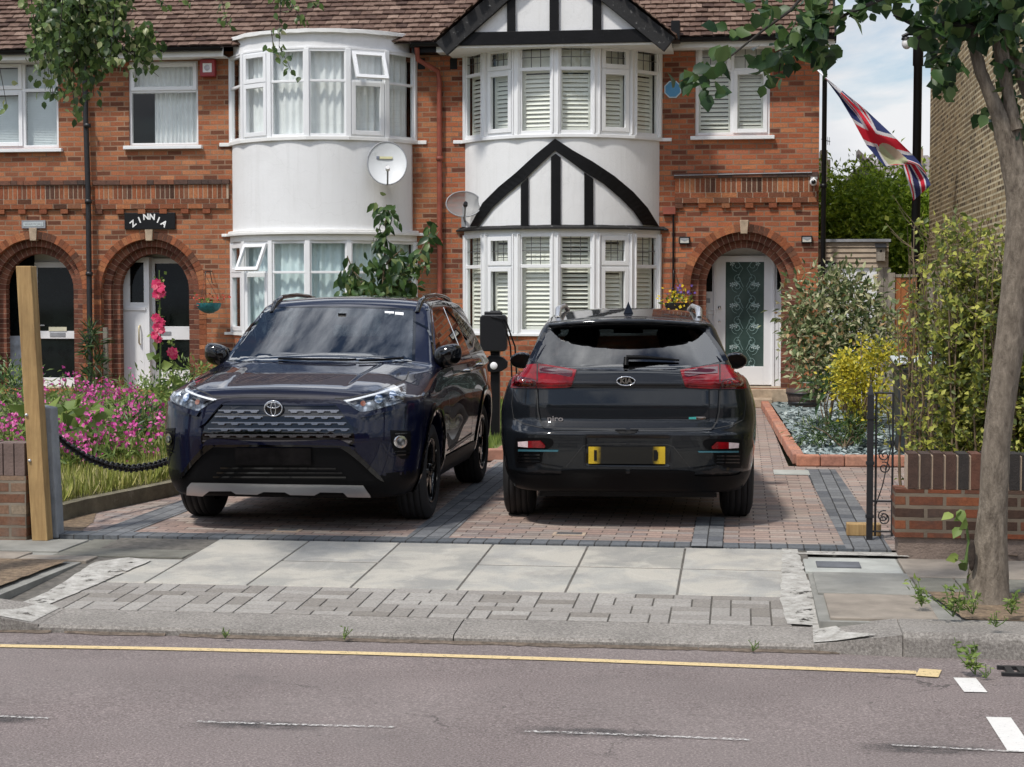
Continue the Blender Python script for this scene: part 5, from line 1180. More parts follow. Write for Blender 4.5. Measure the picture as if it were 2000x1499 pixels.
# arches, sill cladding
def archstrip(cy,r0,r1,a0,a1): 
    n=26; A=[R(a0+(a1-a0)*i/n) for i in range(n+1)]; return [(cy+r1*math.cos(a),.365+r1*math.sin(a)) for a in A]+[(cy+r0*math.cos(a),.365+r0*math.sin(a)) for a in A[::-1]]
both('right',archstrip(0,.41,.475,-18,205),'wheel_arch_trim',M['gloss'],.012,n=0,maxe=.05); both('right',archstrip(2.5,.41,.475,-25,200),'wheel_arch_trim',M['gloss'],.012,n=0,maxe=.05)
both('right',[(.44,.25),(2.06,.25),(2.04,.40),(.46,.40)],'sill_cladding',M['mattb'],.01,n=0); C.line('right',[(.7,.43),(1.9,.47)],'sill_strip',M['silver'],w=.018,off=.012,mirror=True)
for s_ in (-1,1):
    for yy,zz_ in ((1.62,1.0),(2.36,1.02)):
        pp=C.cast('right',yy,zz_)[0]; m=MB(); m.tube([(s_*(pp.x-.01),yy-.10,zz_),(s_*(pp.x+.035),yy-.07,zz_),(s_*(pp.x+.035),yy+.07,zz_+.005),(s_*(pp.x-.01),yy+.10,zz_+.005)],.014,8); C.part(m,'door_handle',M['chrome'])
    # mirror
    m=MB(); cx,cy,cz=s_*.90,.66,1.155
    def mf(u,v):
        a=2*math.pi*u; b=math.pi*(v-.5); sx=abs(math.cos(a))**.7*(1 if math.cos(a)>0 else -1); sz=abs(math.sin(a))**.7*(1 if math.sin(a)>0 else -1); cb=abs(math.cos(b))**.6; return (cx+s_*.02*math.sin(b)+.10*sx*cb,cy+.085*math.sin(b),cz+.085*sz*cb+.02*sx*s_*cb)
    m.grid(mf,24,12); mo=C.part(m,'wing_mirror',M['gloss']); m=MB(); m.tube([(s_*.84,.72,1.08),(s_*.90,.70,1.09),(cx-s_*.03,cy,cz-.05)],[.03,.028,.03],8); C.part(m,'mirror_arm',M['mattb'],mo)
    m=MB(); m.prism([(cx+.095*x,cy+.087,cz+.065*z) for x,z in circ(0,0,1,1,16)],(0,.004,0)); C.part(m,'mirror_glass',M['bright'],mo)
    # roof rail
    def top(yy,xx): 
        q=C.cast('top',xx,yy)[0]; return q.z if q else 1.6
    pts=[(s_*.585,yy,top(yy,.585)+hh) for yy,hh in ((1.10,-.005),(1.22,.016),(1.45,.028),(1.9,.034),(2.3,.03),(2.55,.015),(2.65,-.01))]
    m=MB(); m.tube(pts,[.020,.022,.018,.018,.018,.022,.02],8); C.part(m,'roof_rail',M['gloss'])
m=MB(); m.box(-.03,.03,1.02,1.08,1.42,1.47); m.box(-.10,.10,1.10,1.13,1.38,1.44); C.part(m,'rear_view_mirror',M['mattb'])
m=MB(); p1=C.cast('px',*q3([(1310,198)])[0])[0]; p2=C.cast('px',*q3([(1412,210)])[0])[0]
C.shell('px',q3([(1310,193,1),(1360,195,1),(1360,206,1),(1310,203,1)]),'windscreen_sticker',M['white'],off=.007,n=0); C.shell('px',q3([(1366,197,1),(1412,200,1),(1412,215,1),(1366,211,1)]),'windscreen_sticker',M['white'],off=.007,n=0)
# interior
seat(C,.36,1.35,.62); seat(C,-.36,1.35,.62); m=MB(); m.box(-.7,.7,2.0,2.12,.6,1.15); C.part(m,'rear_seat',M['tan']); m=MB(); m.grid(lambda u,v:(-.8+1.6*u,.42+.5*v,1.08-.02*v),6,3); m.box(-.8,.8,.9,.94,.5,1.06); C.part(m,'dashboard',M['tan'])
m=MB(); m.tube([(.36+.18*math.cos(t),.99+.05*math.sin(t),1.03+.17*math.sin(t)) for t in [2*math.pi*i/24 for i in range(25)]],.013,8,False); m.box(.2,.52,.98,1.0,1.02,1.05); C.part(m,'steering_wheel',M['tan'])
m=MB(); m.box(-.8,.8,.3,3.0,.26,.3); C.part(m,'floor_pan',M['dark'])
for s_ in (-1,1): wheel(C,s_*.79,0,.35,.225,s_,M['gloss'],5); wheel(C,s_*.79,2.5,.35,.225,s_,M['gloss'],5)
def lowm(Cn,Nr): return (Cn[:,2]<.40)|((Cn[:,2]<.44)&(Nr[:,2]<-.5))|((np.abs(Cn[:,0])<.78)&(np.abs(Nr[:,2])<.9)&(Cn[:,2]<.8)&(((Cn[:,1]>-.44)&(Cn[:,1]<.44)&(np.abs(Nr[:,1])+0>.3)&(Cn[:,1]**2+(Cn[:,2]-.365)**2<.43**2))))
C.body(M['paint_blue'],lowmat=M['mattb'],lowfn=lowm); C.place()

# ===== gunmetal crossover seen from behind (local: origin under rear axle, +y towards its nose) =====
def fn_cuv(x,y,z):
    ax=np.abs(x)
    Wd=spl(z,[(.2,.78),(.34,.865),(.58,.90),(.80,.90),(.98,.865),(1.08,.81),(1.2,.78)],.05)
    Wd=Wd-.10*np.clip((-.25-y)/.6,0,1)**2-.10*np.clip((y-2.6)/.9,0,1)**2
    Wd=Wd+(np.exp(-(y/.5)**2)*.018+np.exp(-((y-2.7)/.5)**2)*.014)*sstep(1.0,.8,z)
    side=(ax-Wd)*.96
    r0=spl(z,[(.18,-.74),(.28,-.82),(.40,-.875),(.55,-.905),(.665,-.915),(.70,-.875),(.75,-.835),(.85,-.835),(1.0,-.80),(1.08,-.755),(1.2,-.70)],.012)
    cur=.05*ax**2+.28*np.clip((ax-.50)/.42,0,2)**2
    # plate trapezoid recess
    rec=sstep(.30,.27,ax-.0*z)*sstep(.43,.46,z)*sstep(.66,.63,z)*.018
    rear=(r0+cur+rec)-y
    topc=spl(y,[(-1,1.08),(-.5,1.09),(1.6,1.06),(2.2,1.04),(2.8,.97),(3.3,.86),(3.6,.75)],.08)-.05*(ax/.9)**2
    top=(z-topc)*.97
    front=(y-(3.50-.06*ax**2-.28*np.clip((ax-.5)/.42,0,2)**2))
    bot=.25-z
    low=smax(smax(side,rear,.10),smax(top,front,.06),.04); low=smax(low,bot,.03)
    ws=((y-2.35)*.50+(z-1.05)*.866)*1.0
    gl=(-(y+.735)*.70+(z-1.09)*.714)
    gl=gl+.028*ax**2
    roof=(z-spl(y,[(-.5,1.445),(-.1,1.475),(.5,1.515),(1.1,1.515),(1.7,1.46)],.15)+.045*(ax/.6)**2)
    cs=(ax-(spl(z,[(1.0,.80),(1.10,.735),(1.43,.600),(1.52,.545)],.02)-.02*np.clip(-y,0,1)))*.93
    cab=smax(smax(ws,cs,.03),smax(roof,gl,.02),.05); cab=smax(cab,1.0-z,.02)
    # spoiler
    sy=-.60+.10*(ax/.6)**2+.12*np.clip((ax-.42)/.18,0,2)**2
    sp=smax(smax(roof,sy-y,.022),smax(ax-.585+.0*z,(y-.1),.03),.03); sp=smax(sp,(1.415-.03*(ax/.6)**2-.02*np.clip(y+.5,0,1))-z,.012)
    f=smin(smin(low,cab,.035),sp,.02)
    for wy in (0,2.7):
        f=smax(f,np.minimum(.385-np.sqrt((y-wy)**2+(z-.345)**2),ax-.60),.012)
    return f
cuv=thing('parked_car','dark grey crossover with red tail lights, seen from behind, right of the charging post','car')
_b=atZ(1226,1005,0)
K=Car(cuv,(_b.x,_b.y+.0,0),R(3.7),fn_cuv,(-1.0,-1.0,.12),(1.0,3.7,1.62),.02,M['paint_grey'])
def q5(l): return [(x/3.19+930,y/3.19+570)+tuple(r) for x,y,*r in l]
def kb2(poly,name,mat,off,n=4,maxe=8,proj='px',thick=.006): return K.shell(proj,poly,name,mat,off=off,mirror=True,n=n,maxe=maxe,thick=thick)
# rear window and the rest of the glass
K.shell('px',q5([(345,432,1),(400,330),(440,262),(500,232,1),(933,226),(1370,232,1),(1430,262),(1480,330),(1548,432,1),(1300,478),(933,486),(560,478)]),'rear_window',M['kglass'] if 'kglass' in M else M['cglassd'],off=.004,cut=True,inset=.07,n=5,maxe=7)
K.line('px',q5([(350,432),(560,474),(933,482),(1300,474),(1545,432)]),'window_frit',M['gloss'],w=.05,off=.002); K.line('px',q5([(350,432),(405,330),(450,262)]),'window_frit',M['gloss'],w=.07,off=.002); K.line('px',q5([(1545,432),(1478,330),(1425,262)]),'window_frit',M['gloss'],w=.07,off=.002)
K.shell('back',[(-.68,1.08,1),(.68,1.08,1),(.56,1.44,1),(-.56,1.44,1)],'windscreen',M['cglass'],off=.003,cut=True,inset=.05,n=3)
for w_ in ([(-.15,1.13,1),(-.05,1.33),(.25,1.42,1),(.7,1.43,1),(.75,1.12,1)],[(.82,1.12,1),(.78,1.43,1),(1.3,1.41),(1.9,1.12,1)]): K.shell('right',w_,'side_window',M['cglass'],off=.003,mirror=True,cut=True,inset=.06,n=4)
# tail lights
TL=q5([(222,600,1),(232,545),(262,492),(305,466),(390,455),(500,470),(625,492,1),(600,570),(578,594),(500,600),(380,603)])
kb2(TL,'tail_light',M['redl'],.010,n=5,thick=.02); kb2(q5([(240,592,1),(255,540),(330,545),(372,560),(370,595,1)]),'indicator_lens',M['redd'],.013)
kb2(q5([(262,585,1),(280,560),(320,556),(352,570),(345,588,1)]),'indicator_lens',M['amber'],.0135,n=3)
kb2(q5([(395,470,1),(500,482),(600,502,1),(588,535),(500,520),(395,512,1)]),'brake_lamp',M['redd'],.014)
K.line('px',q5([(382,452),(380,600),(388,740),(402,810),(425,852),(520,858),(933,862)]),'tailgate_gap',M['gappy'],w=.009,off=.012,mirror=True)
K.line('px',q5([(235,604),(380,606),(500,603),(580,597),(604,572),(628,494)]),'lamp_gap',M['gappy'],w=.006,off=.003,mirror=True)
K.line('px',q5([(232,612),(222,700),(235,790),(300,825),(415,850)]),'panel_gap',M['gappy'],w=.006,off=.002,mirror=True)
K.shell('px',q5([(866,862,1),(1012,862,1),(985,884),(893,884)]),'tailgate_handle',M['mattb'],off=.004,n=3)
# bumper details
kb2(q5([(248,912,1),(430,912),(480,930),(470,965),(420,1000),(410,1060,1),(330,1088),(250,1090,1),(240,1000)]),'bumper_vent',M['mattb'],.004)
for yy in (1015,1035,1055): K.line('px',q5([(262,yy),(400,yy)]),'vent_slat',M['gloss'],w=.010,off=.010,mirror=True)
kb2(q5([(330,930,1),(402,928,1),(432,958),(428,972,1),(330,970,1)]),'reflector',M['redl'],.016,n=2); kb2(q5([(270,935,1),(330,931,1),(330,969,1),(272,964,1)]),'reverse_lamp',simple('clear_lamp',(.62,.50,.50),.1,coat=.6,var=.15,scale=30),.016,n=0)
kb2(q5([(270,982,1),(515,985,1),(508,995,1),(270,993,1)]),'accent_strip',simple('teal_strip',(.05,.16,.20),.25,metal=.3),.014,n=0)
K.line('px',q5([(560,1090),(665,962),(700,950),(933,948)]),'bumper_crease',M['gappy'],w=.006,off=.003,mirror=True)
kb2(q5([(245,1112,1),(300,1135),(520,1140),(560,1112),(933,1108,1),(933,1150,1),(500,1165),(230,1155,1)]),'lower_valance',M['mattb'],.008)
kb2(q5([(380,1068,1),(540,1095),(525,1103,1),(400,1085,1)]),'vent_lip',M['paint_grey'],.02,n=1)
def kplate():
    t=NT('yellow_number_plate'); sp=t.n('SeparateXYZ'); g=t.n('TexCoord'); t.l(g.outputs['Generated'],sp.inputs[0]); 
    d=t.math('ABSOLUTE',t.math('SUBTRACT',sp.outputs[0],.5)); d=t.math('ADD',d,t.math('MULTIPLY',t.noise(26,3),.05)); t.set(t.mix(t.ramp(d,[(.36,1),(.46,0)]),(.62,.42,.02),(.004,.004,.003)),.35); return t.m
pl_=K.shell('px',q5([(700,966),(1177,966),(1177,1070),(700,1070)]),'number_plate',kplate(),off=.014,n=0,thick=.03)[0]
m=MB(); m.box(-.255,-.245,-.5,-.4,0,.01); 
K.shell('px',q5([(735,985),(752,985),(752,1050),(735,1050)]),'plate_letter',M['black'],off=.0165,n=0); K.shell('px',q5([(1105,985),(1125,985),(1133,1000),(1133,1035),(1125,1050),(1105,1050)]),'plate_letter',M['black'],off=.0165,n=0)
# badges
p,n_,_,_=K.cast('px',933/3.19+930,557/3.19+570)
m=MB(); m.prism([(p.x+.064*math.cos(t),p.y-.008,p.z+.031*math.sin(t)) for t in [2*math.pi*i/28 for i in range(28)]],(0,.03,0)); bdg=K.part(m,'badge',M['gloss'])
m=MB(); m.tube([(p.x+.062*math.cos(t),p.y-.012,p.z+.030*math.sin(t)) for t in [2*math.pi*i/32 for i in range(33)]],.0045,6,False); K.part(m,'badge_ring',M['chrome'],bdg)
o=text_mesh('KIA',.050,M['chrome'],'badge_letters',Matrix.Translation((p.x,p.y-.012,p.z))@Matrix.Diagonal((1.05,1,1,1))@FACE,None,bold=.0022); o.parent=bdg; OFF[o.name]=Vector((0,0,0))
p,n_,_,_=K.cast('px',493/3.19+930,792/3.19+570); o=text_mesh('niro',.052,M['chrome'],'badge_letters',Matrix.Translation((p.x,p.y-.004,p.z))@Matrix.Rotation(-.1,4,'Z')@Matrix.Diagonal((1.3,1,1,1))@FACE,None,bold=.001); o.parent=K.root; OFF[o.name]=Vector((0,0,0))
K.shell('px',q5([(1325,782,1),(1370,780,1),(1370,795,1),(1325,795,1)]),'badge',simple('teal_badge',(.05,.32,.30),.3),off=.006,n=0); K.shell('px',q5([(1370,779,1),(1425,779),(1432,787),(1425,797),(1370,796,1)]),'badge',M['chrome'],off=.006,n=1)
# wiper, fin, rails, mirrors
m=MB(); P=[K.cast('px',*q5([c])[0]) for c in ((933,470),(935,432),(1050,432),(1265,440))]; P=[p[0]+K.normal(p[0])*o for p,o in zip(P,(.012,.035,.035,.02))]; m.tube(P[:2],[.02,.016],8); m.tube(P[1:],[.016,.014,.006],8); K.part(m,'rear_wiper',M['mattb'])
zr=K.cast('top',0,.05)[0].z; m=MB(); m.add([(-.035,-.12,zr-.01),(.035,-.12,zr-.01),(.03,.10,zr-.01),(-.03,.10,zr-.01),(0,-.09,zr+.075),(0,-.03,zr+.05)],[(0,1,4),(1,2,5,4),(2,3,5),(3,0,4,5)]); K.part(m,'aerial_fin',M['gloss'])
for s_ in (-1,1):
    f=lambda yy:K.cast('top',.50,yy)[0].z
    m=MB(); m.tube([(s_*.515,-.02,f(-.02)-.01),(s_*.515,.06,f(.06)+.045),(s_*.51,.25,f(.25)+.05),(s_*.50,.9,f(.9)+.045),(s_*.49,1.3,f(1.3)+.03),(s_*.49,1.42,f(1.42)-.01)],[.022,.026,.02,.018,.02,.018],8); K.part(m,'roof_rail',M['silver'])
    m=MB(); cx,cy,cz=s_*.885,1.72,1.07
    m.grid(lambda u,v:(cx+.10*math.cos(2*math.pi*u)*math.sin(math.pi*v),cy-.07*math.cos(math.pi*v),cz+.07*math.sin(2*math.pi*u)*math.sin(math.pi*v)),18,10); m.tube([(s_*.82,1.75,1.03),(cx,cy,cz-.03)],.025,8); mo=K.part(m,'wing_mirror',M['gloss'])
    m=MB(); m.prism([(cx+.085*x,cy-.073,cz+.055*z) for x,z in circ(0,0,1,1,16)],(0,.02,0)); K.part(m,'mirror_glass',M['gloss'],mo)
    pp=[(yy,.98) for yy in (.45,1.35)]
for s_ in (-.36,.36): seat(K,s_,1.35,.58,h=.60); seat(K,s_,.35,.58,h=.56,w=.52)
m=MB(); m.box(-.8,.8,-.6,3.0,.27,.3); m.box(-.75,.75,1.9,1.95,.3,1.0); K.part(m,'floor_pan',M['dark'])
m=MB(); m.box(-.12,.12,1.55,1.57,1.30,1.36); K.part(m,'rear_view_mirror',M['mattb'])
m=MB(); m.box(-.75,.75,-.55,-.50,.3,1.02); m.box(-.74,.74,-.50,.1,.98,1.0); K.part(m,'parcel_shelf',M['dark'])
m=MB(); m.box(-.62,.62,-.60,3.2,.20,.26); K.part(m,'underbody',M['dark'])
for s_ in (-1,1): wheel(K,s_*.79,0,.335,.215,s_,M['silver'],10,.215); wheel(K,s_*.79,2.7,.335,.215,s_,M['silver'],10,.215)
def lowk(Cn,Nr): return (Cn[:,2]<.385)|((Cn[:,2]<.43)&(Nr[:,2]<-.5))
K.body(M['paint_grey'],lowmat=M['mattb'],lowfn=lowk); K.place()
# ---------------- fittings on the houses ----------------
def obj1(mb,name,mat,label,cat,loc=None,group=None,bevel=0,kind=None):
    o=mb.build(name,mat,None,bevel=bevel); 
    if loc is not None: origin_to(o,loc)
    return tag(o,label,cat,group)
# black name sign with white letters on an arc
c=atY(292.5,432,FY-.03); T=thing('name_sign','black house name board reading ZINNIA above the middle arch','sign',(c.x,FY,c.z))
m=MB(); w=.40; m.box(c.x-w,c.x+w,FY-.035,FY-.003,c.z-.125,c.z+.125); m.build('board',M['black'],T,bevel=.004)
wl_=simple('white_letter',(.82,.82,.80),.5)
for ch,px,py,a in (('Z',260,437,-38),('I',272.5,430,-22),('N',285,424,-4),('N',297,424,4),('I',309,430,24),('A',320,437,38)):
    q=atY(px,py,FY-.04); text_mesh(ch,.125,wl_,'letter',Matrix.Translation((q.x,FY-.036,q.z-.004))@Matrix.Rotation(R(a if 1 else 0),4,'Y')@FACE,T,bold=.004)
c=atY(65,438.5,FY-.03); T=thing('name_sign','small worn grey metal name plate above the left arch','sign',(c.x,FY,c.z))
m=MB(); m.box(c.x-.19,c.x+.19,FY-.025,FY-.003,c.z-.06,c.z+.06); m.build('plate',M['greyp'],T); m=MB(); m.box(c.x-.16,c.x+.16,FY-.030,FY-.025,c.z-.032,c.z+.032); m.build('plate_face',simple('pale_plate',(.48,.53,.53),.5),T)
text_mesh('WARMORE',.058,M['greyp'],'letters',Matrix.Translation((c.x,FY-.031,c.z))@FACE,T,ext=.001)
c=atY(405,133,FY-.1); T=thing('alarm_box','red burglar alarm box under the eaves','alarm',(c.x,FY,c.z)); rd_=simple('red_plastic',(.30,.03,.035),.4,var=.2)
m=MB(); m.box(c.x-.115,c.x+.115,FY-.11,FY-.002,c.z-.13,c.z+.13); m.build('case',rd_,T,bevel=.012); m=MB(); m.box(c.x-.068,c.x+.072,FY-.118,FY-.111,c.z-.068,c.z+.068); m.build('white_panel',M['white'],T,bevel=.004)
m=MB(); m.lathe([(0,-.121),(.045,-.121),(.045,-.119)],(c.x,FY,c.z),'Y',20); m.build('panel_mark',simple('lilac_mark',(.52,.50,.56),.6),T)
c=atY(1314,175,FY-.02); T=thing('wall_plaque','blue octagonal plaque with a pale rim on the brickwork','plaque',(c.x,FY,c.z))
def octo(r): return [(r*math.cos(math.pi/8+i*math.pi/4),r*math.sin(math.pi/8+i*math.pi/4)) for i in range(8)]
m=MB(); m.prism([(c.x+x,FY-.022,c.z+z) for x,z in octo(.132)],(0,.02,0)); m.build('rim',simple('plaque_rim',(.55,.66,.72),.4),T); m=MB(); m.prism([(c.x+x,FY-.028,c.z+z) for x,z in octo(.115)],(0,.005,0)); m.build('face',simple('plaque_blue',(.07,.27,.50),.35,var=.08),T)
for k,(px,py,lb) in enumerate(((1337,470,'small black framed wall light left of the right hand arch'),(1576,468,'small black framed wall light right of the arch by the house corner'))):
    c=atY(px,py,FY-.05); T=thing('wall_light',lb,'light',(c.x,FY,c.z),group='wall lights beside the right hand arch'); m=MB(); m.box(c.x-.078,c.x+.078,FY-.045,FY-.002,c.z-.055,c.z+.055); m.build('case',M['black'],T,bevel=.006)
    m=MB(); m.box(c.x-.062,c.x+.062,FY-.052,FY-.046,c.z-.037,c.z+.033); m.build('lens',simple('lamp_diffuser',(.55,.55,.50),.4),T); m=MB(); m.prism([(c.x-.06,FY-.056,c.z+.015),(c.x,FY-.056,c.z-.015),(c.x+.06,FY-.056,c.z+.015),(c.x+.06,FY-.056,c.z+.035),(c.x-.06,FY-.056,c.z+.035)],(0,.004,0)); m.build('hood',M['greyp'],T)
c=atY(1590,344,FY-.1); T=thing('security_camera','white security camera with a round head at the house corner','camera',(c.x,FY,c.z)); m=MB(); m.box(c.x-.05,c.x+.055,FY-.06,FY-.045+.04,c.z-.045,c.z+.055); m.build('mount',M['white'],T,bevel=.01)
m=MB(); m.grid(lambda u,v:(c.x-.01+.055*math.cos(2*math.pi*u)*math.sin(math.pi*v),FY-.11-.065*math.cos(math.pi*v)*-1,c.z-.09+.055*math.sin(2*math.pi*u)*math.sin(math.pi*v)),18,10); m.tube([(c.x,FY-.06,c.z-.03),(c.x-.01,FY-.09,c.z-.07)],.02,8); m.build('head',M['white'],T)
m=MB(); m.lathe([(0,-.183),(.03,-.182),(.034,-.165)],(c.x-.01,FY,c.z-.09),'Y',14); m.build('lens',M['gloss'],T)
# satellite dishes
def dish(px,py,rx,rz,Y,name,label,mat,rimm,tilt,wallp,mesh=False):
    c=atY(px,py,Y); T=thing('satellite_dish',label,'satellite dish',wallp)
    n=Vector((math.sin(tilt)*.9,-math.cos(tilt),.30)).normalized(); e=Vector((0,0,1)).cross(n).normalized()*-1; u=n.cross(e).normalized(); 
    if u.z<0:u=-u
    m=MB(); m.grid(lambda a,b:c+e*(rx*b*math.cos(2*math.pi*a))+u*(rz*b*math.sin(2*math.pi*a))-n*(.07*(1-b*b)),36,8); m.build('reflector',mat,T)
    m=MB(); m.tube([c+e*(rx*math.cos(t))+u*(rz*math.sin(t)) for t in [2*math.pi*i/40 for i in range(41)]],.009,6,False); m.build('rim',rimm,T)
    f=c+n*.32-u*rz*.62; m=MB(); m.tube([c-u*rz*.95-n*.03,c-u*rz*1.12+n*.12,f],.013,8); m.build('feed_arm',rimm,T); m=MB(); m.tube([f-n*.03,f+n*.05],[.035,.03],12); m.build('receiver',M['white'] if not mesh else M['black'],T)
    w=Vector(wallp); m=MB(); m.tube([c-n*.07,c-n*.16-u*.03,w+Vector((0,-.02,0))],.018,8); m.box(w.x-.05,w.x+.05,w.y-.025,w.y+.01,w.z-.09,w.z+.09); m.build('wall_bracket',rimm,T)
    return T,c,n,e,u
dw=simple('dish_paint',(.60,.62,.63),.5,var=.06,dirt=((.42,.44,.43),4,.6))
yb=BZ.cy-math.sqrt(BZ.R**2-(atY(756,350,24.9).x-BZ.xc)**2)
T,c,n,e,u=dish(756,319,.285,.33,yb-.36,'d','round pale grey satellite dish on the white bay',dw,M['greyp'],.25,(atY(748,372,yb).x,yb,atY(748,372,yb).z))
m=MB(); m.obox(c+u*.10-n*.045-e*-.02,e,n,u,.10,.003,.018); m.build('faded_mark',simple('faded_yellow',(.52,.50,.28),.6),T); m=MB(); m.obox(c+u*.10-n*.04+e*.13,e,n,u,.022,.004,.02); m.build('dark_mark',simple('faded_dark',(.12,.14,.18),.6),T)
def meshmat():
    t=NT('perforated_dish'); t.set((.22,.23,.235),.5); tr=t.n('BsdfTransparent'); mx=t.n('MixShader'); mx.inputs[0].default_value=.66; t.l(tr.outputs[0],mx.inputs[1]); t.l(t.p.outputs[0],mx.inputs[2]); t.l(mx.outputs[0],t.out.inputs[0]); return t.m
dish(906,399,.26,.195,FY-.42,'d','dark perforated satellite dish between the red downpipe and the timbered bay',meshmat(),M['greyp'],.25,(atY(908,432,FY).x,FY,atY(908,432,FY).z),True)
# ---------------- leaves ----------------
def leafmesh(name,mat,parent,P,D,N,size,asp=.5,fold=.25,kind=None,detail=False,curl=.15):
    """P positions (n,3), D leaf directions, N rough normals, size (n,)"""
    P=np.asarray(P,float); D=np.asarray(D,float); N=np.asarray(N,float); s=np.asarray(size,float)[:,None]
    D/=np.linalg.norm(D,axis=1)[:,None]+1e-9; Sd=np.cross(D,N); Sd/=np.linalg.norm(Sd,axis=1)[:,None]+1e-9; N=np.cross(Sd,D)
    w=s*asp/2
    if detail:
        L=[P,P+D*s*.22+Sd*w*.85+N*w*fold,P+D*s*.55+Sd*w+N*w*fold,P+D*s-N*s*curl,P+D*s*.55-Sd*w+N*w*fold,P+D*s*.22-Sd*w*.85+N*w*fold,P+D*s*.4]
        fc=[(0,1,6),(1,2,6),(2,3,6),(3,4,6),(4,5,6),(5,0,6)]
    else:
        L=[P,P+D*s*.45+Sd*w+N*w*fold,P+D*s-N*s*curl,P+D*s*.45-Sd*w+N*w*fold]; fc=[(0,1,2),(0,2,3)]
    k=len(L); n=len(P); V=np.stack(L,1).reshape(-1,3)
    if parent is not None: V=V-np.array(OFF[parent.name])
    F=(np.arange(n)[:,None,None]*k+np.array(fc)[None]).reshape(-1,3)
    me=bpy.data.meshes.new(name); me.vertices.add(len(V)); me.vertices.foreach_set('co',V.ravel()); me.loops.add(F.size); me.loops.foreach_set('vertex_index',F.ravel().astype(np.int32)); me.polygons.add(len(F)); me.polygons.foreach_set('loop_start',np.arange(0,F.size,3,dtype=np.int32)); me.polygons.foreach_set('loop_total',np.full(len(F),3,np.int32)); me.update(); me.validate()
    me.materials.append(mat); o=bpy.data.objects.new(name,me); COL.objects.link(o)
    if parent is not None: o.parent=parent; OFF[o.name]=OFF[parent.name]
    if kind:o['kind']=kind
    return o
def rng(s): return np.random.default_rng(s)
def blob(c,r,n,seed,k=14,sig=.28,shell=.6):
    """clustered points in an ellipsoid: k sub-clumps"""
    g=rng(seed); d=g.normal(size=(k,3)); d/=np.linalg.norm(d,axis=1)[:,None]; rad=(shell+(1-shell)*g.random(k))[:,None]*.85; cc=d*rad
    i=g.integers(0,k,n); p=cc[i]+g.normal(size=(n,3))*sig; return p*np.array(r)+np.array(c), p
def foliage(name,mat,parent,blobs,n,size,seed,asp=.5,droop=.3,detail=False,up=0,kind=None,k=14,sig=.28):
    g=rng(seed); Ps=[];Ds=[];tot=sum(b[1][0]*b[1][1]*b[1][2]*(b[2] if len(b)>2 else 1) for b in blobs)
    for j,b in enumerate(blobs):
        m_=int(n*b[1][0]*b[1][1]*b[1][2]*(b[2] if len(b)>2 else 1)/tot)+4; p,q=blob(b[0],b[1],m_,seed*31+j,k,sig); Ps.append(p); Ds.append(q)
    P=np.concatenate(Ps); Q=np.concatenate(Ds); n=len(P); D=Q+g.normal(size=(n,3))*.7; D[:,2]+=up-droop; N=g.normal(size=(n,3))*.8+np.array([0,-.5,1.0])
    return leafmesh(name,mat,parent,P,D,N,size*(.6+.7*g.random(n)),asp,detail=detail,kind=kind)
M['lf_dark']=island('dark_leaf',[(0,(.012,.035,.012)),(.4,(.03,.07,.022)),(.75,(.06,.12,.035)),(1,(.13,.20,.07))],.45,.25,spec=.4)
M['lf_street']=island('street_tree_leaf',[(0,(.010,.030,.012)),(.45,(.028,.070,.018)),(.8,(.065,.125,.028)),(1,(.13,.19,.06))],.42,.3,spec=.4)
M['lf_birch']=island('birch_leaf',[(0,(.02,.045,.012)),(.5,(.065,.12,.026)),(.85,(.14,.21,.05)),(1,(.42,.44,.22))],.4,.3,spec=.45)
M['lf_var']=island('variegated_leaf',[(0,(.03,.06,.018)),(.35,(.10,.15,.05)),(.65,(.26,.29,.13)),(.88,(.52,.50,.32)),(1,(.36,.18,.05))],.5,.2,spec=.4)
M['lf_yel']=island('golden_leaf',[(0,(.20,.22,.02)),(.4,(.52,.46,.03)),(.8,(.72,.60,.05)),(1,(.10,.16,.02))],.55,.3)
M['lf_hedge']=island('hedge_leaf',[(0,(.05,.075,.018)),(.4,(.14,.18,.035)),(.75,(.40,.42,.06)),(1,(.62,.60,.14))],.5,.35)
M['lf_conifer']=island('conifer_spray',[(0,(.08,.15,.012)),(.5,(.24,.37,.02)),(.85,(.42,.56,.04)),(1,(.55,.66,.09))],.7,.3)
M['lf_cherry']=island('cherry_leaf',[(0,(.015,.04,.012)),(.5,(.04,.09,.022)),(.85,(.09,.16,.04)),(1,(.24,.27,.10))],.35,.25,spec=.5)
M['lf_gard']=island('garden_leaf',[(0,(.06,.10,.02)),(.5,(.14,.22,.04)),(1,(.30,.38,.09))],.55,.35)
M['grass']=island('grass_blade',[(0,(.14,.16,.03)),(.4,(.30,.34,.06)),(.75,(.48,.46,.13)),(1,(.62,.54,.28))],.6,.35)
M['pink']=island('pink_petal',[(0,(.45,.03,.22)),(.5,(.70,.08,.38)),(1,(.80,.25,.50))],.6,.3); M['crim']=island('crimson_petal',[(0,(.55,.02,.10)),(.6,(.78,.05,.18)),(1,(.85,.20,.28))],.6,.3)
M['yelf']=island('yellow_petal',[(0,(.75,.50,.01)),(1,(.85,.68,.04))],.6,.2); M['redf']=island('red_petal',[(0,(.45,.03,.02)),(1,(.70,.12,.08))],.6,.2); M['violf']=island('violet_petal',[(0,(.10,.05,.30)),(1,(.22,.14,.45))],.6,.2); M['white_f']=island('white_petal',[(0,(.7,.68,.6)),(1,(.8,.8,.75))],.6,.2)
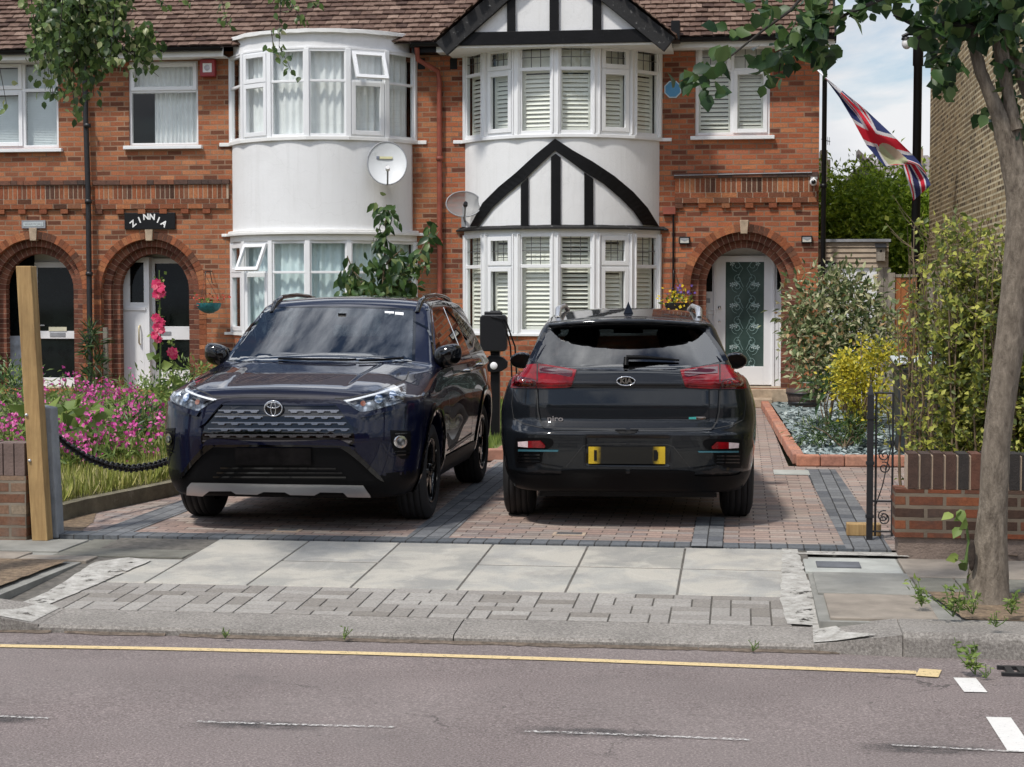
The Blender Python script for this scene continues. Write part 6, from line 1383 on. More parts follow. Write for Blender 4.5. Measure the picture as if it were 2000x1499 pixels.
def bark(name,a,b,sc=18,bs=.8):
    t=NT(name); mp=t.n('Mapping'); mp.inputs['Scale'].default_value=(1,1,.35); t.l(t.tc,mp.inputs[0]); n=t.noise(sc,7,.7,vec=mp.outputs[0]); n2=t.noise(3,5)
    col=t.mix(t.ramp(n2,[(.35,0),(.65,.6)]),t.ramp(n,[(.3,a),(.7,b)]),tuple((x+y)/2*1.15 for x,y in zip(a,b))); t.set(col,.92,spec=.15); t.bump(n,bs,.02); return t.m
M['bark']=bark('grey_bark',(.055,.042,.032),(.33,.28,.22),34,1.0); M['twig']=bark('twig_bark',(.10,.07,.045),(.26,.20,.13),30,.3); M['stem']=simple('green_stem',(.10,.16,.04),.7); M['dkbark']=simple('dark_branch',(.03,.027,.022),.9,var=.3)
# ---------------- satellite things on the ground: walls, posts, gate ----------------
M['wallb']=brickmat('garden_wall_brick',[(.07,.04,.028),(.24,.075,.035),(.15,.06,.035),(.34,.11,.045),(.11,.065,.045)],(.19,.15,.11),w=.225,h=.075,mort=.012,blotch=((.06,.045,.04),2.2,.56),bs=.8)
M['capb']=island('wall_coping_brick',[(0,(.015,.014,.013)),(.5,(.04,.028,.022)),(.8,(.12,.045,.025)),(1,(.03,.024,.02))],.85,fine=18,bump=.5)
wx0=atY(1748,1050,11.0).x; T=thing('garden_wall','low red and black brick garden wall behind the street tree','wall',(2.4,11.1,0))
m=MB(); m.box(wx0+.02,4.6,11.02,11.24,-.05,.105); m.build('plinth',simple('rough_stone',(.20,.15,.12),.95,var=.3,scale=9,bump=.8),T); m=MB(); m.box(wx0,4.6,11.0,11.22,.105,.405); m.build('brickwork',M['wallb'],T)
m=MB(); x=atY(1772,930,11.0).x; m.box(x,4.6,11.012,11.20,.405,.615); m.build('mortar_bed',M['mortar'],T)
m=MB(); xx=x
while xx<4.6: h_=.628+rnd.uniform(-.004,.004); m.box(xx+.004,xx+.066,11.0,11.215,.41,h_); xx+=.0765
m.build('coping',M['capb'],T)
T=thing('garden_wall','short brick wall end at the far left beside the timber post','wall',(-5.2,11.05,0)); xe=atY(50,950,11.0).x
m=MB(); m.box(-7.5,xe-.0,11.0,11.22,-.02,.41); m.build('brickwork',brickmat('old_wall_brick',[(.18,.09,.055),(.34,.14,.08),(.24,.14,.09),(.30,.24,.17)],(.26,.22,.17),blotch=((.20,.17,.14),2.0,.5),bs=.8),T); m=MB()
xx=xe-.078
while xx>-7.5: m.box(xx+.004,xx+.072,11.0,11.21,.412,.412+.215+rnd.uniform(-.004,.004)); xx-=.0765
m.build('coping',simple('purple_grey_coping',(.15,.105,.09),.9,var=.25,bump=.5),T)
# timber post with bolts, grey post behind
pb=atZ(78,1054,-.01); T=thing('timber_post','tall new timber gate post with bolts at the left edge of the driveway','post',(pb.x,pb.y,0)); lean=-.018
ptop=atY(45,520,pb.y).z; dxl=atY(27,520,pb.y).x-atY(60,1050,pb.y).x
m=MB(); w=.052
m.add([(pb.x-w-.004,pb.y,-.02),(pb.x+w,pb.y,-.02),(pb.x+w,pb.y+.10,-.02),(pb.x-w,pb.y+.10,-.02),(pb.x-w+dxl+.0,pb.y,ptop),(pb.x+w+dxl,pb.y,ptop),(pb.x+w+dxl,pb.y+.10,ptop),(pb.x-w+dxl,pb.y+.10,ptop)],[(0,3,2,1),(4,5,6,7),(0,1,5,4),(1,2,6,5),(2,3,7,6),(3,0,4,7)])
m.build('post',M['newwood'],T,bevel=.005)
for py in (811,900):
    q=atY(52+(py-811)*.07,py,pb.y); m=MB(); m.lathe([(0,-.012),(.009,-.012),(.012,0)],(q.x,pb.y,q.z),'Y',10); m.build('bolt',M['silver'],T)
m=MB(); q=atY(66,575,pb.y+.1); m.box(q.x+.0,q.x+.012,pb.y+.03,pb.y+.06,q.z-.10,q.z+.02); m.build('latch',M['blackm'],T)
T=thing('concrete_post','short grey concrete post behind the new timber post','post',(pb.x+.05,pb.y+.16,0)); q=atY(85,790,pb.y+.2); m=MB(); m.add([(pb.x-.05,pb.y+.13,-.02),(pb.x+.072,pb.y+.13,-.02),(pb.x+.072,pb.y+.25,-.02),(pb.x-.05,pb.y+.25,-.02),(pb.x-.09,pb.y+.13,q.z),(pb.x+.036,pb.y+.13,q.z-.02),(pb.x+.036,pb.y+.25,q.z-.02),(pb.x-.09,pb.y+.25,q.z)],[(0,3,2,1),(4,5,6,7),(0,1,5,4),(1,2,6,5),(2,3,7,6),(3,0,4,7)]); m.build('post',simple('old_concrete',(.25,.26,.27),.9,var=.25,bump=.5,dirt=((.16,.17,.12),6,.58)),T,bevel=.01)
# plastic chain with spikes
a=atY(98,838,pb.y+.2); b=Vector((-4.42,15.6,.32)); T=thing('spiked_chain','black spiked plastic chain hanging along the flower bed','chain',(-4.5,13.4,0)); m=MB()
N_=60; CH_=[(98,838,11.45),(130,868,11.7),(170,893,11.95),(210,908,12.2),(255,915,12.5),(300,909,12.8),(335,897,13.1),(370,878,13.6)]; pts=[]
for i in range(N_+1):
    t=i/N_*(len(CH_)-1); k_=min(int(t),len(CH_)-2); f_=t-k_; A=CH_[k_]; B_=CH_[k_+1]; pts.append(atY(A[0]+(B_[0]-A[0])*f_,A[1]+(B_[1]-A[1])*f_,A[2]+(B_[2]-A[2])*f_))
b=pts[-1]
for i in range(N_):
    p,q=pts[i],pts[i+1]; d=(q-p).normalized(); up=Vector((0,0,1)) if i%2 else d.cross(Vector((0,0,1))).normalized(); c_=(p+q)/2; L=(q-p).length*.68
    m.tube([c_+d*L*math.cos(t)+up*.022*math.sin(t) for t in [2*math.pi*j/10 for j in range(11)]],.0085,5,False)
    if i%2==0: m.tube([c_+Vector((0,0,.03)),c_-Vector((0,0,.035))],[.001,.012],5)
m.build('links',M['blackm'],T)
m=MB(); m.box(b.x-.03,b.x+.03,b.y-.03,b.y+.03,0,b.z+.04); m.build('chain_post',M['blackm'],T)
# iron gate: post and narrow scrolled panel, seen edge-on folded back
gp=atZ(1698,1055,.0); gx=gp.x; gy=gp.y-.02; T=thing('iron_gate','rusty black wrought iron gate leaf with scrolls standing open','gate',(gx,gy,0))
zt_=atY(1698,762,gy).z; m=MB(); m.box(gx-.022,gx+.018,gy-.02,gy+.02,0,zt_-.03); m.add([(gx-.022,gy-.02,zt_-.03),(gx+.018,gy-.02,zt_-.03),(gx+.018,gy+.02,zt_-.03),(gx-.022,gy+.02,zt_-.03),(gx-.002,gy,zt_+.05)],[(0,1,4),(1,2,4),(2,3,4),(3,0,4)])
for zq in (.15,.5,.8): m.box(gx-.028,gx+.024,gy-.026,gy+.026,zq,zq+.02)
m.build('gate_post',M['blackm'],T)
x2=atY(1742,900,gy+.05).x; zp_=atY(1742,768,gy).z; m=MB()
for xx in (gx+.035,x2): m.tube([(xx,gy+.0,.03),(xx,gy+.0,zp_)],.0075,6)
for zq in (zp_,.26,.06): m.tube([(gx+.02,gy,zq),(x2,gy,zq)],.007,6)
m.build('gate_frame',M['blackm'],T)
def sp3(cx,cz,r,turns,sg,st,y): return [(cx+sg*rr*math.cos(st+a_),y,cz+rr*math.sin(st+a_)) for k in range(25) for a_,rr in [(turns*2*math.pi*k/24,r*(1-.8*k/24))]]
m=MB(); xm=(gx+.035+x2)/2
for zq,sg in ((.56,1),(.48,-1),(.16,1),(.14,-1)): m.tube(sp3(xm,zq,.04,1.5,sg,1.2,gy),.0045,5)
m.tube([(gx+.04,gy,.24),(xm-.01,gy,.36),(x2-.01,gy,.62),(xm+.02,gy,.85),(gx+.045,gy,zp_-.06)],.004,5); m.tube([(x2-.005,gy,zp_-.1),(xm+.01,gy,zp_-.04),(gx+.05,gy,zp_-.12)],.004,5)
m.build('scrollwork',M['blackm'],T); m=MB(); m.box(x2-.01,x2+.08,gy-.01,gy+.02,.28,.30); m.build('hinge',simple('rust',(.12,.05,.03),.9,var=.4),T)
# ---------------- charging post ----------------
cy_=18.4; c=atZ(968,872,0); cx=c.x; T=thing('charging_post','black electric car charging post standing between the two parked cars','charger',(cx,cy_,0)); q=lambda px,py:atY(px,py,cy_)
m=MB(); m.box(cx-.048,cx+.048,cy_-.04,cy_+.04,0,q(968,640).z); m.box(cx-.05,cx+.05,cy_-.05,cy_+.05,q(968,690).z,q(968,607).z); m.build('pole',M['black'],T,bevel=.006)
x0,x1,z0,z1=q(941,600).x,q(993,600).x,q(968,686).z,q(968,615).z; w=(x1-x0)/2; xc=(x0+x1)/2
def rrect(xc,zc,w,h,r,n=5,cut=0): 
    o=[]
    for sx,sz,a0 in ((1,1,0),(-1,1,90),(-1,-1,180),(1,-1,270)):
        for i in range(n+1):
            a_=R(a0+90*i/n); o.append((xc+sx*(w-r)+r*math.cos(a_),zc+sz*(h-r)+r*math.sin(a_)))
    return o
m=MB(); m.prism([(x,cy_-.15,z) for x,z in rrect(xc,(z0+z1)/2,w,(z1-z0)/2,.045)],(0,.10,0)); m.box(xc-w*.72,xc+w*.6,cy_-.10,cy_-.04,z1-.01,z1+.035); m.build('charger_unit',simple('charger_black',(.010,.010,.011),.35),T,bevel=.01)
zh=q(968,712).z; m=MB(); m.prism([(xc+x,cy_-.10,zh+z) for x,z in ((-.15,.01),(-.10,.055),(-.05,.095),(.05,.095),(.10,.075),(.145,.03),(.14,-.03),(.08,-.07),(0,-.085),(-.08,-.07),(-.11,-.04))],(0,.06,0)); m.tube([(xc-.12,cy_-.08,zh),(xc-.2,cy_-.12,zh-.03),(xc-.24,cy_-.14,zh-.03)],[.035,.03,.025],8); m.build('cable_holster',M['black'],T,bevel=.006)
m=MB(); m.lathe([(0,-.108),(.036,-.107),(.040,-.10)],(xc,cy_,zh-.012),'Y',24); m.build('white_badge',M['white'],T)
for k,dxk in enumerate((.0,.035)):
    m=MB(); m.tube([(xc-.02+dxk,cy_-.155,z1-.02),(xc+.10+dxk,cy_-.16,z1-.05),(x1+.01+dxk,cy_-.13,z1-.22),(x1+.035+dxk*1.4,cy_-.1,z0+.05),(x1+.05+dxk*1.5,cy_-.1,.75),(x1+.05+dxk*1.5,cy_-.1,.3),(x1+.02,cy_-.05,.1)],.009,6); m.build('cable',M['black'],T)
# ---------------- gardens ----------------
M['lawn']=simple('lawn_soil',(.13,.16,.045),.95,var=.3,scale=8,bump=.6); M['bedsoil']=simple('bed_soil',(.10,.085,.045),.95,var=.4,scale=10,bump=.8)
m=MB(); m.add([(x,y,z) for x,y,z in ((-14,11.3,.08),(-4.84,11.3,.08),(-4.80,12.2,.09),(-4.58,13.4,.09),(-4.46,15.6,.10),(-4.46,25.6,.12),(-17,25.6,.12),(-17,11.3,.08))],[tuple(range(8))]); m.build('flower_bed',M['bedsoil'],kind='structure')
m=MB(); m.box(-4.46,-2.42,17.05,25.6,-.02,.06); m.build('lawn',M['lawn'],kind='structure')
m=MB(); m.box(-4.46,-2.30,16.9,17.04,-.02,.10); m.box(-2.42,-2.30,17.04,25.4,-.02,.09); m.build('brick_edging',simple('pink_edging',(.34,.17,.12),.85,var=.3,bump=.4),kind='structure',bevel=.012)
m=MB(); E_=[(-4.84,11.35),(-4.76,12.2),(-4.52,13.4),(-4.40,15.6),(-4.40,17)]
for (xa,ya),(xb,yb_) in zip(E_,E_[1:]): m.add([(xa,ya,0),(xb,yb_,0),(xb,yb_,.115),(xa,ya,.115),(xa-.07,ya,.12),(xb-.07,yb_,.12),(xa-.07,ya,0),(xb-.07,yb_,0)],[(0,1,2,3),(3,2,5,4),(4,5,7,6),(0,3,4,6)])
m.build('bed_kerb',simple('mossy_concrete',(.17,.15,.10),.95,var=.35,scale=7,bump=.7,dirt=((.30,.27,.22),9,.6)),kind='structure')
soilpatch([(-4.84,11.12),(-4.42,11.14),(-4.55,11.8),(-4.72,12.3),(-4.80,12.2)],.004,s=9)
soilpatch([(.98,11.12),(1.7,11.0),(1.7,11.35),(1.1,11.3)],.004,s=12)
# slate bed with brick edging
M['slatef']=simple('slate_base',(.20,.24,.24),.9,var=.3,scale=30,bump=.8,bscale=60)
m=MB(); m.add([(.66,16.72,.05),(3.1,16.72,.05),(3.1,25.6,.07),(.42,25.6,.07)],[(0,1,2,3)]); m.build('slate_bed',M['slatef'],kind='structure')
m=MB(); g=random.Random(4)
def edgeblock(p,q,w=.11,h=.11):
    d=Vector((q[0]-p[0],q[1]-p[1],0)); L=d.length; d.normalize(); n=int(L/.21); sd=Vector((-d.y,d.x,0))
    for i in range(n):
        c=Vector((p[0],p[1],0))+d*(i+.5)*L/n; m.obox(c+Vector((0,0,h/2))+sd*g.uniform(-.004,.004),d,sd,(0,0,1),L/n/2-.003,w/2,h/2)
edgeblock((.52,16.62),(3.0,16.75)); edgeblock((.545,16.75),(.34,25.2))
m.build('brick_edging',island('salmon_edging',[(0,(.40,.16,.10)),(.4,(.48,.22,.14)),(.7,(.36,.17,.12)),(1,(.50,.28,.19))],.85,fine=20,bump=.3),kind='structure',bevel=.014)
g=rng(5); n=9000; P=np.stack([.62+g.random(n)*2.3,16.75+g.random(n)**1.3*8.6,np.full(n,.06)],1); P[:,0]+=-.1*(P[:,1]-16.7)/8.6; a=g.random(n)*6.28
leafmesh('slate_chippings',island('slate_chip',[(0,(.12,.16,.16)),(.5,(.28,.34,.34)),(1,(.42,.47,.46))],.7),None,P,np.stack([np.cos(a),np.sin(a),g.normal(size=n)*.35],1),g.normal(size=(n,3))*.35+np.array([0,0,1]),.05+.05*g.random(n),.6,kind='stuff')
# grass
def grass(name,reg,n,h,seed,mat='grass',z=.1,lean=.35,w=.007):
    g=rng(seed); P=[]
    while len(P)<n:
        x,y=g.uniform(reg[0],reg[1]),g.uniform(reg[2],reg[3])
        if reg[4](x,y): P.append((x,y,z))
    P=np.array(P); n=len(P); H=h*(.5+.8*g.random(n)); a=g.random(n)*6.28; L=g.random(n)*lean; D=np.stack([np.cos(a)*L,np.sin(a)*L,np.ones(n)],1); N=np.stack([np.cos(a),np.sin(a),np.zeros(n)],1)+g.normal(size=(n,3))*.3
    return leafmesh(name,M[mat],None,P,D,N,H,asp=w*2/h,kind='stuff',curl=.1,fold=.1)
def bedx(y): return float(np.interp(y,[11.35,12.2,13.4,15.6,17],[-4.93,-4.85,-4.61,-4.49,-4.48]))
grass('grass',(-8.5,-4.44,11.5,14.8,lambda x,y:x<bedx(y) and (x>bedx(y)-1.9 or y<13.2)),17000,.15,1,lean=.9)
grass('grass',(-8.5,-4.44,14.2,18,lambda x,y:x<bedx(y)),7000,.20,2,lean=.8); grass('lawn_grass',(-4.4,-2.45,17.1,25,lambda x,y:True),12000,.10,3,mat='lf_gard',z=.06)
# garden flowers: pink campion clumps as plants
g=rng(11)
def flower_plant(px,py,Y,seed,label_=None,r=.13,n=34,mat='pink',label='bushy pink flowering plant in the left front garden',name='flowering_plant',cat='plant',group='pink flowering plants in the left front garden',leafn=110):
    h=atY(px,py,Y); g=rng(seed); bx,by=h.x+g.normal()*.05,Y+.05; T=thing(name,label_ or label,cat,(bx,by,.1),group=group)
    m=MB(); tips=[]
    for i in range(7):
        t=Vector((h.x+g.normal()*r*.8,Y+g.normal()*r*.6,h.z+g.normal()*r*.8)); tips.append(t); m.tube([(bx+g.normal()*.03,by+g.normal()*.03,.08),((bx+t.x)/2+g.normal()*.03,by,t.z*.55),t],[.005,.004,.003],4)
    m.build('stems',M['stem'],T)
    i=g.integers(0,7,n); P=np.array([tuple(t) for t in tips])[i]+g.normal(size=(n,3))*np.array([r*.22,r*.22,r*.34]); D=g.normal(size=(n,3)); D[:,1]-=.6
    leafmesh('blossom',M[mat],T,P,D,g.normal(size=(n,3))+np.array([0,-1,.4]),.026+.026*g.random(n),.8)
    k=leafn; P=np.stack([bx+g.normal(size=k)*r*1.1,by+g.normal(size=k)*r,.1+g.random(k)*max(.15,h.z-.15)],1); D=g.normal(size=(k,3)); D[:,2]+=.7
    leafmesh('leaves',M['lf_gard'],T,P,D,g.normal(size=(k,3)),.09+.07*g.random(k),.22)
ORD=['first','second','third','fourth','fifth','sixth','seventh','eighth','ninth','tenth','eleventh','twelfth']
def rowlabel(L,what,cuts):
    out=[None]*len(L)
    for nm_,lo,hi in (('back',0,cuts[0]),('middle',cuts[0],cuts[1]),('front',cuts[1],9999)):
        ii=sorted([i for i,p in enumerate(L) if lo<=p[1]<hi],key=lambda i:L[i][0])
        for r_,i in enumerate(ii): out[i]=what+', '+ORD[r_]+' from the left in the '+nm_+' row'
    return out
FP=[(152,793,15.3),(201,776,17),(212,808,15.5),(189,819,15.2),(252,793,16.5),(278,799,16.2),(206,848,14.2),(160,868,13.9),(183,862,14),(126,877,13.7),(258,862,14.3),(287,859,14.5),(250,773,17.5),(138,750,17.8),(82,762,17),(37,802,15),(20,830,14.5),(100,872,13.6),(168,776,17.2),(8,850,14.2),(148,880,13.6)]; FL_=rowlabel(FP,'pink flowering plant in the left garden',(785,825))
for k,(px,py,Y) in enumerate(FP): flower_plant(px,py,Y,100+k,label_=FL_[k],r=.10+.05*rnd.random(),n=64,leafn=70)
# leafy filler plants
def bush(name,label,cat,blobs,n,size,seed,mat,loc,stem=True,asp=.5,droop=.3,up=0,group=None,k=14,sig=.28,stemr=.012,stemn=7,smat='twig',crown='foliage',detail=False):
    T=thing(name,label,cat,loc,group=group); foliage(crown,M[mat],T,blobs,n,size,seed,asp,droop,up=up,k=k,sig=sig,detail=detail)
    if stem:
        m=MB(); g=random.Random(seed)
        for i in range(stemn):
            b=g.choice(blobs); t=Vector(b[0])+Vector([g.uniform(-.7,.7)*r_ for r_ in b[1]]); l=Vector(loc); mid=l.lerp(t,.5)+Vector((g.uniform(-.05,.05),0,.05)); m.tube([l,mid,t],[stemr,stemr*.7,stemr*.3],5)
        m.build('stems',M[smat],T)
    return T
def B(px,py,Y,rx,ry,rz,w=1): p=atY(px,py,Y); return ((p.x,p.y,p.z),(rx,ry,rz),w)
fl=[((118,820,14.6,.22,.2,.2),.20,.75,'broad leaved green plant behind the spiked chain'),((145,850,14.2,.18,.15,.12),.16,.8,'low broad leaved plant at the grass edge')]
for i,(b,sz,asp,lb) in enumerate(fl):
    bb=B(*b); bush('leafy_plant',lb,'plant',[bb],60,sz,40+i,'lf_gard',(bb[0][0],bb[0][1],.1),asp=asp,up=.5,k=8)
GR='tangled green border plants under the house walls'
BP=[(15,775,17.5,.35,.25,420),(60,815,16,.35,.2,300),(110,795,19,.4,.16,260),(175,765,21,.3,.2,200),(235,790,20,.4,.16,280),(290,775,19,.5,.24,700),(335,765,21,.45,.2,600),(390,735,22.5,.3,.2,400),(300,835,16.6,.35,.2,420),(260,835,16,.3,.15,240),(215,870,14.8,.3,.12,240),(20,740,19,.3,.22,300),(310,885,15.4,.2,.12,160)]; BL_=rowlabel(BP,'loose green border plant',(785,850))
for i,(px,py,Y,rx,rz,n) in enumerate(BP):
    bb=B(px,py,Y,rx,.3,rz); bush('border_plant',BL_[i],'plant',[bb],n,.085,60+i,'lf_gard' if i%3 else 'lf_cherry',(bb[0][0],bb[0][1],.1),asp=.28,up=.5,group=GR,k=10,sig=.4,smat='stem',stemn=5,stemr=.006)
# dark narrow leaved plant below the black downpipe
b=[B(184,y_,24.6,.12,.1,.14) for y_ in (650,680,715,745)]; bush('spiky_plant','tall narrow dark plant growing up the black downpipe','plant',b,220,.20,81,'lf_dark',(b[0][0][0],24.6,.1),asp=.13,up=.6,k=6)
q=atY(206,640,24.9); m=MB(); m.box(q.x-.03,q.x+.03,24.87,24.93,.1,q.z); tag(m.build('wooden_stake',M['greywood']),'weathered wooden stake beside the middle arch','stake')
# hollyhock
def hollyhock(px0,py0,py1,Y,fl,label,seed):
    b=atY(px0,py1,Y); t=atY(px0+2,py0,Y); T=thing('hollyhock',label,'flower',(b.x,Y,.1)); m=MB(); m.tube([(b.x,Y,.1),((b.x+t.x)/2+.02,Y,(t.z)/2),t],[.014,.011,.006],6); m.build('stem',M['stem'],T); g=rng(seed)
    for px,py,r in fl:
        c=atY(px,py,Y-.05); P=[];D=[];N=[]
        for k in range(9): a=k*.7+seed; P.append((c.x,c.y+g.normal()*.01,c.z)); D.append((math.cos(a),-.25,math.sin(a))); N.append((g.normal()*.2,-1,g.normal()*.2))
        leafmesh('blossom',M['crim'],T,P,D,N,[r]*9,1.0,detail=True)
    k=46; u=g.random(k); P=np.stack([b.x+(t.x-b.x)*u+g.normal(size=k)*.03,np.full(k,Y)+g.normal(size=k)*.03,.2+(t.z-.2)*u],1); D=g.normal(size=(k,3)); D[:,2]-=.2
    leafmesh('leaves',M['lf_gard'],T,P,D,g.normal(size=(k,3))+np.array([0,-1,0]),np.where(u<.45,.16,.06)*(.6+.6*g.random(k)),.8)
hollyhock(309,528,770,20,[(306,556,.075),(313,562,.075),(308,575,.07),(316,573,.06),(305,622,.065),(314,630,.065),(307,640,.065),(316,645,.055),(303,655,.06),(309,663,.055)],'tall hollyhock with crimson flowers in front of the middle door',3)
hollyhock(334,664,760,20.2,[(337,689,.075),(340,694,.06)],'short hollyhock with one pink flower right of the tall one',5)
# cherry sapling behind the dark blue car
Y=19.5; q=lambda x,y,dy=0:tuple(atY(x,y,Y+dy)); T=thing('cherry_sapling','young cherry tree with drooping leaves rising behind the dark blue car','tree',(q(745,580)[0],Y,.05)); m=MB()
base=Vector((q(745,580)[0],Y,.05))
for pts in ([base,q(748,560),q(752,480),q(755,400)],[q(746,570),q(715,560),q(690,530),q(678,500)],[q(748,545),q(790,530),q(815,505),q(838,460)],[q(751,520),q(770,500),q(785,488)],[q(747,560),q(780,560),q(805,550)]): m.tube([Vector(p) for p in pts],[.02,.015,.01,.006][:len(pts)] if len(pts)==4 else [.012,.009,.005],6)
m.build('trunk',M['twig'],T)
g=rng(21); P=[];Sz=[]
for px,py,rx,ry,n in ((755,418,22,26,34),(752,455,14,20,14),(745,480,20,20,26),(735,515,22,25,40),(765,500,25,20,36),(790,525,30,20,50),(815,500,22,18,22),(838,465,14,28,24),(690,530,18,25,34),(680,550,22,20,30),(720,560,32,18,60),(760,550,35,25,80),(795,560,22,18,40),(700,570,25,12,30),(770,575,35,10,50)):
    for i in range(n): P.append(q(px+g.normal()*rx*.55,py+g.normal()*ry*.55,g.normal()*.15)); Sz.append(.15*(.6+.6*g.random()))
n=len(P); D=g.normal(size=(n,3))*.55; D[:,2]-=.8; leafmesh('crown',M['lf_cherry'],T,P,D,g.normal(size=(n,3))*.6+np.array([0,-1,.5]),Sz,.42,detail=True,curl=.2)
p0_,p1_=atY(655,553,20.2),atY(702,547,20.2); m=MB(); m.obox((p0_+p1_)/2,(p1_-p0_),(0,1,0),(0,0,1),.14,.01,.035); m.box(p1_.x-.02,p1_.x+.02,20.21,20.25,.05,p1_.z+.03); tag(m.build('wooden_board',M['greywood']),'weathered wooden board propped beside the cherry sapling','board')
# hanging baskets
def basket(px,py,Y,label,flow,mat,bowl,r,seed,n=60):
    c=atY(px,py,Y); T=thing('hanging_basket',label,'hanging basket',(c.x,Y,c.z)); m=MB(); m.lathe([(r,0),(r*.96,-.05),(r*.75,-.11),(r*.35,-.15),(0,-.16)],(c.x,Y,c.z),'Z',20); m.build('bowl',bowl,T)
    g=rng(seed); P,_=blob((c.x,Y,c.z+.05),(r*1.15,r,r*.5),n,seed,8,.4); D=g.normal(size=(n,3)); D[:,2]+=.3; leafmesh('foliage',M['lf_gard'],T,P,D,g.normal(size=(n,3)),.07*(.6+.6*g.random(n)),.5)
    for k_,(fm,nn,o) in enumerate(flow): P,_=blob((c.x+o[0],Y-.05,c.z+o[1]),(r*o[2],r*.8,r*o[3]),nn,seed+5+k_,6,.5); leafmesh('blossom',M[fm],T,P,g.normal(size=(nn,3))+np.array([0,-.6,.2]),g.normal(size=(nn,3))*.5+np.array([0,-1,.3]),.05*(.7+.5*g.random(nn)),.95)
    hk=Vector((c.x-.05,Y-.0,c.z+.42)); m=MB(); 
    for a in (0,2.1,4.2): m.tube([(c.x+r*.95*math.cos(a),Y+r*.95*math.sin(a),c.z),hk],.003,4)
    m.tube([hk,hk+Vector((0,0,.05)),(hk.x,FY-.01,hk.z+.06)],.008,6); m.tube([(hk.x,FY-.01,hk.z-.12),(hk.x,FY-.12,hk.z+.05)],.006,5); m.build('bracket',M['blackm'],T)
basket(408,592,25.35,'teal hanging basket with small red flowers beside the middle arch',[('redf',26,(0,.06,1.1,.4))],'redf',simple('teal_basket',(.02,.16,.18),.6,var=.4,scale=25),.185,7,36)
basket(1322,590,25.3,'hanging basket full of yellow and violet flowers beside the right bay','',None,M['blackm'],.17,9,0) if False else basket(1322,592,25.3,'hanging basket full of yellow and violet flowers beside the right bay',[('yelf',56,(-.02,.04,1.2,.8)),('violf',22,(.05,.16,.9,.4))],None,M['blackm'],.18,9,90)
# ---------------- right hand garden ----------------
b=[B(1600,620,21,.42,.4,.42),B(1660,600,21,.4,.4,.35),B(1700,650,20.8,.38,.35,.4),B(1610,700,20.6,.36,.35,.4),B(1660,700,20.6,.38,.35,.35),B(1560,660,20.8,.22,.3,.3),B(1635,550,21.2,.26,.3,.22),B(1545,600,21,.16,.2,.2),B(1595,750,20.3,.2,.25,.15)]
bush('large_shrub','large rounded shrub with cream edged green leaves by the house corner','shrub',b,4600,.095,31,'lf_var',(1.45,20.8,.06),stemn=14,stemr=.02,asp=.42,droop=.1,k=18,sig=.34)
b=[B(1685,720,18.2,.26,.24,.22),B(1720,700,18.2,.16,.18,.16),B(1660,750,18.2,.2,.2,.2),B(1700,780,18.1,.24,.22,.22),B(1670,820,18.1,.14,.15,.14),B(1650,705,18.2,.12,.12,.1),B(1690,670,18.3,.08,.08,.12)]
sb_=atZ(1685,890,.06); bush('golden_shrub','bright yellow leaved shrub on a bare stem in the slate bed','shrub',b,2300,.052,32,'lf_yel',(sb_.x,18.1,.05),stemn=10,stemr=.016,asp=.55,droop=-.2,k=22,sig=.3)
b=[B(1620,845,18.0,.35,.3,.12),B(1670,840,18.0,.3,.25,.14)]; bush('low_conifer','low grey green spreading plant under the golden shrub','plant',b,900,.09,33,'lf_cherry',(atZ(1650,880,.05).x,17.9,.05),asp=.14,up=.5,k=16)
b=[B(1618,760,20.2,.16,.14,.16)]; bush('leafy_plant','glossy green rosette plant between the large shrub and the golden shrub','plant',b,46,.2,34,'lf_cherry',(b[0][0][0],20.2,.06),asp=.25,up=.4,k=5)
c=atY(1569,797,24.6); T=thing('barrel_planter','wooden half barrel planter beside the doorstep','planter',(c.x,24.6,.04)); m=MB(); m.lathe([(0,.0),(.19,.0),(.245,.26),(.225,.27),(.215,.24),(0,.22)],(c.x,24.6,.05),'Z',22); m.build('barrel',woodmat('barrel_wood',(.05,.035,.03),(.13,.09,.075)),T); m=MB(); m.lathe([(.205,.05),(.212,.05),(.222,.09),(.212,.09)],(c.x,24.6,.05),'Z',22); m.lathe([(.232,.19),(.24,.19),(.246,.22),(.236,.22)],(c.x,24.6,.05),'Z',22); m.build('hoops',M['blackm'],T)
P,_=blob((c.x-.02,24.5,1.15),(.16,.12,.5),60,77,8,.4); g=rng(8); leafmesh('twiggy_leaves',M['lf_cherry'],T,P,g.normal(size=(60,3)),g.normal(size=(60,3)),.05+.03*g.random(60),.4); m=MB(); m.tube([(c.x,24.6,.25),(c.x-.02,24.55,.8),(c.x-.05,24.5,1.5)],[.008,.006,.003],5); m.build('stem',M['twig'],T)
# lean-to with boards
Ys=25.95; q=lambda x,y:atY(x,y,Ys); T=thing('lean_to_store','timber boarded lean-to with a white door beside the right house','shed',(1.9,Ys,0)); m=MB(); xa,xb=X3+.01,q(1735,500).x
zt0,zt1=q(1660,523).z,q(1660,473).z; k=5
for i in range(k): z0_=zt0+(zt1-zt0)*i/k; z1_=zt0+(zt1-zt0)*(i+1)/k; m.add([(xa,Ys-.03,z0_),(xb,Ys-.03,z0_),(xb,Ys-.005,z1_+.01),(xa,Ys-.005,z1_+.01),(xa,Ys,z0_),(xb,Ys,z0_)],[(0,1,2,3),(0,4,5,1)])
m.build('boarding',M['boards'],T); m=MB(); m.box(xa,xb+.03,Ys-.06,Ys+3,zt1,zt1+.04); m.build('flat_roof',M['greyp'],T); m=MB(); m.box(xa,q(1712,600).x,Ys,Ys+.04,0,zt0); m.build('door',M['upvc'],T)
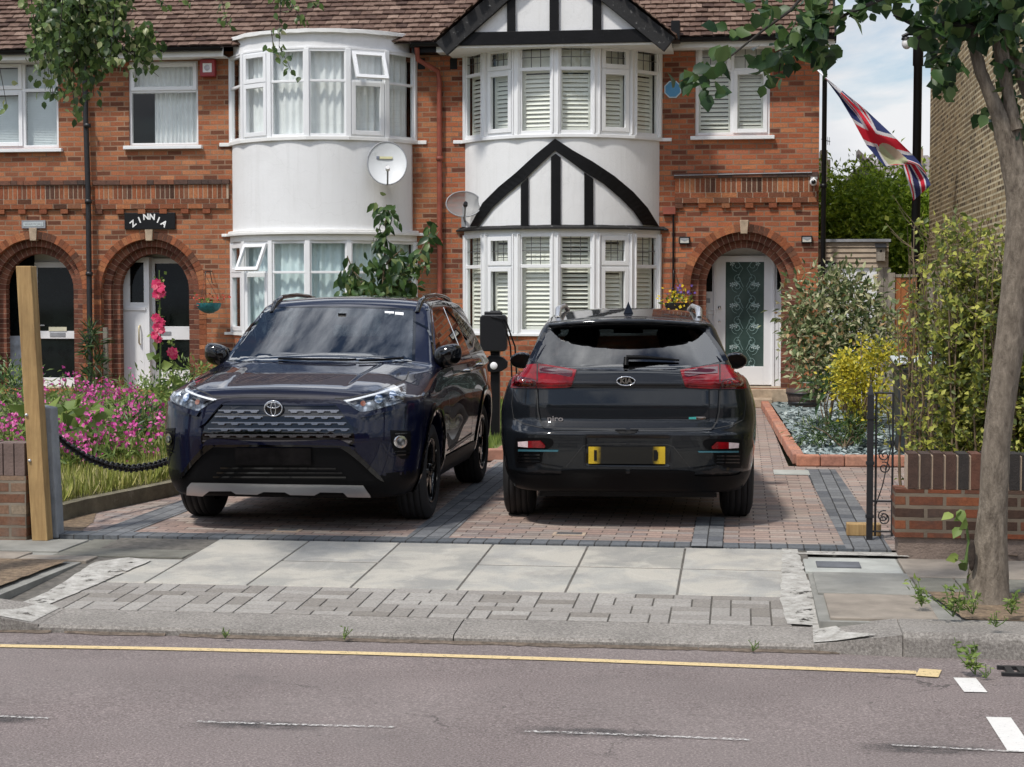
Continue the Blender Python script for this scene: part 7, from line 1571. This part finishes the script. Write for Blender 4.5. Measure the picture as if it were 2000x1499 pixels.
for xq in (1713,1726): m=MB(); m.box(q(xq,600).x,q(xq+12,600).x,Ys-.02,Ys+.06,0,zt0); m.build('corner_post',M['greywood'],T)
m=MB(); m.add([(xb,Ys-.01,0),(xb,Ys+3,0),(xb,Ys+3,zt1),(xb,Ys-.01,zt1)],[(0,1,2,3)]); m.build('side_boarding',M['boards'],T)
c=atY(1720,495,Ys-.1); T=thing('bird_box','small grey wooden bird box on the lean-to corner','bird box',(c.x,Ys-.05,c.z)); m=MB(); m.box(c.x-.06,c.x+.06,Ys-.15,Ys-.035,c.z-.11,c.z+.08); m.build('box',M['greywood'],T); m=MB(); m.prism([(c.x-.08,Ys-.18,c.z+.075),(c.x+.08,Ys-.18,c.z+.075),(c.x+.08,Ys-.03,c.z+.13),(c.x-.08,Ys-.03,c.z+.13)],(0,0,.015)); m.build('lid',M['blackm'],T); m=MB(); m.lathe([(0,-.153),(.018,-.153),(.018,-.148)],(c.x,Ys,c.z+.03),'Y',12); m.build('hole',M['gappy'],T)
c=atY(1615,518,Ys-.1); T=thing('name_sign','small black arched name sign on the boarded lean-to','sign',(c.x,Ys,c.z)); m=MB(); m.prism([(c.x+x,Ys-.07,c.z+z) for x,z in ((-.13,-.05),(.13,-.05),(.135,.02),(.09,.045),(0,.065),(-.09,.045),(-.135,.02))],(0,.02,0)); m.build('board',M['black'],T); text_mesh('CREVILLE',.056,wl_,'letters',Matrix.Translation((c.x,Ys-.071,c.z-.01))@FACE,T,ext=.001,bold=.001)
# fences
def fence(name,label,x0,x1,Y,z,mat,seed,bw=.12,rail=True):
    T=thing(name,label,'fence',((x0+x1)/2,Y,0)); m=MB(); g=random.Random(seed); x=x0
    while x<x1: m.box(x+.002,min(x+bw,x1),Y-.01-g.uniform(0,.012),Y+.01,0,z+g.uniform(-.006,.006)); x+=bw-.0
    m.build('boards',mat,T); m=MB(); m.box(x0,x1,Y-.03,Y+.03,z,z+.04); m.build('capping_rail',M['greywood'],T); m=MB(); m.box(x0-.05,x0+.04,Y-.05,Y+.04,0,z+.06); m.build('post',M['greywood'],T); return T
zf_=atY(1800,537,24.0).z
fence('timber_fence','weathered grey boarded fence behind the twiggy hedge',atY(1818,600,24).x,3.3,24.0,zf_,M['greywood'],1); fence('timber_gate','orange stained boarded side gate behind the large shrub',atY(1741,600,24.3).x,atY(1790,600,24.3).x,24.3,zf_-.03,M['cedar'],2)
# wheelie bins
def bin_(px,Y,lid,label,seed):
    c=atY(px,800,Y); T=thing('wheelie_bin',label,'bin',(c.x,Y,0)); w,d,h=.27,.30,.93
    m=MB(); m.add([(c.x-w*.82,Y-d*.75,.05),(c.x+w*.82,Y-d*.75,.05),(c.x+w*.82,Y+d*.75,.05),(c.x-w*.82,Y+d*.75,.05),(c.x-w,Y-d,h),(c.x+w,Y-d,h),(c.x+w,Y+d,h),(c.x-w,Y+d,h)],[(0,3,2,1),(4,5,6,7),(0,1,5,4),(1,2,6,5),(2,3,7,6),(3,0,4,7)]); m.box(c.x-w-.015,c.x+w+.015,Y-d-.015,Y+d+.015,h-.05,h)
    for k in (-1,0,1): m.box(c.x+k*.15-.02,c.x+k*.15+.02,Y-d*.92,Y-d*.8,.2,h-.1)
    m.build('bin_body',simple('bin_dark',(.035,.04,.045),.5,var=.2),T,bevel=.012)
    m=MB(); m.prism([(c.x-w-.03,Y-d-.04,h+.01),(c.x+w+.03,Y-d-.04,h+.01),(c.x+w+.02,Y+.0,h+.075),(c.x+w+.02,Y+d,h+.06),(c.x-w-.02,Y+d,h+.06),(c.x-w-.02,Y,h+.075)][:2]+[(c.x+w+.02,Y+d,h+.05),(c.x-w-.02,Y+d,h+.05)],(0,0,.03)); m.build('lid',lid,T,bevel=.012)
    for s_ in (-1,1): m=MB(); m.lathe([(0,-.03),(.1,-.03),(.1,.03),(0,.03)],(c.x+s_*w*.75,Y+d*.7,.1),'X',16); m.build('wheel',M['rubber'],T)
bin_(1800,17.6,simple('pale_lid',(.52,.57,.58),.35,var=.1),'dark wheelie bin with a pale lid behind the brick garden wall',1); bin_(1846,18.9,simple('green_lid',(.10,.34,.26),.4,var=.15),'dark wheelie bin with a green lid, further back beside the hedge',2)
m=MB(); 
# twiggy hedge shrubs behind the wall
g=random.Random(3)
hd=[(1790,13.6,430,'spindly hedge shrub nearest the iron gate with bare upright stems'),(1835,13.2,450,'twiggy hedge shrub with yellow green leaves behind the brick wall'),(1885,12.8,440,'dense yellow green hedge shrub left of the street tree'),(1935,12.6,470,'leafy hedge shrub behind the street tree trunk'),(2005,12.6,520,'hedge shrub at the right edge of the picture')]
for i,(px,Y,ptop_,lb) in enumerate(hd):
    b0=atY(px,880,Y); T=thing('hedge_shrub',lb,'shrub',(b0.x,Y,.0),group='twiggy hedge shrubs behind the garden wall'); m=MB(); tips=[]
    nst=13 if i<2 else 20
    for s_ in range(nst):
        bx=b0.x+g.uniform(-.13,.13); tx=bx+g.uniform(-.10,.14); zt2=atY(px,ptop_+g.uniform(0,200)*(1 if s_>2 else .2),Y).z; by=Y+g.uniform(-.25,.25); pts=[Vector((bx,by,.0))]
        for k in range(1,8): t=k/7; pts.append(Vector((bx+(tx-bx)*t+g.uniform(-.02,.02),by+g.uniform(-.02,.02),zt2*t)))
        m.tube(pts,[.013-.0014*k for k in range(8)],5)
        for k in range(2,8):
            for _ in range(2):
                p=pts[k]; d=Vector((g.uniform(-.2,.2),g.uniform(-.12,.12),g.uniform(.02,.2))); m.tube([p,p+d*.5,p+d+Vector((0,0,.03))],[.004,.003,.002],4,False); tips+= [p+d*g.uniform(.3,1.05) for _ in range(4)]
        tips+=[p for p in pts[1:]]
    m.build('stems',M['twig'],T); gg=rng(50+i); rep=4 if i<2 else 8; P=np.repeat(np.array([tuple(t) for t in tips]),rep,0); 
    keep=gg.random(len(P))<np.clip(1.1-.36*P[:,2],.2,1)*(.32 if i==0 else .55 if i==1 else .85); P=P[keep]; n=len(P); P+=gg.normal(size=(n,3))*.025; D=gg.normal(size=(n,3)); D[:,2]+=.2
    leafmesh('foliage',M['lf_hedge'],T,P,D,gg.normal(size=(n,3))*.8+np.array([0,-.6,.8]),.052*(.6+.8*gg.random(n)),.55)
# ---------------- background right ----------------
T=thing('neighbour_house','yellow stock brick house with a blank side wall at the right','house',(6,24,0)); m=MB(); cxn=3.22; Yb=atY(1817,200,29.6).y; Yb=cxn/(atY(1817,200,10).x/10); m.box(cxn,11,14.5,Yb,-.2,9.5); m.build('side_wall',M['stock'],T); m=MB(); m.prism([(cxn-.25,14.2,9.5),(11.2,14.2,9.5),(7.2,14.2,12.5)],(0,Yb-13.9,0)); m.build('roof',M['tileb'],T)
# big conifer hedge
Yh=33; b=[B(px,py+35,Yh+dy,1.2,1.1,.85) for px,py,dy in ((1625,405,0),(1660,390,.8),(1700,385,0),(1745,390,.8),(1790,395,0),(1640,450,-.3),(1690,440,0),(1740,450,-.4),(1790,450,0),(1840,400,.5),(1670,510,-.5),(1730,510,-.5),(1790,520,-.3),(1840,480,0),(1600,500,.5))]
b+=[((p[0][0],p[0][1],p[0][2]-2.2),p[1],p[2]) for p in b[10:]]
bush('conifer_hedge','tall bright green conifer hedge behind the lean-to','hedge',b,60000,.12,35,'lf_conifer',(5,Yh,0),stemn=12,stemr=.08,asp=.4,droop=.35,k=26,sig=.30)
m=MB(); m.box(3.0,9.5,Yh+1.2,Yh+1.4,0,atY(1700,440,Yh).z); m.build('inner_hedge',M['lf_conifer'],bpy.data.objects['conifer_hedge'])
# distant houses
Yd=48; q=lambda x,y:atY(x,y,Yd); T=thing('distant_house','distant house with a small front gable seen above the conifer hedge','house',(q(1740,330).x,Yd,0)); m=MB(); m.box(q(1655,340).x,q(1850,340).x,Yd,Yd+6,0,q(1700,352).z); m.prism([(q(1662,343).x,Yd-.3,q(1662,343).z),(q(1716,343).x,Yd-.3,q(1716,343).z),(q(1692,316).x,Yd-.3,q(1692,318).z)],(0,5,0)); m.build('walls',simple('pale_wall',(.32,.28,.25),.9),T)
m=MB(); m.add([(q(1690,345).x,Yd-.1,q(1690,345).z),(q(1850,345).x,Yd-.1,q(1850,345).z),(q(1850,330).x,Yd+5,q(1850,318).z+.6),(q(1700,330).x,Yd+5,q(1700,330).z+.6)],[(0,1,2,3)]); m.obox(((q(1660,345)+q(1692,317))/2),(q(1692,316)-q(1660,345)),(0,1,0),(0,0,1),.62,.5,.06); m.obox(((q(1718,343)+q(1692,317))/2),(q(1718,343)-q(1692,317)),(0,1,0),(0,0,1),.6,.5,.06); m.build('roof',simple('distant_roof',(.20,.17,.16),.9,var=.2,scale=3),T)
m=MB(); m.box(q(1806,300).x,q(1818,300).x,Yd+2,Yd+3,q(1810,345).z,q(1810,278).z); m.build('chimney',simple('distant_brick',(.28,.22,.16),.9),T)
q=lambda x,y:atY(x,y,40); T=thing('chimney_stack','brick chimney with a television aerial just behind the house corner','chimney',(q(1612,330).x,40,0)); m=MB(); m.box(q(1600,320).x,q(1622,320).x,40,41,0,q(1612,312).z); m.box(q(1603,320).x,q(1617,320).x,40.2,40.8,q(1612,312).z,q(1612,292).z); m.build('stack',simple('sooty_brick',(.16,.13,.10),.9,var=.3),T); m=MB(); m.tube([(q(1613,300).x,40.5,q(1613,300).z),(q(1613,300).x,40.5,q(1613,266).z)],.02,5); m.tube([q(1606,268)+Vector((0,.5,0)),q(1624,273)+Vector((0,.5,0))],.015,5); 
for k in range(5): p=q(1608+k*3.5,268.5+k).copy(); m.tube([p+Vector((0,.5,-.09)),p+Vector((0,.5,.09))],.01,4)
m.build('aerial',M['greyp'],T)
# lamp post
Yl=26.2; q=lambda x,y:atY(x,y,Yl); T=thing('lamp_post','tall black lamp post with a white globe lamp on a short arm','lamp post',(q(1791,300).x,Yl,0)); xl=q(1791,300).x; m=MB(); m.tube([(xl-.01,Yl,0),(xl,Yl,q(1791,130).z),(xl,Yl,q(1791,128).z),(xl,Yl,q(1791,62).z)],[.066,.062,.076,.074],14); m.build('post',M['black'],T)
m=MB(); m.tube([q(1791,66),q(1775,66),q(1762,72)],[.035,.03,.025],8); m.tube([q(1791,62),q(1806,58),q(1816,60)],.02,8); m.lathe([(0,.05),(.075,.03),(.08,0)],q(1771,78),'Z',16); m.build('lamp_arm',M['black'],T); m=MB(); p=q(1771,80); m.grid(lambda u,v:(p.x+.072*math.sin(math.pi*v)*math.cos(2*math.pi*u),p.y+.072*math.sin(math.pi*v)*math.sin(2*math.pi*u),p.z-.04-.085*math.cos(math.pi*v)*-1*-1),16,8); m.build('globe',M['white'],T)
# flag
Yf=24.4; q=lambda x,y:atY(x,y,Yf); T=thing('flag','red white and blue flag hanging from a slanting white pole at the house corner','flag',tuple(atY(1533,74,25.6)))
A0=atY(1533,73,25.6); A1=q(1650,190); m=MB(); m.tube([A0,A0.lerp(A1,.5),A1],.013,8); m.build('pole',M['white'],T)
top=[(1611,150),(1700,212),(1745,258),(1790,300),(1812,320)]; bot=[(1611,152),(1655,212),(1672,245),(1700,285),(1728,322)]
def flagc():
    t=NT('flag_cloth'); g=t.n('NewGeometry'); u=t.n('UVMap') if False else None
    at=t.n('Attribute',_attribute_name='fc'); t.set(at.outputs['Color'],.75); tr=t.n('BsdfTranslucent'); t.l(at.outputs['Color'],tr.inputs[0]); mx=t.n('MixShader'); mx.inputs[0].default_value=.35; t.l(t.p.outputs[0],mx.inputs[1]); t.l(tr.outputs[0],mx.inputs[2]); t.l(mx.outputs[0],t.out.inputs[0]); return t.m
NAV,WHI,RED=(.025,.04,.15),(.66,.66,.70),(.66,.02,.045)
def uj(u,v):   # union flag pattern, u,v in 0..1
    x=(u-.5)*2; y=(v-.5)
    if abs(y)<.09 or abs(x)<.09: return RED
    if abs(y)<.15 or abs(x)<.15: return WHI
    for d in (y-x*.5,y+x*.5):
        if abs(d)<.035: return RED
        if abs(d)<.10: return WHI
    return NAV
OUT=[(1611,148),(1650,172),(1700,208),(1745,250),(1786,296),(1808,320),(1818,350),(1800,378),(1783,392),(1772,355),(1760,322),(1736,328),(1712,308),(1688,262),(1660,215)]
def fcloth():
    # swathe: three sections of cloth hanging off the pole with folds; mapped from pole edge (v=0) to free edge (v=1)
    E0=[(1610,150),(1648,180),(1690,214),(1735,256),(1780,300),(1800,322),(1812,345),(1818,362)]; E1=[(1612,154),(1640,192),(1664,232),(1692,284),(1728,326),(1762,322),(1775,360),(1784,392)]
    nu,nv=260,70; V=[];Cc=[]
    for j in range(nv+1):
        for i in range(nu+1):
            t=i/nu*(len(E0)-1); k=min(int(t),len(E0)-2); f=t-k; a=lerp2(E0[k],E0[k+1],f); b=lerp2(E1[k],E1[k+1],f); v=j/nv; p=lerp2(a,b,v)
            yy=Yf-.05+.09*math.sin(v*9+i*.016)*(v*.8+.2)+.05*math.sin(i*.09+v*4); V.append(tuple(atY(p[0],p[1],yy)))
    F=[(j*(nu+1)+i,j*(nu+1)+i+1,(j+1)*(nu+1)+i+1,(j+1)*(nu+1)+i) for j in range(nv) for i in range(nu)]
    for j in range(nv):
        for i in range(nu):
            u=(i+.5)/nu; v=(j+.5)/nv; c=uj(min(1,max(0,u*1.05+.18*v-.05)),.08+.9*v+.12*math.sin(u*9))
            if .02<u<.13: c=WHI if v<.6 else NAV
            du,dv=(u-.56)/.10,(v-.55)/.30
            if du*du+dv*dv<1: c=(.45,.48,.30) if dv>0 or du>.1 else (.50,.38,.30)
            Cc.append(c)
    me=bpy.data.meshes.new('cloth'); me.from_pydata([tuple(Vector(v)-OFF[T.name]) for v in V],[],F); me.materials.append(flagc()); ca=me.color_attributes.new('fc','FLOAT_COLOR','CORNER'); 
    ar=[]; [ar.extend([*c,1]*4) for c in Cc]; ca.data.foreach_set('color',ar); me.polygons.foreach_set('use_smooth',[True]*len(F)); o=bpy.data.objects.new('cloth',me); COL.objects.link(o); o.parent=T; OFF[o.name]=OFF[T.name]
fcloth()
# ---------------- street tree right ----------------
Yt=9.42; q=lambda x,y,dy=0:atY(x,y,Yt+dy)
T=thing('street_tree','slim grey barked street tree at the kerb on the right','tree',(q(1928,1195).x,Yt,-.0))
m=MB(); cen=[(1926,1215),(1928,1160),(1934,1080),(1940,980),(1945,880),(1957,780),(1971,680),(1984,570),(1996,470),(1996,390),(1978,320),(1957,240),(1932,180),(1915,140),(1897,70),(1885,0),(1872,-80),(1860,-200)]; rad=[60,42,32,27,26,26,27,28,31,28,22,17,12,11,11,11,10,8]
P=[q(x,y) for x,y in cen]; Rr=[r_/361 for r_ in rad]
def densify(P,Rr,k=4):
    o=[];rr=[]
    for i in range(len(P)-1):
        for j in range(k): o.append(P[i].lerp(P[i+1],j/k)); rr.append(Rr[i]+(Rr[i+1]-Rr[i])*j/k)
    return o+[P[-1]],rr+[Rr[-1]]
Pd,Rd=densify(P,Rr); g=random.Random(12); m.tube(Pd,Rd,26); gn=random.Random(5); m.v=[(x+gn.gauss(0,.0022),y+gn.gauss(0,.0022),z) for x,y,z in m.v]
m.tube([q(1996,440,.03),q(2020,330),q(2050,200),q(2080,20)],[.085,.06,.05,.04],12)
# root flare and the scar left of the base
pass
tk=m.build('trunk',M['bark'],T)
m=MB(); m.tube([q(1985,255,-.02),q(1968,180),q(1950,100),q(1930,20),q(1915,-60)],[.036,.030,.026,.02,.015],9); m.tube([q(1994,330),q(1975,230),q(1962,120),q(1955,0)],[.04,.032,.028,.022],9); m.tube([q(2010,190,.1),q(1985,120,.1),q(1965,60,.1),q(1960,-20,.1)],[.035,.03,.024,.02],8)
m.build('limbs',M['bark'],T); m=MB(); m.tube([q(1900,55,-.05),q(1850,45,-.1),q(1800,58,-.15),q(1745,30,-.2)],[.018,.012,.009,.005],6); m.tube([q(1880,-40,-.1),q(1740,-10,-.3),q(1660,25,-.4),q(1600,55,-.5),q(1550,90,-.5),q(1525,120,-.5),q(1520,150,-.5)],[.016,.012,.009,.007,.006,.004,.003],6); m.tube([q(1740,-10,-.3),q(1600,-45,-.6),q(1545,20,-.7),q(1490,60,-.7),q(1440,100,-.7),q(1395,135,-.7)],[.012,.010,.008,.007,.005,.003],6)
m.tube([q(1550,90,-.5),q(1580,80,-.5),q(1600,40,-.5)],[.005,.004,.003],5); m.tube([q(1860,120,-.1),q(1850,90,-.1),q(1900,70,0)],[.004,.008,.012],5); m.build('branches',M['dkbark'],T)
g=rng(71); P=[];D=[];Sz=[]
CL=[(1370,150,30,22,9,.7),(1385,180,18,12,4,.7),(1400,130,25,12,4,.7),(1500,140,25,28,9,.5),(1520,110,30,25,9,.5),(1560,90,35,25,16,.5),(1580,50,30,35,22,.5),(1600,20,30,30,18,.5),(1610,100,18,25,8,.5),(1540,60,22,20,7,.5),(1480,20,30,20,8,.6),(1430,65,18,20,5,.65),(1640,30,25,14,7,.4),(1700,5,30,12,7,.3),(1755,-5,30,10,8,.2),(1790,15,15,15,3,.2),(1785,40,18,10,3,.2),(1820,60,22,18,9,.15),(1850,120,26,30,20,.1),(1840,165,22,20,12,.1),(1830,130,18,18,7,.1),(1880,30,60,30,46,0),(1945,40,60,35,56,0),(1985,110,35,50,34,-.1),(1975,200,25,30,10,-.1),(1860,60,30,30,18,0),(1900,5,60,16,34,.1),(1980,-10,50,25,30,0),(1938,228,22,16,7,-.15),(1990,250,18,14,6,-.15),(1330,160,14,10,2,.7),(1720,-40,200,30,70,.2)]
for px,py,rx,ry,n,dy in CL:
    for i in range(int(n*1.8)): P.append(tuple(q(px+g.normal()*rx*.6,py+g.normal()*ry*.6,-dy+g.normal()*.12))); Sz.append(.092*(.55+.7*g.random()))
n=len(P); D=g.normal(size=(n,3))*.7; D[:,2]-=.45; leafmesh('crown',M['lf_street'],T,P,D,g.normal(size=(n,3))*.75+np.array([0,-.8,.5]),Sz,.72,detail=True,curl=.1)
# crown above the frame, so that light and reflections are right
P,_=blob((1.6,9.3,6.2),(1.9,1.7,1.7),1500,91,26,.3); n=len(P); P=P[P[:,2]>4.3] ; n=len(P); leafmesh('crown',M['lf_street'],T,P,g.normal(size=(n,3))+np.array([0,0,-.5]),g.normal(size=(n,3))+np.array([0,0,1]),.12+.05*g.random(n),.72)
m=MB(); m.tube([q(1868,1000),q(1885,1010),q(1892,1060),q(1885,1110)],[.005,.006,.008,.012],6); m.build('shoot',M['stem'],T)
P=[tuple(q(x,y,-.03)) for x,y in ((1875,995),(1882,1000),(1862,1005),(1888,1015),(1875,1030),(1872,1085),(1868,1095),(1888,1100),(1895,1120),(1880,1140))]; k=len(P); leafmesh('shoot_leaves',M['lf_gard'],T,P,g.normal(size=(k,3))+np.array([0,-.3,-.8]),g.normal(size=(k,3))*.4+np.array([0,-1,.6]),np.full(k,.075),.7,detail=True)
m=MB(); kq=q(1898,1085,-.085); m.grid(lambda u,v:(kq.x+.02*math.cos(6.283*u)*math.sin(3.1416*v),kq.y+.012*math.cos(3.1416*v),kq.z+.085*math.sin(6.283*u)*math.sin(3.1416*v)),12,8); m.build('bark_hollow',simple('dark_hollow',(.035,.025,.018),.95,var=.4,scale=30,bump=.6),T)
# ---------------- birch overhanging at the left ----------------
Yb2=9.5; q=lambda x,y,dy=0:atY(x,y,Yb2+dy); T=thing('weeping_birch','weeping birch whose leafy twigs hang into the top left','tree',(-4.6,9.2,0)); m=MB()
m.tube([(-4.75,9.2,-.05),(-4.75,9.25,1.2),(-4.85,9.25,2.6),(-4.75,9.3,4.0),(-4.4,9.4,5.6)],[.13,.11,.10,.09,.07],14); m.tube([(-4.75,9.3,4.0),(-4.0,9.4,4.4),(-3.2,9.5,4.3),(-2.4,9.6,3.9)],[.06,.045,.03,.02],8); m.build('trunk',M['bark'],T)
m=MB(); g=rng(61); P=[];D=[];Sz=[]
strands=[(85,-60,130,12),(100,-60,205,20),(125,-60,235,22),(150,-60,215,24),(175,-60,200,24),(200,-60,160,22),(218,-60,140,14),(235,-60,110,12),(270,60,160,8),(290,100,135,8),(85,-60,110,20),(160,-60,120,26),(190,-60,110,26),(125,-60,150,24),]
for i,(x0,y0,y1,w) in enumerate(strands):
    for r_ in range(4):
        xs=x0+g.normal()*w*.5; xe=xs+g.normal()*9; dy=g.normal()*.18; y1_=y1-12-abs(g.normal())*38*(r_>0); pts=[q(xs+(xe-xs)*t+5*math.sin(t*5+i),y0+(y1_-y0)*t,dy) for t in (0,.25,.5,.75,1)]; m.tube(pts,[.004,.003,.003,.002,.0015],4,False)
        for k in range(int(16+ (y1-y0)*.17)):
            t=g.random()**.9; a=(pts[min(3,int(t*4))]).lerp(pts[min(3,int(t*4))+1],t*4-int(t*4) if t<1 else 1); P.append((a.x+g.normal()*.028,a.y+g.normal()*.05,a.z+g.normal()*.02)); Sz.append(.046*(.7+.6*g.random()))
for (x0,y0,x1,y1,nn) in ((430,-10,445,50,16),(535,-20,560,10,14),(565,0,590,40,16),(548,0,545,95,8),(545,90,575,150,16),(530,60,535,100,5),(590,0,630,5,5),(310,0,330,15,6),(360,-5,380,5,4),(250,100,310,150,10),(-5,110,14,210,9)):
    m.tube([q(x0,y0),q((x0+x1)/2,(y0+y1)/2),q(x1,y1)],[.003,.002,.0015],4,False)
    for k in range(nn): t=g.random(); P.append(tuple(q(x0+(x1-x0)*t+g.normal()*6,y0+(y1-y0)*t+g.normal()*5,g.normal()*.04))); Sz.append(.045)
m.build('twigs',M['dkbark'],T); n=len(P); D=g.normal(size=(n,3))*.6; D[:,2]-=.9; leafmesh('crown',M['lf_birch'],T,P,D,g.normal(size=(n,3))*.8+np.array([0,-.7,.4]),Sz,.66,detail=True,curl=.1)
# ---------------- weeds ----------------
def weed(px,py,zg,size,n,label,seed,asp=.4,mat='lf_gard'):
    b=atZ(px,py,zg); T=thing('weed',label,'weed',tuple(b),group=None); m=MB(); g=rng(seed); P=[];D=[];S_=[]
    for s_ in range(5):
        t=b+Vector((g.normal()*size*.35,g.normal()*size*.2,size*(.5+.6*g.random()))); m.tube([b,b.lerp(t,.5)+Vector((g.normal()*.01,0,0)),t],[.003,.003,.002],4,False)
        for k in range(n//5): u=.2+.8*g.random(); p=b.lerp(t,u); P.append((p.x+g.normal()*size*.08,p.y+g.normal()*size*.08,p.z)); D.append((g.normal(),g.normal(),.4+g.normal()*.4)); S_.append(size*.28*(.6+.7*g.random()))
    m.build('stems',M['stem'],T); leafmesh('leaves',M[mat],T,P,D,g.normal(size=(len(P),3))*.6+np.array([0,-.4,1]),S_,asp)
for i,a in enumerate([(440,1246,-.115,.05,30,'low weed in the gutter left of the middle of the dropped kerb'),(672,1250,-.12,.07,25,'single small weed sprouting in the gutter'),(1470,1272,-.12,.05,25,'small weed in the gutter near the right end of the dropped kerb'),(1905,1318,-.12,.16,60,'tall leafy weed growing against the full height kerb'),(1925,1325,-.12,.06,20,'little weed beside the tall leafy weed'),(1800,1185,.01,.13,60,'upright weed left of the street tree at the edge of the paving'),(1862,1205,.015,.14,90,'feathery weed immediately left of the tree base'),(1900,1200,.015,.11,60,'weed in front of the street tree trunk'),(1975,1200,.015,.12,60,'weed right of the street tree trunk'),(1945,1225,.015,.07,40,'low weed on the soil in front of the tree'),(190,990,.02,.06,20,'dry weed on the concrete edging of the left garden')]): weed(*a,seed=200+i)
# ---------------- the far side of the street (seen in reflections) ----------------
def opp(x0,w,seed):
    T=thing('house_opposite','brick house across the street %s, seen only in reflections'%{0:'at the far left end',1:'left of centre',2:'right of centre',3:'at the far right end'}[seed],'house',(x0+w/2,-16,0)); m=MB(); m.box(x0,x0+w-.05,-24,-16,-.1,5.4); m.build('wall',M['brick'],T); m=MB(); m.prism([(x0,-15.6,5.4),(x0,-24.4,5.4),(x0,-20,8.6)],(w-.05,0,0)); m.build('roof',M['tileb'],T)
    for k in range(2):
        for z in (.9,3.5): m=MB(); m.box(x0+.8+k*w*.5,x0+.8+k*w*.5+1.6,-16.0,-15.93,z,z+1.4); m.build('window',M['gloss'],T)
for i in range(4): opp(-16+i*8,7.9,i)
for i,(x,y,s_) in enumerate(((-9,-9,2.0),(-1.5,-12,1.7),(7.5,-10,2.2))):
    b=[((x,y,4.6),(s_,s_*.9,s_*1.0)),((x+.8,y,3.4),(s_*.8,s_*.8,s_*.7)),((x-.8,y,5.4),(s_*.7,s_*.7,s_*.7))]; bush('tree_opposite','leafy street tree %s on the far pavement, seen only in reflections'%('left','middle','right')[i],'tree',b,2600,.35,300+i,'lf_dark',(x,y,0),stemn=6,stemr=.14,smat='bark',crown='crown')
